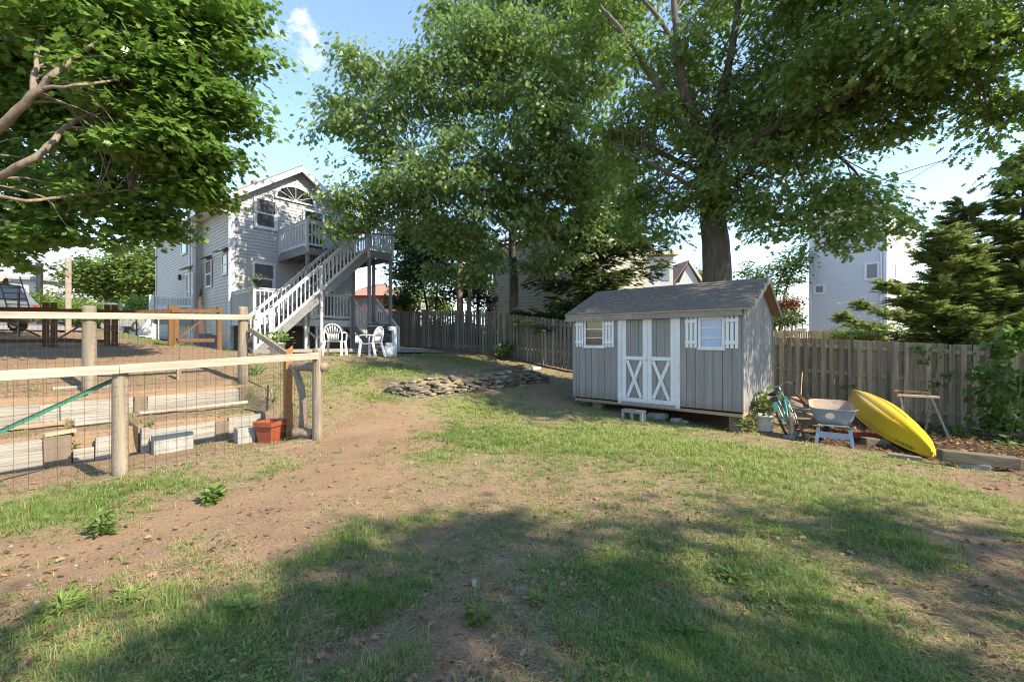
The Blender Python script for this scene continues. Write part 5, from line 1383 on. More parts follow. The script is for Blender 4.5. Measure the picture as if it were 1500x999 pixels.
A = pix(570, 516, 13.6); A = (A[0], A[1], hz(A[0], A[1])); pt = thing('propane_tank', 'white propane tank standing at the edge of the patio', 'gas tank', A)
MB().lathe(A, [(.11, 0), (.11, .03), (.14, .05), (.155, .12), (.155, .26), (.14, .31), (.06, .345)], 22).build('cylinder_shell', m_tank, pt, smooth=True)
mb = MB(); mb.lathe((A[0], A[1], A[2]+.33), [(.10, 0), (.11, .06), (.11, .115), (.095, .115), (.095, .02), (.05, .01)], 22); mb.build('collar', m_tank, pt, smooth=True)
MB().lathe((A[0], A[1], A[2]+.345), [(.02, 0), (.02, .05), (.035, .055), (.035, .075), (.01, .08)], 12).build('valve', m_steel, pt)
A = pix(580, 513, 14.2); z = hz(A[0], A[1]); tag(MB().bx(A[0]-.05, A[0]+.05, A[1]-.11, A[1]+.0, z, z+1.0).bx(A[0]-.05, A[0]+.05, A[1]-.26, A[1]-.111, z+.86, z+1.0).build('gate_post', m_white, base=A), 'short white post with a stub arm where the deck meets the fence', 'post')
# grill
A = pix(556, 510, 14.6); z = hz(A[0], A[1]); gr = thing('grill', 'black covered barbecue grill at the foot of the deck steps', 'grill', (A[0], A[1], z), (0, 0, TH))
mb = MB(); n = 14; b0 = 0
for xx in (-.36, .36):
    for k in range(n+1):
        a = math.pi*k/n; mb.v.append((xx, -math.cos(a)*.24, .86+math.sin(a)*.20))
for k in range(n): mb.f.append((k, k+1, n+2+k, n+1+k))
mb.f += [tuple(range(n+1)), tuple(reversed(range(n+1, 2*n+2))), (0, n+1, 2*n+1, n)]
mb.build('lid', m_black, gr, local=True)
MB().hexa([(-.30, -.2, .70), (.30, -.2, .70), (.30, .2, .70), (-.30, .2, .70), (-.36, -.24, .858), (.36, -.24, .858), (.36, .24, .858), (-.36, .24, .858)]).build('firebox', m_black, gr, local=True)
MB().bx(-.62, -.37, -.2, .2, .83, .85).build('side_shelf', m_steel, gr, local=True); MB().bx(.37, .62, -.2, .2, .83, .85).build('side_shelf', m_steel, gr, local=True)
MB().tube([(-.25, -.28, .96), (.25, -.28, .96)], .014, 8).build('handle', m_steel, gr, local=True)
for x in (-.3, .3):
    for y in (-.18, .18): MB().bx(x-.02, x+.02, y-.02, y+.02, 0, .72).build('leg', m_black, gr, local=True)
MB().bx(-.3, .3, -.18, .18, .18, .2).build('bottom_shelf', m_black, gr, local=True)
# planter tub by the stair foot
A = pix(406, 511, 11.6); z = hz(A[0], A[1]); A = (A[0], A[1], z); pw = thing('planter_tub', 'white tub with a leafy green plant at the foot of the stairs', 'planter', A)
MB().lathe(A, [(.16, 0), (.20, .30), (.215, .30), (.215, .34), (.195, .34), (.18, .25)], 22).build('tub', m_white, pw, smooth=True)
MB().lathe((A[0], A[1], A[2]+.27), [(.01, .03), (.18, .03), (.18, .04), (.01, .04)], 18).build('soil', m_soil, pw)
pot_leaves(pw, (A[0], A[1], A[2]+.32), .28, .24, 110, .13, OVAL, L_weed)
# hanging pot on the lower deck rail
A = onx(378, 417, lx+.08); bp = thing('flower_pot', 'dark hanging pot with trailing plant hooked on the lower deck rail', 'pot', A)
MB().lathe((A[0], A[1], A[2]-.02), [(.10, 0), (.17, .16), (.18, .2), (.16, .2), (.13, .12)], 18).build('pot_body', m_black, bp, smooth=True)
MB().tube([(A[0]-.15, A[1], A[2]+.18), (A[0]-.1, A[1], A[2]+.42), (A[0], A[1], A[2]+.5), (A[0]+.1, A[1], A[2]+.42), (A[0]+.15, A[1], A[2]+.18)], .006, 6).build('hanger', m_cable, bp)
pot_leaves(bp, (A[0], A[1], A[2]+.16), .42, .16, 110, .11, LANCE, L_weed); pot_leaves(bp, (A[0]+.1, A[1]-.22, A[2]-.28), .20, .35, 50, .09, LANCE, L_weed)
# leaning dark tapered board, blue bins near the house wall
A = onx(300, 472, -15.9); Bq = ony(300, 425, Y0-.12)
q = ony(297, 470, 4.6); r_ = ony(299, 419, 4.9)
mb = MB(); mb.tube([(q[0], 4.5, hz(q[0], 4.5)), (q[0], 4.55, hz(q[0], 4.5)+.25), (r_[0]-.02, 4.75, r_[2]-.5), (r_[0], 4.84, r_[2])], [.12, .21, .07, .02], 12)
tag(mb.build('closed_umbrella', M('dark_canvas', (.055, .032, .024), (.035, .02, .016), scale=8, stretch=(4, 4, .4)), base=q), 'dark brown folded parasol leaning against the side of the house', 'parasol')
for px_, lb in ((301, 'dark blue bin behind the orange gate, beside the parasol'), (313, 'second dark blue bin, nearer the corner post of the house')):
    A = pix(px_, 500, 14.6); z = hz(A[0], A[1]); bn_ = thing('bin', lb, 'bin', (A[0], A[1], z), (0, 0, TH))
    MB().hexa([(-.12, -.12, 0), (.12, -.12, 0), (.12, .12, 0), (-.12, .12, 0), (-.15, -.15, .5), (.15, -.15, .5), (.15, .15, .5), (-.15, .15, .5)]).build('bin_body', m_navy, bn_, local=True, bevel=.02)
    MB().bx(-.16, .16, -.16, .16, .501, .53).build('lid', m_navy, bn_, local=True, bevel=.01)

# ================================================================ dark stained gates across the yard
GX = -15.2
def gy(px_): return onx(px_, 499, GX)[1]
gates = thing('yard_gate', 'dark stained timber gates with diagonal braces across the back yard', 'gate', (GX, 1, 1.35))
def gpost(px_, w, top_py, m):
    y = gy(px_); z = hz(GX, y); t = onx(px_, top_py, GX)[2]
    MB().bx(GX-w/2, GX+w/2, y-w/2, y+w/2, z-.1, t).build('post', m, gates)
for px_, tp, m in ((67, 443, m_stain), (79, 443, m_stain), (157, 446, m_stain), (168, 446, m_stain), (250, 447, m_cedar), (258, 448, m_cedar), (321, 449, m_cedar)): gpost(px_, .115, tp, m)
def grail(pa, ya, pb, yb, m, w=.09, x=GX+.075, nm='rail'):
    MB().bar(onx(pa, ya, x), onx(pb, yb, x), .04, w, (1, 0, 0) if abs(ya-yb) > 8 else (0, 0, 1)).build(nm, m, gates)
grail(-80, 453, 75, 454, m_stain, .13); grail(76, 455, 165, 456, m_stain, .11); grail(166, 456, 250, 456, m_stain, .09); grail(251, 455, 322, 455, m_cedar, .10)
grail(82, 498, 122, 474, m_cedar, .09, nm='brace'); grail(-5, 464, 58, 492, m_stain, .09, nm='brace'); grail(259, 496, 294, 470, m_cedar, .09, nm='brace')
grail(260, 498, 314, 498, m_cedar, .10); grail(80, 498, 158, 500, m_stain, .09); grail(-60, 499, 64, 499, m_stain, .09)
wire_panel((GX+.02, gy(-60)), (GX+.02, gy(320)), (1.40, 1.42), (2.3, 2.5), gates)
# ================================================================ side deck and things in the left distance
A, Bq = pix(214, 470, 19), pix(282, 470, 17.2)
sd = thing('side_deck', 'small grey side deck with a white post along the far side of the house', 'deck', A)
z0 = hz(A[0], A[1])
p, q = pix(222, 452, 19.0), pix(282, 452, 17.6)
MB().bar((p[0], p[1], p[2]-.05), (q[0], q[1], q[2]-.05), .06, .04).build('platform', m_deckgrey, sd)
railing(sd, p, q, .55, sp=.11)
MB().bar((p[0], p[1], p[2]-.4), (q[0], q[1], q[2]-.4), .05, .55).build('skirt_board', m_deckgrey, sd)
w_ = pix(222, 452, 18.8); MB().bx(w_[0]-.08, w_[0]+.08, w_[1]-.08, w_[1]+.08, w_[2]-.6, w_[2]+.62).build('post', m_white, sd)
A = pix(228, 494, 15.5); z = hz(A[0], A[1])
tb = thing('garden_table', 'thin white table legs standing on the grass beyond the dark gates', 'table', (A[0], A[1], z), (0, 0, TH))
for s in (-.11, .11): MB().tube([(s, 0, 0), (s, 0, .9)], .018, 8).build('leg', m_whiteclean, tb, local=True); 
MB().bx(-.32, .22, -.2, .2, .9, .92).build('table_top', m_whiteclean, tb, local=True)
MB().hexa([(-.45, -.1, .35), (-.1, -.1, .55), (-.1, -.08, .55), (-.45, -.08, .35), (-.2, -.1, .75), (-.1, -.1, .75), (-.1, -.08, .75), (-.2, -.08, .75)]).build('cloth_corner', m_whiteclean, tb, local=True)
# white post
A = pix(100, 480, 17); z = hz(A[0], A[1]); tag(MB().bx(A[0]-.085, A[0]+.085, A[1]-.085, A[1]+.085, z-.2, pix(100, 379, 17)[2]).build('pole', m_rail, base=(A[0], A[1], z), bevel=.01), 'tall square white pole rising behind the dark gates', 'pole')
# neighbouring white house
nh = thing('neighbour_house', 'low white neighbour house with dappled pale roof at the far left', 'house', pix(20, 460, 34))
c0 = Vector(pix(59, 440, 34)); u = Vector(W(-1, -.55, 0)).normalized(); v = Vector(W(.35, 1, 0)).normalized()
zE, zR, zb = pix(59, 410, 34)[2], pix(0, 386, 34)[2]+.3, 2.0
def NP(a, b2, z): q = c0+u*a+v*b2; return (q.x, q.y, z)
mb = MB(); mb.hexa([NP(0, 0, zb), NP(9, 0, zb), NP(9, 8, zb), NP(0, 8, zb), NP(0, 0, zE), NP(9, 0, zE), NP(9, 8, zE), NP(0, 8, zE)]); mb.build('wall', m_sidingwhite, nh)
mb = MB(); mb.hexa([NP(-.5, -.6, zE-.05), NP(9.5, -.6, zE-.05), NP(9.5, 4, zR+1.2), NP(3.2, 4, zR+1.2), NP(-.5, -.6, zE+.12), NP(9.5, -.6, zE+.12), NP(9.5, 4, zR+1.36), NP(3.2, 4, zR+1.36)])
mb.hexa([NP(-.5, -.6, zE-.04), NP(3.2, 4, zR+1.2), NP(3.2, 4, zR+1.2), NP(-.5, 8.6, zE-.04), NP(-.5, -.6, zE+.11), NP(3.2, 4, zR+1.35), NP(3.2, 4.02, zR+1.35), NP(-.5, 8.6, zE+.11)])
mb.build('roof', M('pale_blue_roof', (.27, .28, .31), (.20, .21, .24), scale=1, rough=.9), nh)
w = MB(); w.hexa([NP(1.0, -.04, zb+1.0), NP(2.1, -.04, zb+1.0), NP(2.1, -.005, zb+1.0), NP(1.0, -.005, zb+1.0), NP(1.0, -.04, zE-.5), NP(2.1, -.04, zE-.5), NP(2.1, -.005, zE-.5), NP(1.0, -.005, zE-.5)]); w = w.build('window', m_whiteclean, nh)
MB().hexa([NP(1.1, -.06, zb+1.1), NP(2.0, -.06, zb+1.1), NP(2.0, -.041, zb+1.1), NP(1.1, -.041, zb+1.1), NP(1.1, -.06, zE-.6), NP(2.0, -.06, zE-.6), NP(2.0, -.041, zE-.6), NP(1.1, -.041, zE-.6)]).build('pane', m_panelight, w)
A = pix(58, 470, 33); tag(MB().lathe((A[0], A[1], 1.5), [(.20, 0), (.20, pix(58, 389, 33)[2]-1.5), (.24, pix(58, 389, 33)[2]-1.49), (.24, pix(58, 387, 33)[2]-1.4), (.1, pix(58, 387, 33)[2]-1.38)], 14).build('stove_pipe', m_black, base=A), 'tall black stove pipe at the corner of the white neighbour house', 'pipe')
# grey carport
A, Bq = pix(62, 419, 38), pix(116, 419, 40); cp_ = thing('carport', 'flat roofed grey carport beside the white neighbour house', 'carport', (A[0], A[1], 2.2))
MB().bar(A, Bq, 3.2, .45).build('roof', M('slate_blue_fascia', (.24, .28, .33), (.19, .22, .27)), cp_)
for t in (.03, .95):
    p = Vector(A)+(Vector(Bq)-Vector(A))*t; MB().bx(p.x-.08, p.x+.08, p.y-.08, p.y+.08, 1.8, p.z-.2).build('post', m_black, cp_)
b_ = Vector(W(0, 1.8, 0)); MB().bar((Vector(A)+b_)-Vector((0, 0, 1.1)), (Vector(Bq)+b_)-Vector((0, 0, 1.1)), .1, 1.8).build('back_wall', M('carport_dark', (.06, .065, .07)), cp_)
# ---------------------------------------------------------------- vehicles
def car(name, loc, rz, label, cat, paint, tall=1.0):
    c = thing(name, label, cat, loc, (0, 0, rz))
    # local +x forward, 4.5 m long
    prof = [(-2.2, .45), (-2.25, .75), (-2.2, 1.0), (-2.05, 1.06), (-1.75, 1.62*tall), (-1.5, 1.70*tall), (.35, 1.70*tall), (.6, 1.62*tall), (1.25, 1.08), (2.0, .98), (2.22, .8), (2.25, .45), (1.9, .32), (-1.9, .32)]
    mb = MB(); ws = [.86 if z < 1.1 else .68 for x, z in prof]; n = len(prof)
    for s in (-1, 1):
        for (x, z), w in zip(prof, ws): mb.v.append((x, s*w, z))
    mb.f = [tuple(range(n)), tuple(reversed(range(n, 2*n)))]+[((i+1) % n, i, n+i, n+(i+1) % n) for i in range(n)]
    mb.build('body', paint, c, local=True, bevel=.03)
    for s in (-1, 1):
        for a, b2 in ((-1.62, -.72), (-.66, .1), (.16, .85)):
            zt = 1.6*tall if b2 < .7 else 1.38
            mb = MB(); mb.poly([(a-(.12 if a < -1.5 else 0), s*.868, 1.10), (b2+(.15 if b2 > .7 else 0), s*.868, 1.10), (b2-(.15 if b2 > .7 else 0), s*.712, 1.56*tall), (a+.06, s*.712, 1.56*tall)]); mb.build('side_window', m_pane, c, local=True)
    MB().poly([(-2.085, -.62, 1.09), (-2.085, .62, 1.09), (-1.815, .55, 1.56*tall), (-1.815, -.55, 1.56*tall)]).build('rear_window', m_pane, c, local=True)
    MB().poly([(1.20, -.62, 1.14), (1.20, .62, 1.14), (.70, .55, 1.58*tall), (.70, -.55, 1.58*tall)]).build('windscreen', m_pane, c, local=True)
    for x in (-1.35, 1.4):
        for s in (-1, 1):
            w = MB().lathe((x, s*.80, .34), [(.10, -.11), (.30, -.11), (.34, -.07), (.34, .07), (.30, .11), (.10, .11)], 20, Matrix.Rotation(R(90), 3, 'X')).build('wheel', m_rubber, c, local=True)
            MB().lathe((x, s*.80, .34), [(.02, -.115), (.20, -.118), (.20, .118), (.02, .115)], 16, Matrix.Rotation(R(90), 3, 'X')).build('rim', m_steel, w, local=True)
    for s in (-1, 1):
        MB().box((-2.20, s*.72, .86), (.08, .12, .14)).build('tail_light', m_taillight, c, local=True)
        MB().box((2.17, s*.66, .80), (.12, .3, .13)).build('headlight', m_panelight, c, local=True)
    MB().box((-2.26, 0, .5), (.1, 1.6, .16)).build('bumper', m_cardark, c, local=True)
    return c
A = pix(-66, 490, 14.6); zc = hz(A[0], A[1]); car('parked_car', (A[0], A[1], zc), TH+R(172), 'silver car parked behind the dark gates at the left edge', 'car', m_car)
A = pix(153, 470, 27.0); zc = hz(A[0], A[1]); car('parked_car', (A[0], A[1], zc+.1), TH+R(-82), 'pale car parked beyond the hedge with sunlit windscreen', 'car', m_car, 1.05)
# boat rack with upturned canoe and ladder
A = pix(-6, 480, 13.2); zc = hz(A[0], A[1])
ck = thing('canoe', 'upturned tan canoe on a dark rack at the far left edge', 'canoe', (A[0], A[1], pix(0, 415, 13.2)[2]), (0, 0, TH+R(4)))
mb = MB(); n = 12; m = 16
for i in range(m+1):
    t = i/m; w = .42*math.sin(math.pi*(.04+.92*t))**.6; hgt = .38*math.sin(math.pi*(.08+.84*t))**.5
    for k in range(n+1):
        a = math.pi*k/n; mb.v.append((-2.8+3.1*t, -math.cos(a)*w, math.sin(a)*hgt))
for i in range(m):
    for k in range(n): mb.f.append((i*(n+1)+k, (i+1)*(n+1)+k, (i+1)*(n+1)+k+1, i*(n+1)+k+1))
o = mb.build('canoe_hull', M('tan_canoe', (.40, .34, .25), (.28, .23, .17), scale=3), ck, smooth=True, local=True); o.modifiers.new('Solid', 'SOLIDIFY').thickness = .02
rk = thing('boat_rack', 'dark metal rack carrying the canoe behind the gates', 'rack', (A[0], A[1], zc), (0, 0, TH+R(4)))
hh = pix(0, 415, 13.2)[2]-zc
for x in (-2.2, -.9, .2):
    for s in (-.45, .45): MB().tube([(x, s, 0), (x, s, hh)], .03, 6).build('post', m_black, rk, local=True)
    MB().tube([(x, -.5, hh-.03), (x, .5, hh-.03)], .03, 6).build('crossbar', m_black, rk, local=True)
a, c = Vector(pix(13, 405, 13)), Vector(pix(33, 470, 12.8)); ld = thing('ladder', 'dark ladder leaning on the canoe rack', 'ladder', tuple(c))
off = Vector(W(.22, .1, .0))
for s in (-1, 1): MB().bar(a+off*s, c+off*s, .03, .06, (1, 0, 0)).build('stile', m_black, ld)
r_ = MB()
for k in range(1, 8):
    p = a+(c-a)*k/8; r_.tube([tuple(p-off), tuple(p+off)], .014, 6)
r_.build('rung', m_black, ld)
# hedge
hd = thing('hedge', 'clipped bright green rounded hedge in front of the pale car', 'hedge', pix(112, 472, 24))
lob = [(pix(px_, 455, 24), (1.0, 1.0, .62)) for px_ in (96, 112, 128)]+[(pix(138, 458, 24.5), (.7, .7, .5))]
rg = np.random.default_rng(5)
crown('foliage', L_hedge, hd, lob, 60, 16, .22, .10, OVAL, rg, flat=.9, gated=False, shell=.12)
MB().tube([pix(112, 478, 24), pix(112, 460, 24)], .06, 6).build('stem', m_barkdark, hd)
# ================================================================ buildings seen through the trees
bh = thing('townhouse', 'beige sided house wall behind the oak trunk and the fence', 'house', (-13, 19.5, 1))
mb = MB(); clap(mb, 'y', 19.5, lambda z: (-18.0, -11.4), .5, 7.4, lap=.18, out=.03, sgn=-1); clap(mb, 'x', -11.4, lambda z: (19.5, 27), .5, 7.4, lap=.18, out=.03); mb.build('wall', m_sidingbeige, bh)
MB().bx(-17.98, -11.42, 19.52, 27, .2, 7.4).build('wall_core', m_sidingbeige, bh)
mb = MB(); mb.hexa([(-18.4, 19.1, 7.35), (-11, 19.1, 7.35), (-11, 23, 8.9), (-18.4, 23, 8.9), (-18.4, 19.1, 7.5), (-11, 19.1, 7.5), (-11, 23, 9.05), (-18.4, 23, 9.05)]); mb.hexa([(-18.4, 27.4, 7.35), (-11, 27.4, 7.35), (-11, 23.01, 8.9), (-18.4, 23.01, 8.9), (-18.4, 27.4, 7.5), (-11, 27.4, 7.5), (-11, 23.01, 9.05), (-18.4, 23.01, 9.05)]); mb.build('roof', m_roof, bh)
mb = MB(); mb.bx(-18.03, -17.9, 19.44, 19.47, .5, 7.3); mb.build('corner_trim', m_sidingwhite, bh)
q = ony(713, 440, 19.3); mb = MB(); mb.prism([(-18.04, 19.6, 1.0), (-18.9, 19.6, 1.0), (-18.9, 19.6, 3.3), (-18.04, 19.6, 4.6)], (0, 1.2, 0)); mb.build('chimney', m_sidingbeige, bh)
# blue grey house on the right
Cq = pix(1298, 480, 30); X1, Yf = Cq[0], Cq[1]
bx_ = thing('townhouse', 'tall pale blue grey sided house with small white framed windows at the right', 'house', (X1, Yf, -.6)); XL = ony(1181, 430, Yf)[0]
zt = pix(1240, 334, 30)[2]+2.2; zb = pix(1240, 483, 30)[2]-1.5
mb = MB(); clap(mb, 'y', Yf, lambda z: (XL, X1), zb+1.2, zt-.6, lap=.20, out=.02, sgn=-1); mb.build('front_wall', m_sidingpale, bx_)
mb = MB(); clap(mb, 'x', X1, lambda z: (Yf, Yf+9.5), zb+1.2, zt-.6, lap=.20, out=.02); mb.build('side_wall', m_sidingwhite, bx_)  # sunlit face: whiter siding colour stands in for the light on it
MB().bx(XL+.02, X1-.02, Yf+.02, Yf+9.5, zb, zt-.6).build('wall_core', m_concrete, bx_)
mb = MB(); mb.bx(XL-.05, XL+.12, Yf-.05, Yf-.021, zb+1.2, zt-.6).bx(X1-.14, X1+.03, Yf-.05, Yf-.021, zb+1.2, zt-.6).bx(X1+.0215, X1+.05, Yf-.02, Yf+.14, zb+1.2, zt-.6); mb.build('corner_trim', m_whiteclean, bx_)
mb = MB(); ym, xm = Yf+4.75, (XL+X1)/2; mb.hexa([(XL-.4, Yf-.4, zt-.7), (X1+.4, Yf-.4, zt-.7), (X1+.4, Yf+9.9, zt-.7), (XL-.4, Yf+9.9, zt-.7), (xm-.1, Yf+2.5, zt+1.2), (xm+.1, Yf+2.5, zt+1.2), (xm+.1, Yf+7, zt+1.2), (xm-.1, Yf+7, zt+1.2)]); mb.build('roof', m_roof, bx_)
def fw(x0, x1, y0, y1):
    a, c = ony(x0, y0, Yf), ony(x1, y1, Yf); win(bx_, 'y', Yf-.02, a[0], c[0], c[2], a[2], sgn=-1, fw=.16, pm=m_blind, sash=False, fm=m_whiteclean)
fw(1265, 1289, 384, 409); fw(1187, 1206, 415, 429); fw(1258, 1270, 433, 447)
for y_, z_, h_ in ((6.2, 3.0, 1.0), (1.4, 6.0, 1.2), (6.4, 6.2, 1.2)): win(bx_, 'x', X1+.02, Yf+y_, Yf+y_+1.1, z_, z_+h_, fw=.14, pm=m_blind, sash=False, fm=m_whiteclean)
MB().tube([(X1-.25, Yf-.08, zt-.7), (X1-.25, Yf-.08, zb+1)], .06, 8).build('downspout', m_whiteclean, bx_)
bx_.rotation_euler = (0, 0, R(-13))
# its back steps
A = pix(1170, 478, 31); bs = thing('back_stairs', 'white railed back steps at the left of the blue grey house', 'stairs', A)
p, q = Vector(pix(1150, 487, 31)), Vector(pix(1176, 478, 31)); railing(bs, p, q, 1.0, name='railing'); p2, q2 = Vector(pix(1144, 489, 30)), Vector(pix(1166, 489, 30)); railing(bs, p2, q2, .9, name='railing')
MB().bar(p-U*.2, q-U*.2, .9, .2).build('step', m_deckgrey, bs)
# white houses and roofs in the middle distance
def ghouse(name, label, px0, px1, pye, pyb, yc, dep, wm, rm, rise, wins=()):
    a, c = Vector(pix(px0, pye, yc)), Vector(pix(px1, pye, yc)); d = (c-a); L = d.length; d.normalize(); nrm = Vector(W(0, 1, 0)); zt = a.z; zb = pix(px0, pyb, yc)[2]
    h = thing(name, label, 'house', tuple((a+c)/2-U*(zt-zb)))
    q = lambda s, t, z: tuple(a+d*s+nrm*t+U*(z-zt))
    MB().hexa([q(0, 0, zb), q(L, 0, zb), q(L, dep, zb), q(0, dep, zb), q(0, 0, zt), q(L, 0, zt), q(L, dep, zt), q(0, dep, zt)]).build('wall', wm, h)
    return h, q, L, zb, zt
h, q, L, zb, zt = ghouse('townhouse', 'cream white townhouse block behind the dark conifer', 900, 986, 374, 460, 44, 9, m_sidingwhite, m_roofbrown, 1.5)
MB().hexa([q(-.5, -.6, zt), q(L+.4, -.6, zt), q(L+.4, 9, zt), q(-.5, 9, zt), q(-.5, -.6, zt+.3), q(L+.4, -.6, zt+.3), q(L+.4, 4, zt+1.2), q(-.5, 4, zt+1.2)]).build('roof', M('tan_fascia', (.55, .45, .32)), h)
for t in (.30, .62, .80):
    w = MB().hexa([q(L*t, -.06, zt-2.6), q(L*t+.8, -.06, zt-2.6), q(L*t+.8, -.01, zt-2.6), q(L*t, -.01, zt-2.6), q(L*t, -.06, zt-.9), q(L*t+.8, -.06, zt-.9), q(L*t+.8, -.01, zt-.9), q(L*t, -.01, zt-.9)]).build('window', m_panelight, h)
h, q, L, zb, zt = ghouse('townhouse', 'small white gable end with a brown roof slope left of the oak trunk', 990, 1024, 414, 460, 50, 8, m_sidingwhite, m_roofbrown, 1.5)
zr = pix(1006, 385, 50)[2]
MB().prism([q(.4, .0, zt), q(L, 0, zt), q(L*.52, 0, zr)], tuple(Vector(W(0, 8, 0)))).build('gable_wall', m_sidingwhite, h)
MB().prism([q(-.3, -.3, zt-.1), q(L*.52, -.3, zr+.1), q(L*.52, -.3, zr+.3), q(-.3, -.3, zt+.1)], tuple(Vector(W(-1.2, 8, 0)))).build('roof', m_roofbrown, h)
MB().prism([q(L*.52, -.35, zr+.02), q(L+.4, -.35, zt-.2), q(L+.4, -.35, zt+.1), q(L*.52, -.35, zr+.3)], (0, .2, 0)).build('barge_board', m_sidingwhite, h)
MB().prism([q(L*.52, -.1, zr+.12), q(L+.35, -.1, zt-.1), q(L+.35, -.1, zt+.06), q(L*.52, -.1, zr+.28)], tuple(Vector(W(0, 8, 0)))).build('roof', m_roofbrown, h)
h, q, L, zb, zt = ghouse('brick_house', 'red brick house with salmon roof seen between the deck posts', 514, 575, 433, 480, 36, 8, m_brick, m_roofred, 1.2)
z2 = pix(540, 409, 36)[2]
MB().hexa([q(-.4, -.5, zt), q(L+.4, -.5, zt), q(L+.4, 8, zt), q(-.4, 8, zt), q(L*.25, 3, z2), q(L*.55, 3, z2), q(L*.55, 5, z2), q(L*.25, 5, z2)]).build('roof', m_roofred, h)
MB().hexa([q(L*.45, -.05, zt-1.9), q(L*.66, -.05, zt-1.9), q(L*.66, -.01, zt-1.9), q(L*.45, -.01, zt-1.9), q(L*.45, -.05, zt-.5), q(L*.66, -.05, zt-.5), q(L*.66, -.01, zt-.5), q(L*.45, -.01, zt-.5)]).build('window', m_panelight, h)
# basketball backboard
A = pix(621, 448, 27); bb_ = thing('basketball_hoop', 'white basketball backboard beyond the stockade fence', 'basketball hoop', (A[0], A[1], 1))
Rt = rotz(TH)
MB().box(A, (.40, .03, .40), Rt).build('backboard', m_whiteclean, bb_)
o = Vector(A)+Vector(W(0, -.05, 0)); k = MB()
for dx, dz, sx, sz in ((0, .10, .16, .02), (0, -.06, .16, .02), (-.07, .02, .02, .14), (.07, .02, .02, .14)): k.box(o+Vector(W(dx, 0, dz)), (sx, .01, sz), Rt)
k.build('target_square', m_black, bb_)
hp = MB(); c = o+Vector(W(0, -.18, -.12)); hp.torus(c, .13, .012, Matrix.Rotation(R(90), 3, 'X'), 18, 6); hp.build('rim', m_rust, bb_)
MB().tube([(A[0], A[1]+.1, 1), (A[0], A[1]+.1, A[2]-.1)], .05, 8).build('pole', m_black, bb_)
# far tan fence beyond the yard
ff = thing('far_fence', 'sunlit tan board fence beyond the yard, below the blue grey house', 'fence', pix(1195, 500, 20))
p, q = Vector(pix(1090, 483, 19)), Vector(pix(1300, 486, 17)); n = 60
for s0 in range(0, n, 10):
    mb = MB()
    for i in range(s0, s0+10):
        a = p+(q-p)*(i/n); c = p+(q-p)*((i+.9)/n); hgt = 2.0
        mb.bar(a-U*1.0, c-U*1.0, .02, hgt+rn.uniform(-.02, .02))
    mb.build('fence_panel', m_fencefar, ff)
# utility wires
for (a, b2, yc, lb) in (((505, 426), (577, 411), 30, 'upper overhead cable seen between the deck posts'), ((500, 440), (640, 392), 40, 'lower overhead cable behind the red brick house')):
    p, q = Vector(pix(*a, yc)), Vector(pix(*b2, yc)); e = (q-p)*1.2
    tag(MB().tube([tuple(p-e), tuple((p+q)/2-U*.1), tuple(q+e)], .012, 5).build('cable', m_cable, base=tuple(p)), lb, 'cable')
SUN_STRENGTH, SKY_STRENGTH, EXPOSURE = 3.2, .135, 1.8
CLOUD = (3.2, 3.4, 3.8, 1)
# ================================================================ trees
# ground that the photograph shows in full sun: (x0,x1,y0,y1, share of foliage kept whose shadow would land there)
GATES += [(-3.7, 1.3, 5.0, 7.3, .015), (-4.3, 1.6, 5.4, 6.6, .0), (-7.0, -3.7, -3, 2.3, .0), (-3.7, -2.9, -3, 1.1, .12), (-9.6, -5.0, -3, 4.6, .0), (-6.3, -4.6, 2.3, 5.0, .1), (-14, -9.6, -4, 3.0, .10),
          (-1.9, .4, 7.4, 9.5, .0), (.0, 1.3, 7.5, 9.6, .12), (-1.6, 1.2, 9.6, 12.2, .35), (-7.0, -4.4, 4.6, 6.0, .15), (-3.3, -2.2, 4.2, 5.0, .3)]
def lob(L): return [(pix(a, b, c), r) for a, b, c, r in L]
def grow(root, pts, r0, r1, bark, crownC, n_sub, sub_r, rng, name='branch', wob=.014, sublen=1.8):
    P, rr = limb(pts, r0, r1, wob, 5)
    mb = MB(); mb.tube(P, rr, 10)
    # side branches reach for leaf clumps close by
    if crownC is not None and len(crownC):
        A = np.array([tuple(p) for p in P])
        d = np.linalg.norm(crownC[:, None, :]-A[None], axis=2); j = d.argmin(1); dm = d.min(1)
        ok = np.where((dm < sublen) & (dm > .25))[0]
        if len(ok):
            for i in rng.choice(ok, min(n_sub, len(ok)), replace=False):
                k = max(0, j[i]-2); s = Vector(P[k]); e = Vector(crownC[i]); jt = lambda f: Vector(rng.normal(size=3)*f*dm[i]); al = (Vector(P[min(k+2, len(P)-1)])-s)*.6
                m = s.lerp(e, .35)+jt(.05)+al*.6+Vector((0, 0, .06*dm[i])); m2 = s.lerp(e, .7)+jt(.08)+al*.3
                Q, qq = limb([s, m, m2, e], min(sub_r, rr[k]*.6), .003, .006, 4); mb.tube(Q, qq, 5)
    return mb.build(name, bark, root, smooth=True)
rt = np.random.default_rng(21)
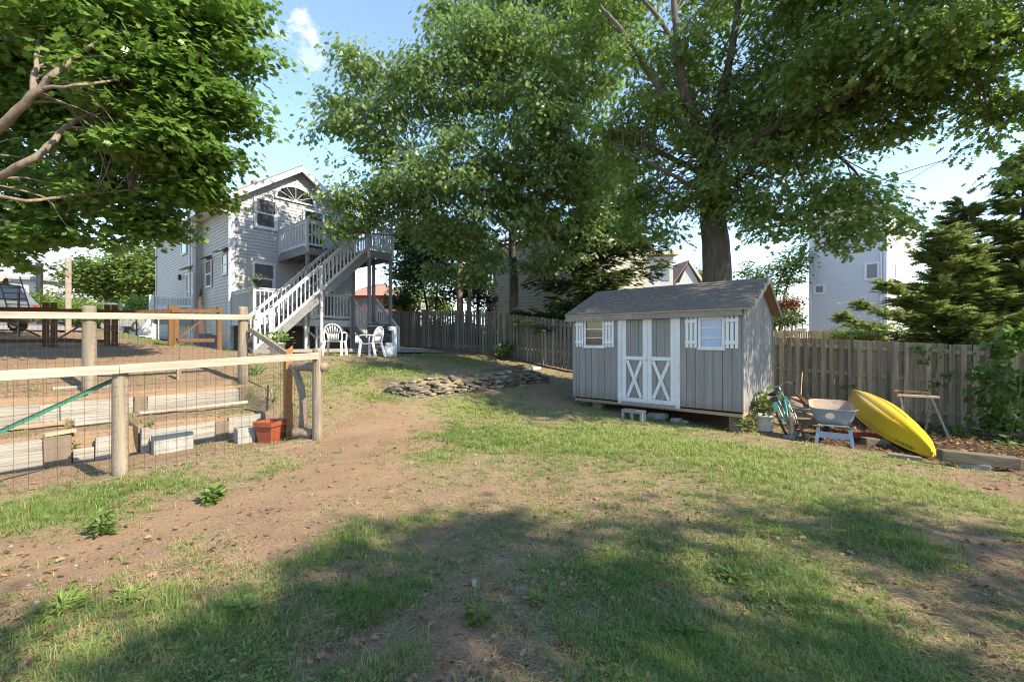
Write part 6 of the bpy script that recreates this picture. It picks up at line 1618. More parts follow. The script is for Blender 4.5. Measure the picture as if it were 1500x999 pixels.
# ---- maple, trunk outside the left edge
mp = pix(-190, 510, 7.4)
maple = thing('maple_tree', 'broad maple with layered lit leaves filling the upper left, limbs from the left edge', 'tree', (mp[0], mp[1], hz(mp[0], mp[1])))
lobes = lob([(40, 60, 7.3, 1.2), (190, 40, 7.4, 1.4), (290, 45, 7.5, .9), (318, 150, 7.6, .62), (250, 165, 7.5, .95), (130, 170, 7.7, 1.0), (30, 150, 7.9, 1.0), (50, 290, 7.9, .85), (170, 275, 7.7, .95), (265, 250, 7.7, .72), (310, 235, 7.7, .45), (290, 290, 7.9, .38), (150, 120, 6.6, .5), (90, 30, 6.4, .6), (230, 95, 6.8, .5), (200, 215, 6.9, .45), (150, 345, 7.2, .4), (265, 185, 7.0, .4),
             (95, 340, 7.4, .45), (200, 338, 7.8, .40), (20, 350, 7.4, .45), (-120, 160, 7.6, 1.7), (-160, -100, 7, 2.0), (120, -150, 7.5, 2.0), (310, -60, 8, 1.0), (-100, 320, 7.6, 1.0), (245, 330, 8.0, .35), (345, 100, 7.8, .3), (352, 185, 7.7, .28), (340, 25, 7.8, .4)])
_, mc = crown('crown', L_maple, maple, lobes, 17, 56, .38, .112, MAPLE, rt, flat=.26, up=1.2, droop=.6, shell=.38)
mb = MB(); P, rr = limb([(mp[0], mp[1], hz(mp[0], mp[1])-.2), (mp[0]+.05, mp[1], 2.0), (mp[0]+.3, mp[1]-.1, 3.8), pix(-120, -100, 7.4)], .26, .13, .02); mb.tube(P, rr, 14); mb.build('trunk', m_barkpale, maple, smooth=True)
t0 = (mp[0]+.1, mp[1], 2.3)
grow(maple, [t0, pix(-60, 245, 6.4), pix(0, 188, 6.0), pix(58, 130, 5.9), pix(92, 98, 6.0), pix(170, 40, 6.8)], .085, .025, m_barkpale, mc, 26, .02, rt)
grow(maple, [pix(58, 130, 5.9), pix(125, 124, 6.0), pix(200, 110, 6.8)], .028, .012, m_barkpale, mc, 10, .014, rt)
grow(maple, [pix(50, 138, 5.9), pix(54, 85, 6.1), pix(70, 20, 6.8)], .045, .015, m_barkpale, mc, 14, .016, rt)
grow(maple, [t0, pix(-70, 295, 6.7), pix(0, 258, 6.2), pix(60, 224, 6.2), pix(110, 178, 6.6), pix(200, 150, 7.3), pix(300, 140, 7.5)], .075, .02, m_barkpale, mc, 34, .02, rt)
grow(maple, [(t0[0], t0[1], 2.0), pix(-60, 300, 6.4), pix(38, 293, 6.2), pix(120, 285, 6.9), pix(220, 275, 7.5)], .04, .012, m_barkpale, mc, 30, .014, rt)
# ---- centre oak behind the stockade fence
cb_ = pix(752, 505, 18.2)
oak = thing('oak_tree', 'middle oak with pale lit leaves and a slim dark trunk behind the stockade fence', 'tree', (cb_[0], cb_[1], hz(cb_[0], cb_[1])))
lobes = lob([(535, 105, 14, .95), (505, 165, 14, .85), (560, 190, 14, 1.3), (640, 125, 14, 1.8), (740, 110, 14, 2.0), (840, 120, 14, 1.7), (515, 285, 14, .85), (600, 280, 14.5, 1.6), (700, 255, 14, 2.0), (800, 255, 14, 2.0), (870, 240, 14.5, 1.4),
             (505, 335, 14, .5), (540, 315, 14, .42), (640, 345, 15, .7), (685, 355, 15, 1.0), (780, 330, 15, 1.1), (850, 325, 15.5, .9), (655, 18, 15, .8), (760, 0, 15, 2.0), (870, 10, 15, 1.7), (700, 60, 14, 1.4), (780, -130, 15, 2.2), (470, 195, 14, .35), (800, 170, 13, 1.2), (640, 400, 17, .6), (700, 405, 17, .6), (790, 385, 16, .6), (830, 375, 16, .6), (725, 385, 16.5, .5)])
_, oc = crown('crown', L_oak, oak, lobes, 8.5, 44, .50, .17, OAK, rt, flat=.5, up=.7, droop=.95, shell=.40)
tk = [(cb_[0], cb_[1], hz(cb_[0], cb_[1])-.2), pix(753, 420, 18.2), pix(750, 340, 17.8), pix(757, 270, 17), pix(755, 150, 16), pix(760, 20, 15.5)]
mb = MB(); P, rr = limb(tk, .225, .07, .02); mb.tube(P, rr, 14); mb.build('trunk', m_bark, oak, smooth=True)
for pts, a in (([tk[2], pix(690, 290, 16), pix(610, 250, 14.6), pix(520, 170, 14)], .09), ([tk[3], pix(680, 190, 15), pix(600, 110, 14.2)], .08), ([tk[2], pix(820, 270, 16), pix(880, 230, 15)], .07), ([pix(748, 365, 18), pix(690, 340, 16.5), pix(600, 345, 15), pix(515, 340, 14)], .06), ([tk[3], pix(820, 150, 15), pix(860, 60, 14.8)], .08), ([tk[4], pix(700, 70, 15), pix(650, 20, 15)], .06)):
    grow(oak, pts, a, .015, m_bark, oc, 34, .022, rt, sublen=2.4)
# ---- big oak between shed and fence
bb0 = pix(1051, 520, 11.2); bz0 = hz(bb0[0], bb0[1])
big = thing('oak_tree', 'largest oak with a thick trunk directly behind the shed and limbs over the right half', 'tree', (bb0[0], bb0[1], bz0))
lobes = lob([(930, 195, 11.5, 1.3), (1000, 110, 11.5, 1.5), (1080, 175, 10.8, 1.5), (945, 285, 11.3, .9), (1040, 265, 10.2, .85), (1110, 285, 10.0, .7), (1150, 100, 9.8, 1.4), (1160, 225, 9.6, 1.05), (1240, 170, 9.2, 1.15), (1195, 300, 9.2, .68), (1240, 285, 9, .55), (1285, 305, 9, .58), (1320, 330, 9, .30),
             (1250, 340, 9, .46), (1210, 345, 9.2, .30), (1300, 95, 8.6, 1.2), (1380, 120, 8.2, .85), (1450, 60, 7.6, 1.0), (1475, 165, 7.6, .5), (1440, 205, 7.7, .28), (1430, 150, 7.9, .5), (1330, 190, 8.6, .5), (1200, -30, 9.6, 1.3), (1050, -20, 11, 1.2), (900, 15, 12, 1.4), (1350, -70, 8.2, 1.4),
             (965, 150, 9.7, .42), (1015, 60, 9.6, .45), (920, 70, 9.7, .5), (1000, 190, 9.9, .35), (1330, 70, 7.2, .7), (1240, 60, 7.8, .8), (1425, 30, 6.6, .55), (1185, 115, 8.2, .6), (930, 335, 11, .45), (980, 335, 10.8, .35), (1000, 300, 10.8, .5), (1120, 335, 9.5, .40), (1090, 310, 9.8, .40), (1160, 315, 9.4, .35), (1480, 255, 7.5, .18)])+[((3.9, 10.3, 6.4), (1.3, 1.4, 1.0)), ((2.6, 9.3, 5.4), (.5, .5, .35)), ((4.6, 12.2, 6.8), (1.2, 1.2, .9)), ((1.0, 10.5, 8.6), (1.6, 1.6, 1.0)), ((0, 8.8, 8.9), (1.8, 1.6, 1.1)), ((-.6, 10.8, 9.2), (1.8, 1.8, 1.2)), ((2.5, 11.6, 8.6), (1.8, 1.8, 1.0)), ((2.2, 9.6, 9.4), (1.6, 1.5, 1.0)), ((3.4, 8.8, 7.2), (1.2, 1.0, .8)), ((2.5, 8.9, 7.2), (1.0, .9, .7))]  # unseen end lobes added so their shade falls on shed, terrace and lawn
_, bc = crown('crown', L_oakdark, big, lobes, 16, 32, .38, .132, OAK, rt, flat=.5, up=.8, droop=.75, shell=.42)
fk = pix(1042, 255, 10.9)
mb = MB(); P, rr = limb([(bb0[0], bb0[1], bz0-.2), pix(1051, 440, 11.2), pix(1049, 370, 11.1), pix(1044, 310, 11.0), fk], .42, .27, .01); rr[0] *= 1.25; mb.tube(P, rr, 20); mb.build('trunk', m_bark, big, smooth=True)
for pts, a, b2, ns in (([fk, pix(1012, 205, 10.4), pix(960, 120, 9.9), pix(915, 50, 9.9), pix(880, 10, 10.2)], .11, .04, 50), ([pix(1035, 235, 10.9), pix(1000, 120, 10.0), pix(990, 40, 9.9), pix(985, -60, 10.4)], .13, .06, 50), ([pix(1000, 150, 10.1), pix(985, 60, 9.9), pix(925, -20, 10)], .09, .03, 14),
                       ([fk, pix(1075, 225, 9.9), pix(1140, 185, 9.3), pix(1210, 160, 8.7), pix(1290, 112, 8.2), pix(1390, 75, 7.7), pix(1520, 35, 7.1)], .13, .035, 90), ([pix(1044, 285, 11), pix(1090, 255, 9.9), pix(1150, 205, 9.2), pix(1200, 165, 8.9), pix(1215, 90, 8.7)], .10, .025, 60),
                       ([fk, pix(990, 235, 11.1), pix(930, 205, 11.4), pix(890, 200, 11.7)], .10, .03, 24), ([pix(1043, 290, 10.9), pix(1000, 265, 10.3), pix(945, 235, 10.2), pix(900, 215, 10.4)], .07, .02, 20), ([pix(1150, 205, 9.9), pix(1210, 215, 9.5), pix(1260, 260, 9.2), pix(1310, 320, 9)], .05, .012, 40), ([pix(1140, 185, 9.8), pix(1170, 250, 9.5), pix(1200, 320, 9.2)], .04, .012, 24), ([pix(1390, 75, 8.2), pix(1440, 130, 7.8), pix(1475, 190, 7.6)], .035, .01, 20), ([pix(1210, 215, 9.5), pix(1290, 262, 9.1), pix(1345, 270, 8.9)], .014, .004, 4), ([pix(1035, 225, 10.9), pix(1060, 130, 10.6), pix(1080, 20, 10.4), pix(1090, -80, 10.5)], .13, .05, 30)):
    grow(big, pts, a, b2, m_bark, bc, ns, .024, rt, sublen=1.9)
# ---- oak outside the right edge whose shade covers the near lawn
nb = (10.6, 2.9); side_oak = thing('oak_tree', 'tall oak standing outside the right edge, shading the near lawn', 'tree', (nb[0], nb[1], hz(*nb)))
SH = np.array([4.92, .87, 4.05])*.45
lobes = [((6.6, 2.6, 6.6), (2.6, 2.2, 1.5)), ((4.6, 3.4, 5.8), (1.5, 1.5, 1.0)), ((6.2, .4, 6.4), (2.2, 1.8, 1.4)), ((8.6, 3.6, 8.4), (2.4, 2.4, 1.7)), ((4.4, .9, 5.0), (1.2, 1.4, .9)), ((8.0, -.8, 6.6), (2.4, 2, 1.6)), ((6.3, 5.6, 4.9), (1.1, 1.0, .8)), ((3.4, 2.2, 4.6), (1.0, 1.2, .7)), ((7.5, 4.9, 6.2), (1.5, 1.3, 1.0)), ((5.2, -1.2, 5.2), (1.5, 1.5, 1.0)), ((9.0, 1.5, 7.6), (2.4, 2.2, 1.6))]
lobes = [(tuple(np.array(c)+SH), r) for c, r in lobes]
_, sc = crown('crown', L_oakdark, side_oak, lobes, 4.6, 40, .38, .15, OAK, rt, flat=.55, up=.8, droop=.7, shell=.5, holes=.47)
mb = MB(); P, rr = limb([(nb[0], nb[1], hz(*nb)-.2), (10.5, 2.9, 3), (10.3, 2.9, 6), (10.0, 2.9, 9.5)], .42, .16, .02); mb.tube(P, rr, 14); mb.build('trunk', m_bark, side_oak, smooth=True)
for e in ((7.2, 3.6, 7.6), (8.4, .8, 8.2), (10.8, 4.2, 10), (6.6, 1.4, 6.8), (9, 5.6, 6.9)): grow(side_oak, [(10.45, 2.9, 4.6), ((10.4+e[0])/2, (2.9+e[1])/2, 6.4), e], .12, .02, m_bark, sc, 30, .02, rt, sublen=2)
# ---- twin trunks and dark shrubs beyond the fence, centre left
A = pix(676, 505, 20); tw = thing('twin_tree', 'pale twin trunked tree behind the stockade fence, left of the oak trunk', 'tree', (A[0], A[1], hz(A[0], A[1])))
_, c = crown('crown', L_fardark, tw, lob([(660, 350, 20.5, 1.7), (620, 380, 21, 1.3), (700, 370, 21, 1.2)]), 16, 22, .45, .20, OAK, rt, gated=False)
for a, w in (((675, 690), .20), ((688, 700), .13)):
    mb = MB(); P, rr = limb([pix(a[0], 505, 20), pix(a[0]-1, 440, 20), pix(a[0]-2+(4 if w < .2 else 0), 390, 20), pix(a[1]-10, 330, 20.3)], w, w*.5, .02); mb.tube(P, rr, 12); mb.build('trunk', m_barkpale, tw, smooth=True)
def bushtree(name, label, base, lobes, leafm, dens, per, cr, size, outline, trunks, bark=m_barkdark, rw=.09, **k):
    t = thing(name, label, 'tree', (base[0], base[1], base[2]))
    _, c = crown('crown', leafm, t, lobes, dens, per, cr, size, outline, rt, gated=False, **k)
    for pts in trunks:
        mb = MB(); P, rr = limb([base]+list(pts), rw, rw*.35, .03); mb.tube(P, rr, 8); mb.build('trunk', bark, t, smooth=True)
    return t
def gbase(px_, yc): q = pix(px_, 500, yc); return (q[0], q[1], hz(q[0], q[1]))
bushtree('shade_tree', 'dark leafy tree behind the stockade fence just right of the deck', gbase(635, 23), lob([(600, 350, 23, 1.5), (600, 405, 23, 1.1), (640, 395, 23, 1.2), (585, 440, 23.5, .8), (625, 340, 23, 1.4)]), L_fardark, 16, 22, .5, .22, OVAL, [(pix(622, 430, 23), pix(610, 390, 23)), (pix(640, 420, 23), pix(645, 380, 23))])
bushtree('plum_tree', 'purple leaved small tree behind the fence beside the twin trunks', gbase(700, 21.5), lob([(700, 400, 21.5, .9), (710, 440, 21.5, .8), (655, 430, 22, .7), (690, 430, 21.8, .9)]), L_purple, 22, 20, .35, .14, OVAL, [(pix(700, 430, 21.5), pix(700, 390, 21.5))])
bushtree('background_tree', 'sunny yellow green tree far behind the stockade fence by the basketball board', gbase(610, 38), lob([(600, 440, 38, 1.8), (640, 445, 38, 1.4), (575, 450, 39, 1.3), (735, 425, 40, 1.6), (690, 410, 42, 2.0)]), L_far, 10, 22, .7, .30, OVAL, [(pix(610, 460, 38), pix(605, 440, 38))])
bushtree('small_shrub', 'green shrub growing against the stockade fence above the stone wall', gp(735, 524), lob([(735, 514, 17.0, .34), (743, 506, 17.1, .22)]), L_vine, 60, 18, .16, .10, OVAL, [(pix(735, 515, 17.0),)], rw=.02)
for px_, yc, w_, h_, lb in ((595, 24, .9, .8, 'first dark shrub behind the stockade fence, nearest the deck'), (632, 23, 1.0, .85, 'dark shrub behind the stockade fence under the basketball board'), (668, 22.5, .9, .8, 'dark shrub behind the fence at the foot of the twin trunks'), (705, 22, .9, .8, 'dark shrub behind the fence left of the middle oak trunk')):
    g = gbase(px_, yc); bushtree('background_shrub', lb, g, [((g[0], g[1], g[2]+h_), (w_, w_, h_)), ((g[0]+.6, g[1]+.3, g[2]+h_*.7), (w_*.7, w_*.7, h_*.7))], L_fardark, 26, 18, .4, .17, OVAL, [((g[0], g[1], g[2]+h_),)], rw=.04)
# ---- dark conifer behind the shed
def conifer(name, label, base, top, nb_, rad, leafm, rng, sl, sw_, lift=(.0, .25), z0=.12, droop=.0, per=26, spray=.5, az=None, power=.9, bark=m_barkdark, tr=.15):
    t = thing(name, label, 'tree', base)
    B = Vector(base); T = Vector(top); mb = MB(); P, rr = limb([B-Vector((0, 0, .2)), B.lerp(T, .5)+Vector((rng.normal()*.05, rng.normal()*.05, 0)), T], tr, .02, .01); mb.tube(P, rr, 10); mb.build('trunk', bark, t, smooth=True)
    PS, DS, NS_, LR = [], [], [], []; br = MB()
    for k in range(nb_):
        f = z0+(1-z0)*(k+rng.random())/nb_; o = B.lerp(T, f); L = rad*((1-f)**power)*(.65+.5*rng.random())+.15
        a = rng.random()*6.283; el = rng.uniform(*lift)
        d = Vector((math.cos(a)*math.cos(el), math.sin(a)*math.cos(el), math.sin(el)))
        pts = []
        for s in np.linspace(0, 1, 6): pts.append(o+d*(L*s)+Vector((0, 0, -droop*L*s*s+.14*L*s**3)))
        br.tube(pts, [max(.006, .03*L/rad*(1-s)) for s in np.linspace(0, 1, 6)], 5)
        lat = d.cross(Vector((0, 0, 1))).normalized()
        m = int(per*L/rad*3)+8
        for i in range(m):
            s = rng.random()**.65; j = min(int(s*5), 4); p = pts[j].lerp(pts[j+1], s*5-j)
            sg = 1 if rng.random() < .5 else -1
            ang = rng.uniform(.3, 1.15)*sg
            dd = (d*math.cos(ang)+lat*math.sin(ang)); dd.z += rng.normal()*.16-.10; dd.normalize()
            off = dd*(L*.28*rng.random()*(1-.4*s))
            PS.append(tuple(p+off+Vector(rng.normal(size=3)*.03))); DS.append(tuple(dd)); NS_.append((rng.normal()*.35, rng.normal()*.35, 1)); LR.append(np.clip(.15+.55*rng.random()+.3*s*rng.random(), 0, 1))
    br.build('branch', bark, t, smooth=True)
    PS, DS, NS_, LR = (np.array(q) for q in (PS, DS, NS_, LR))
    leaves_mesh('crown', leafm, t, PS, DS, NS_, sl*(.6+.7*rng.random(len(PS))), SPRAY, LR, fold=.25)
    return t
SPRAY = [(0, 0), (.05, .10), (.22, .22), (.06, .22), (.26, .42), (.06, .42), (.24, .62), (.05, .60), (.17, .80), (.035, .78), (0, 1), (-.035, .78), (-.17, .80), (-.05, .60), (-.24, .62), (-.06, .42), (-.26, .42), (-.06, .22), (-.22, .22), (-.05, .10)]
A = pix(877, 505, 17.8); conifer('conifer_tree', 'dark spreading conifer behind the left part of the shed', (A[0], A[1], hz(A[0], A[1])), pix(880, 215, 17.5), 130, 3.3, L_conifer, rt, .38, .1, lift=(-.08, .22), droop=.05, per=44, power=.55)
A = pix(860, 505, 16.6); bushtree('yew_bush', 'dense dark evergreen bush between the stockade fence and the shed roof', (A[0], A[1], hz(A[0], A[1])), lob([(862, 448, 16.6, .85), (838, 462, 16.4, .5), (895, 440, 17, .8), (815, 452, 17, .45)]), L_conifer, 40, 20, .28, .12, OVAL, [(pix(862, 460, 16.6),)])
# ---- cypresses on the right
SP_ = .36
for px_, yc, ptop, rad, nb_, lb in ((1395, 13.2, (1385, 335), 1.9, 70, 'nearest feathery cypress with low arms reaching left over the fence'), (1440, 14.2, (1410, 295), 2.1, 76, 'middle feathery cypress beyond the brown fence'), (1500, 13.4, (1500, 225), 1.9, 84, 'tallest cypress cut off by the right edge'), (1580, 13.0, (1580, 230), 2.0, 60, 'cypress just beyond the right edge of the view')):
    A = pix(px_, 520, yc); conifer('cypress_tree', lb, (A[0], A[1], hz(A[0], A[1])), pix(*ptop, yc), nb_, rad, L_cedar, rt, SP_, .1, lift=(.15, .75), z0=.16, droop=.12, per=66, power=.8)
A = (6.6, 14.0); conifer('cypress_tree', 'added cypress out of view, shading the right end of the brown fence', (A[0], A[1], hz(*A)), (6.6, 14.0, 6.6), 50, 2.4, L_cedar, rt, SP_, .1, lift=(.15, .7), z0=.12, droop=.12, per=40, power=.6)  # unseen tree added to put the vine and fence end in shade
# two low arms of the nearest cypress
A = pix(1345, 520, 13.4)
arms = thing('cypress_limb', 'long low cypress bough hanging left in front of the blue grey house', 'bough', pix(1330, 455, 13.0))
PS, DS, NS_, LR = [], [], [], []; br = MB()
for pts in (([pix(1395, 470, 13.2), pix(1320, 462, 12.9), pix(1262, 447, 12.7)]), ([pix(1395, 492, 13.2), pix(1300, 484, 12.6), pix(1240, 466, 12.4)]), ([pix(1390, 450, 13.2), pix(1330, 430, 13), pix(1298, 420, 13)])):
    P, rr = limb(pts, .03, .006, .01); br.tube(P, rr, 5); L = (P[-1]-P[0]).length; d = (P[-1]-P[0]).normalized(); lat = d.cross(Vector((0, 0, 1))).normalized()
    for i in range(520):
        s = rt.random(); q = P[min(int(s*len(P)), len(P)-1)]; ang = rt.uniform(-1.0, 1.0); dd = d*math.cos(ang)+lat*math.sin(ang)+Vector((0, 0, rt.normal()*.2+.05)); dd.normalize()
        PS.append(tuple(q+dd*.15*rt.random()+Vector(rt.normal(size=3)*.07))); DS.append(tuple(dd)); NS_.append((rt.normal()*.4, rt.normal()*.4, 1)); LR.append(.2+.6*rt.random())
br.build('branch', m_barkdark, arms, smooth=True); leaves_mesh('foliage', L_cedar, arms, np.array(PS), np.array(DS), np.array(NS_), .26*(.6+.7*rt.random(len(PS))), SPRAY, np.array(LR), fold=.25)
# ---- background trees
bushtree('background_tree', 'thin leaved pale tree between the shed roof and the blue grey house', gbase(1135, 34), lob([(1110, 425, 34, 1.6), (1150, 400, 34, 1.5), (1168, 380, 34, 1.1), (1100, 400, 35, 1.0), (1130, 450, 34, 1.6)]), L_far, 9, 18, .6, .26, OVAL, [(pix(1135, 440, 34), pix(1150, 390, 34), pix(1160, 365, 34)), (pix(1150, 430, 34), pix(1168, 380, 34))], rw=.12)
bushtree('red_leaf_tree', 'rust red topped small tree left of the blue grey house', gbase(1160, 29), lob([(1160, 442, 29, .75), (1150, 455, 29, .9)]), L_red, 20, 18, .4, .17, OVAL, [(pix(1160, 455, 29),)])
bushtree('background_shrub', 'olive shrub below the red topped tree beyond the tan fence', gbase(1150, 27), lob([(1145, 470, 27, .8), (1165, 465, 27, .6)]), L_fardark, 20, 18, .4, .17, OVAL, [(pix(1150, 475, 27),)])
bushtree('background_shrub', 'pale leafy shrub over the tan fence below the cypress arms', gbase(1240, 17), lob([(1230, 487, 17, .45), (1262, 487, 17, .5), (1290, 484, 17, .5)]), L_hedge, 30, 18, .25, .12, OVAL, [(pix(1240, 490, 17),)], rw=.03)
bushtree('background_tree', 'rounded far tree low in the gap right of the white gable', gbase(1030, 70), lob([(1028, 415, 70, 3.0), (1000, 425, 72, 3.0)]), L_far, 5, 20, 1.2, .5, OVAL, [(pix(1030, 430, 70),)])
bushtree('background_tree', 'large shade tree with a dark underside behind the hedge at left', gbase(185, 32), lob([(150, 402, 32, 2.0), (200, 395, 32, 2.2), (228, 405, 31, 1.6), (165, 425, 32, 1.2), (215, 430, 31, .9), (125, 410, 34, 1.4), (240, 380, 33, 1.6)]), L_far, 12, 24, .7, .28, OVAL, [(pix(188, 440, 32), pix(190, 400, 32))], rw=.2)
bushtree('background_tree', 'wide pale green tree behind the white neighbour house', gbase(20, 52), lob([(0, 385, 52, 2.8), (40, 395, 52, 2.4), (75, 405, 54, 2.4), (-50, 380, 52, 3.2), (100, 420, 56, 2.4), (115, 400, 56, 2.0)]), L_far, 8, 24, 1.0, .42, OVAL, [(pix(20, 430, 52), pix(20, 400, 52))], rw=.25)
bushtree('background_tree', 'tall thin tree showing above the house roof beside the maple', gbase(292, 33), lob([(290, 235, 33, 1.6), (305, 215, 33, 1.3), (270, 275, 34, 1.8), (300, 270, 33, 1.4)]), L_far, 7, 20, .7, .28, OVAL, [(pix(290, 300, 33), pix(292, 240, 33))], rw=.2)
bushtree('background_shrub', 'sunlit loose shrub left of the house corner beyond the side deck', gbase(200, 23), lob([(200, 445, 23, .65), (190, 455, 23, .6), (216, 450, 24, .5)]), L_hedge, 26, 18, .35, .15, OVAL, [(pix(200, 455, 23),)], rw=.05)
bushtree('background_shrub', 'low bush by the dark stove pipe and carport', gbase(72, 30), lob([(70, 440, 30, .9), (52, 445, 30, .7), (30, 440, 31, .9)]), L_far, 16, 18, .4, .2, OVAL, [(pix(70, 450, 30),)], rw=.05)
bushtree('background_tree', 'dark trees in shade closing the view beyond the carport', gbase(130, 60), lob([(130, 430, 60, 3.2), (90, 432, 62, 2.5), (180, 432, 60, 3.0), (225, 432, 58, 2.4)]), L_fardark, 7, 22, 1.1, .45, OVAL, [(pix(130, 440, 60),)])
# ---- vines on the brown fence at the right
vn = thing('fence_vine', 'big leaved green vine climbing the right end of the brown fence', 'vine', pix(1460, 640, 8.4))
lobes = lob([(1452, 540, 8.45, (.26, .16, .26)), (1475, 510, 8.1, (.30, .18, .25)), (1495, 560, 7.9, (.30, .2, .35)), (1442, 580, 8.5, (.16, .12, .18)), (1470, 590, 8.2, (.28, .14, .24)), (1500, 490, 7.7, (.3, .2, .22)), (1445, 610, 8.4, (.30, .12, .16)), (1490, 620, 7.9, (.35, .15, .22)), (1400, 635, 8.5, (.30, .12, .12))])
_, vc = crown('foliage', L_vine, vn, lobes, 70, 7, .17, .12, HEART, rt, flat=.8, up=.55, droop=.7, gated=False, shell=.6)
mb = MB()
for k in range(5):
    i, j = rt.integers(len(vc)), rt.integers(len(vc)); p = Vector(vc[i]); q = Vector((p.x+rt.normal()*.2, p.y, hz(p.x, p.y))); P, rr = limb([q, p.lerp(q, .5)+Vector(rt.normal(size=3)*.1), p], .008, .004, .01, 3); mb.tube(P, rr, 5)
mb.build('stem', L_weed_stem, vn)
v2 = thing('fence_vine', 'thin vine tendrils hanging on the brown fence above the sawhorse', 'vine', pix(1360, 520, 9.0))
crown('foliage', L_vine, v2, lob([(1345, 511, 9.35, (.14, .05, .07)), (1372, 513, 9.15, (.12, .05, .06)), (1358, 530, 9.2, (.05, .04, .14)), (1385, 550, 9.05, (.08, .05, .05)), (1372, 562, 9.1, (.05, .04, .08)), (1240, 562, 10.3, (.10, .05, .06))]), 170, 6, .09, .075, HEART, rt, flat=.9, up=.4, droop=.8, gated=False)
# ground cover along the foot of the brown fence
gcv = lob([(1400, 640, 8.2, (.5, .2, .07)), (1460, 650, 7.6, (.5, .3, .07)), (1350, 632, 8.8, (.4, .2, .06)), (1480, 670, 6.9, (.3, .3, .05)), (1345, 617, 8.7, (.3, .15, .13)), (1390, 622, 8.5, (.3, .15, .15)), (1375, 612, 8.8, (.2, .1, .15))])
o, _ = crown('undergrowth', L_vine, None, gcv, 45, 8, .13, .06, OVAL, rt, flat=.6, gated=False); tag(o, 'low green undergrowth along the foot of the brown fence', kind='stuff')
def seedling(px_, py_, h, n, size, label, outline=OVAL, m=None, spread=.16):
    A = gp(px_, py_); t = thing('seedling', label, 'plant', A); pos = []; dv = []
    mb = MB()
    for k in range(n):
        a = k*2.4; z = h*(.35+.65*(k+1)/n); p = (A[0]+math.cos(a)*spread*.25, A[1]+math.sin(a)*spread*.25, A[2]+z); pos.append(p); dv.append((math.cos(a), math.sin(a), -.1+.5*(k/n)))
        mb.tube([(A[0], A[1], A[2]+z*.8), p], .003, 4, False)
    mb.tube([A, (A[0]+.01, A[1], A[2]+h)], .005, 5); mb.build('stem', L_weed_stem, t)
    leaves_mesh('foliage', m or L_vine, t, np.array(pos), np.array(dv), np.tile([0, 0, 1.], (n, 1))+rt.normal(size=(n, 3))*.25, size*(.8+.4*rt.random(n)), outline, rt.random(n)*.6+.4)
seedling(1476, 672, .34, 9, .13, 'young pale seedling with broad leaves beside the long landscape timber')
seedling(1093, 634, .18, 10, .13, 'low leafy plant at the front right corner of the shed')
seedling(948, 597, .13, 8, .08, 'small green sprout between the cinder block and the fieldstone')
seedling(590, 505, .4, 10, .12, 'dark leafy plant at the foot of the fence by the white post')
# ---- single weeds one can point at in the near lawn
def rosette(px_, py_, r, n, h, label, outline=LANCE, lr=(.1, .7), m=None, el=(.15, .9), wmul=1.0):
    A = gp(px_, py_); t = thing('weed_plant', label, 'weed', A); a = rt.random(n)*6.283; e = rt.uniform(*el, n)
    st_ = rt.random(n)**.7*r*.45; pos = np.stack([A[0]+np.cos(a)*st_, A[1]+np.sin(a)*st_, A[2]+h*rt.random(n)*(1-st_/r)], 1)
    dv = np.stack([np.cos(a)*np.cos(e), np.sin(a)*np.cos(e), np.sin(e)], 1)
    o = [(u*wmul, v) for u, v in outline]
    leaves_mesh('foliage', m or L_weed, t, pos, dv, np.stack([-np.cos(a)*np.sin(e), -np.sin(a)*np.sin(e), np.cos(e)], 1)+rt.normal(size=(n, 3))*.3, r*(.30+.38*rt.random(n)), o, lr[0]+(lr[1]-lr[0])*rt.random(n), fold=.5)
    mb = MB()
    for k in range(5): mb.tube([A, (pos[k][0], pos[k][1], pos[k][2]+h*.2)], .004, 4, False)
    mb.build('stem', L_weed_stem, t)
rosette(150, 785, 0.110, 90, .20, 'bushiest bright weed standing alone on the bare dirt at left', OVAL, (.4, 1))
rosette(312, 735, 0.143, 120, .12, 'spreading leafy weed at the lawn edge below the near round post', OVAL, (.35, .95))
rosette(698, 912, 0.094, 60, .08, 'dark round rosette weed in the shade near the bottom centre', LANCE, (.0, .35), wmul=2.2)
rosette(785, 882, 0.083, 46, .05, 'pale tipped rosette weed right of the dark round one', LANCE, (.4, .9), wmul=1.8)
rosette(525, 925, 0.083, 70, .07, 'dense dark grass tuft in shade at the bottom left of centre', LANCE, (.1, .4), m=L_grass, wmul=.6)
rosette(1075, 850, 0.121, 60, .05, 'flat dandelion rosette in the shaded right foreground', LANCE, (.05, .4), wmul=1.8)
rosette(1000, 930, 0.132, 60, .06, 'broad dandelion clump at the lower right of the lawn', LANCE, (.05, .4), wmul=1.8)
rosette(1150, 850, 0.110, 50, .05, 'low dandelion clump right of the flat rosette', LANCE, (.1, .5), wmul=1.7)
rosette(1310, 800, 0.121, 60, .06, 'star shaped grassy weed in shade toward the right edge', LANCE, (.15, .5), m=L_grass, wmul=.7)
rosette(90, 900, 0.143, 140, .08, 'thick grassy clump on the dirt at the lower left', LANCE, (.25, .6), m=L_grass, wmul=.6)
rosette(190, 880, 0.110, 100, .06, 'smaller grassy clump right of the thick lower left one', LANCE, (.25, .6), m=L_grass, wmul=.6)
rosette(355, 905, 0.110, 90, .07, 'tall leafy weed clump in sun at the lower left centre', OVAL, (.4, 1))
rosette(220, 655, 0.080, 20, .10, 'little weed sprouting at the left end of the long concrete block', OVAL, (.3, .8))
rosette(110, 672, 0.080, 22, .12, 'small green weed beside the grey brown block of the bed', OVAL, (.5, 1))
rosette(300, 640, 0.064, 14, .06, 'tiny weed under the board of the right hand bed', OVAL, (.4, .9))
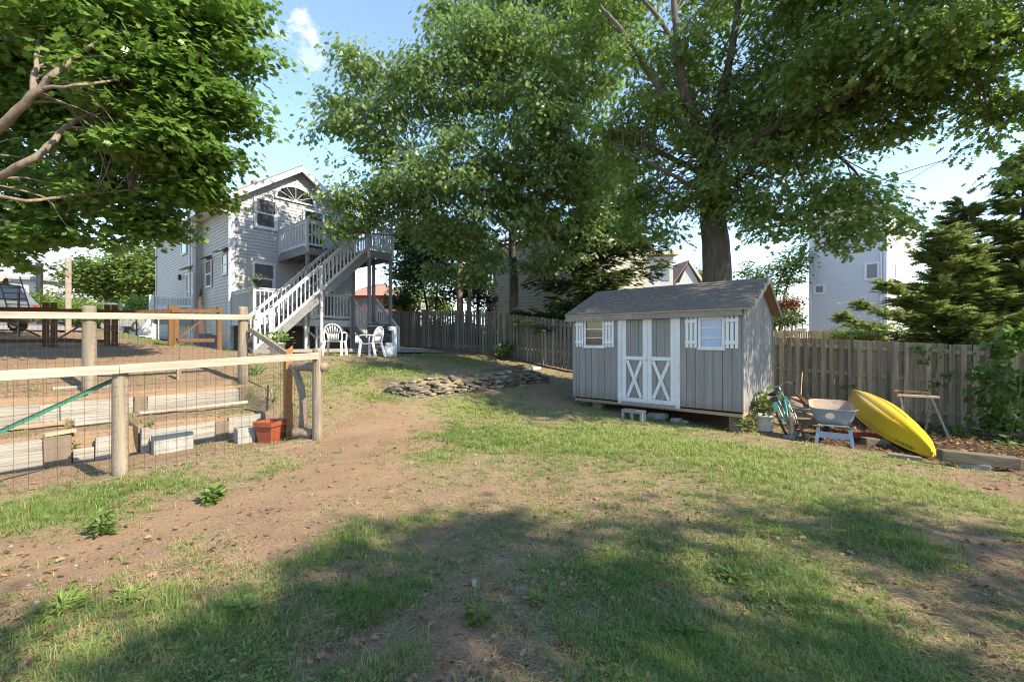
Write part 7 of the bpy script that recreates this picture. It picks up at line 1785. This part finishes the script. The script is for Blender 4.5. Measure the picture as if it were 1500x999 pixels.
rosette(375, 550, 0.256, 90, .35, 'rangy tall weed at the foot of the far fence corner post', LANCE, (.2, .7), m=L_grass, wmul=.6, el=(.5, 1.4))
rosette(400, 590, 0.240, 55, .22, 'dry twiggy weed tangle behind the terracotta planter', LANCE, (.55, 1), m=L_grass, wmul=.4, el=(.5, 1.4))
rosette(445, 640, 0.128, 60, .10, 'wispy pale weed at the foot of the log gateway', LANCE, (.6, 1), m=L_grass, wmul=.5, el=(.4, 1.3))
A = gp(695, 856); tag(MB().box((A[0], A[1], A[2]+.012), (.03, .085, .012), rotz(.9)).build('wood_chip', m_rail, base=A), 'single pale wood chip on the lawn at the bottom centre', 'wood chip')
# ================================================================ sky, sun, camera
wd = bpy.data.worlds.new('World'); scene.world = wd; wd.use_nodes = True; nt = wd.node_tree
bg = nt.nodes['Background']; sky = nt.nodes.new('ShaderNodeTexSky'); sky.sky_type = 'NISHITA'; sky.sun_disc = False
az = math.atan2(SUN_H[0], SUN_H[1]); sky.sun_elevation = SUN_EL; sky.sun_rotation = az; sky.air_density = 1.0; sky.dust_density = .05; sky.ozone_density = 3.5; sky.altitude = 20
tc = nt.nodes.new('ShaderNodeTexCoord')
# a few small fair weather clouds
def cloud(px_, py_, rad, seed, amt):
    d = Vector(ray(px_, py_)).normalized()
    sub = nt.nodes.new('ShaderNodeVectorMath'); sub.operation = 'DISTANCE'; nt.links.new(tc.outputs['Generated'], sub.inputs[0]); sub.inputs[1].default_value = d
    mp_ = nt.nodes.new('ShaderNodeMapping'); mp_.inputs['Location'].default_value = (seed, seed*.3, 0); nt.links.new(tc.outputs['Generated'], mp_.inputs[0])
    n = nt.nodes.new('ShaderNodeTexNoise'); n.inputs['Scale'].default_value = 16; n.inputs['Detail'].default_value = 10; n.inputs['Roughness'].default_value = .66; nt.links.new(mp_.outputs[0], n.inputs['Vector'])
    def m2(op, a, b):
        q = nt.nodes.new('ShaderNodeMath'); q.operation = op; q.use_clamp = False
        for s, v in ((q.inputs[0], a), (q.inputs[1], b)):
            if hasattr(v, 'links'): nt.links.new(v, s)
            else: s.default_value = v
        return q.outputs[0]
    f = m2('SUBTRACT', m2('MULTIPLY', m2('SUBTRACT', 1.0, m2('DIVIDE', sub.outputs['Value'], rad)), 1.0), m2('MULTIPLY', m2('SUBTRACT', n.outputs['Fac'], .36), 3.6))
    mr = nt.nodes.new('ShaderNodeMapRange'); mr.inputs[1].default_value = 0; mr.inputs[2].default_value = .55; mr.inputs[3].default_value = 0; mr.inputs[4].default_value = amt; mr.interpolation_type = 'SMOOTHSTEP'; nt.links.new(f, mr.inputs[0])
    return mr.outputs[0]
col = sky.outputs[0]
for a in ((447, 48, .075, 0.0, .5), (462, 85, .06, 3.1, .3), (690, 35, .06, 5.2, .5), (385, 160, .03, 7.7, .25)):
    mx = nt.nodes.new('ShaderNodeMix'); mx.data_type = 'RGBA'; nt.links.new(cloud(*a), mx.inputs['Factor']); nt.links.new(col, mx.inputs[6]); mx.inputs[7].default_value = CLOUD; col = mx.outputs[2]
nt.links.new(col, bg.inputs['Color']); bg.inputs['Strength'].default_value = SKY_STRENGTH
sl_ = bpy.data.lights.new('sun', 'SUN'); sl_.energy = SUN_STRENGTH; sl_.angle = R(.53); sl_.color = (1.0, .93, .82)
so = bpy.data.objects.new('sun', sl_); COL.objects.link(so)
dv = Vector((SUN_H[0]*math.cos(SUN_EL), SUN_H[1]*math.cos(SUN_EL), math.sin(SUN_EL))); so.rotation_euler = dv.to_track_quat('Z', 'Y').to_euler(); so.location = (20, 0, 30)
cam = bpy.data.cameras.new('camera'); co = bpy.data.objects.new('camera', cam); COL.objects.link(co)
cam.sensor_width = 36; cam.lens = F/1500*36; cam.clip_end = 2000; cam.clip_start = .05
co.location = (0, 0, CH); co.rotation_euler = (R(90), 0, TH); scene.camera = co
vs = scene.view_settings; vs.view_transform = 'Standard'; vs.look = 'None'; vs.exposure = EXPOSURE; vs.gamma = 1; vs.use_curve_mapping = False
vs.use_white_balance = True; vs.white_balance_temperature = 7500; vs.white_balance_tint = 8
scene.render.engine = 'CYCLES'; cy = scene.cycles
cy.max_bounces = 7; cy.diffuse_bounces = 4; cy.glossy_bounces = 3; cy.transmission_bounces = 4; cy.transparent_max_bounces = 6
cy.filter_width = 1.05; cy.use_adaptive_sampling = True; cy.adaptive_threshold = .01; cy.use_denoising = True; cy.sample_clamp_indirect = 6
scene.render.use_persistent_data = False
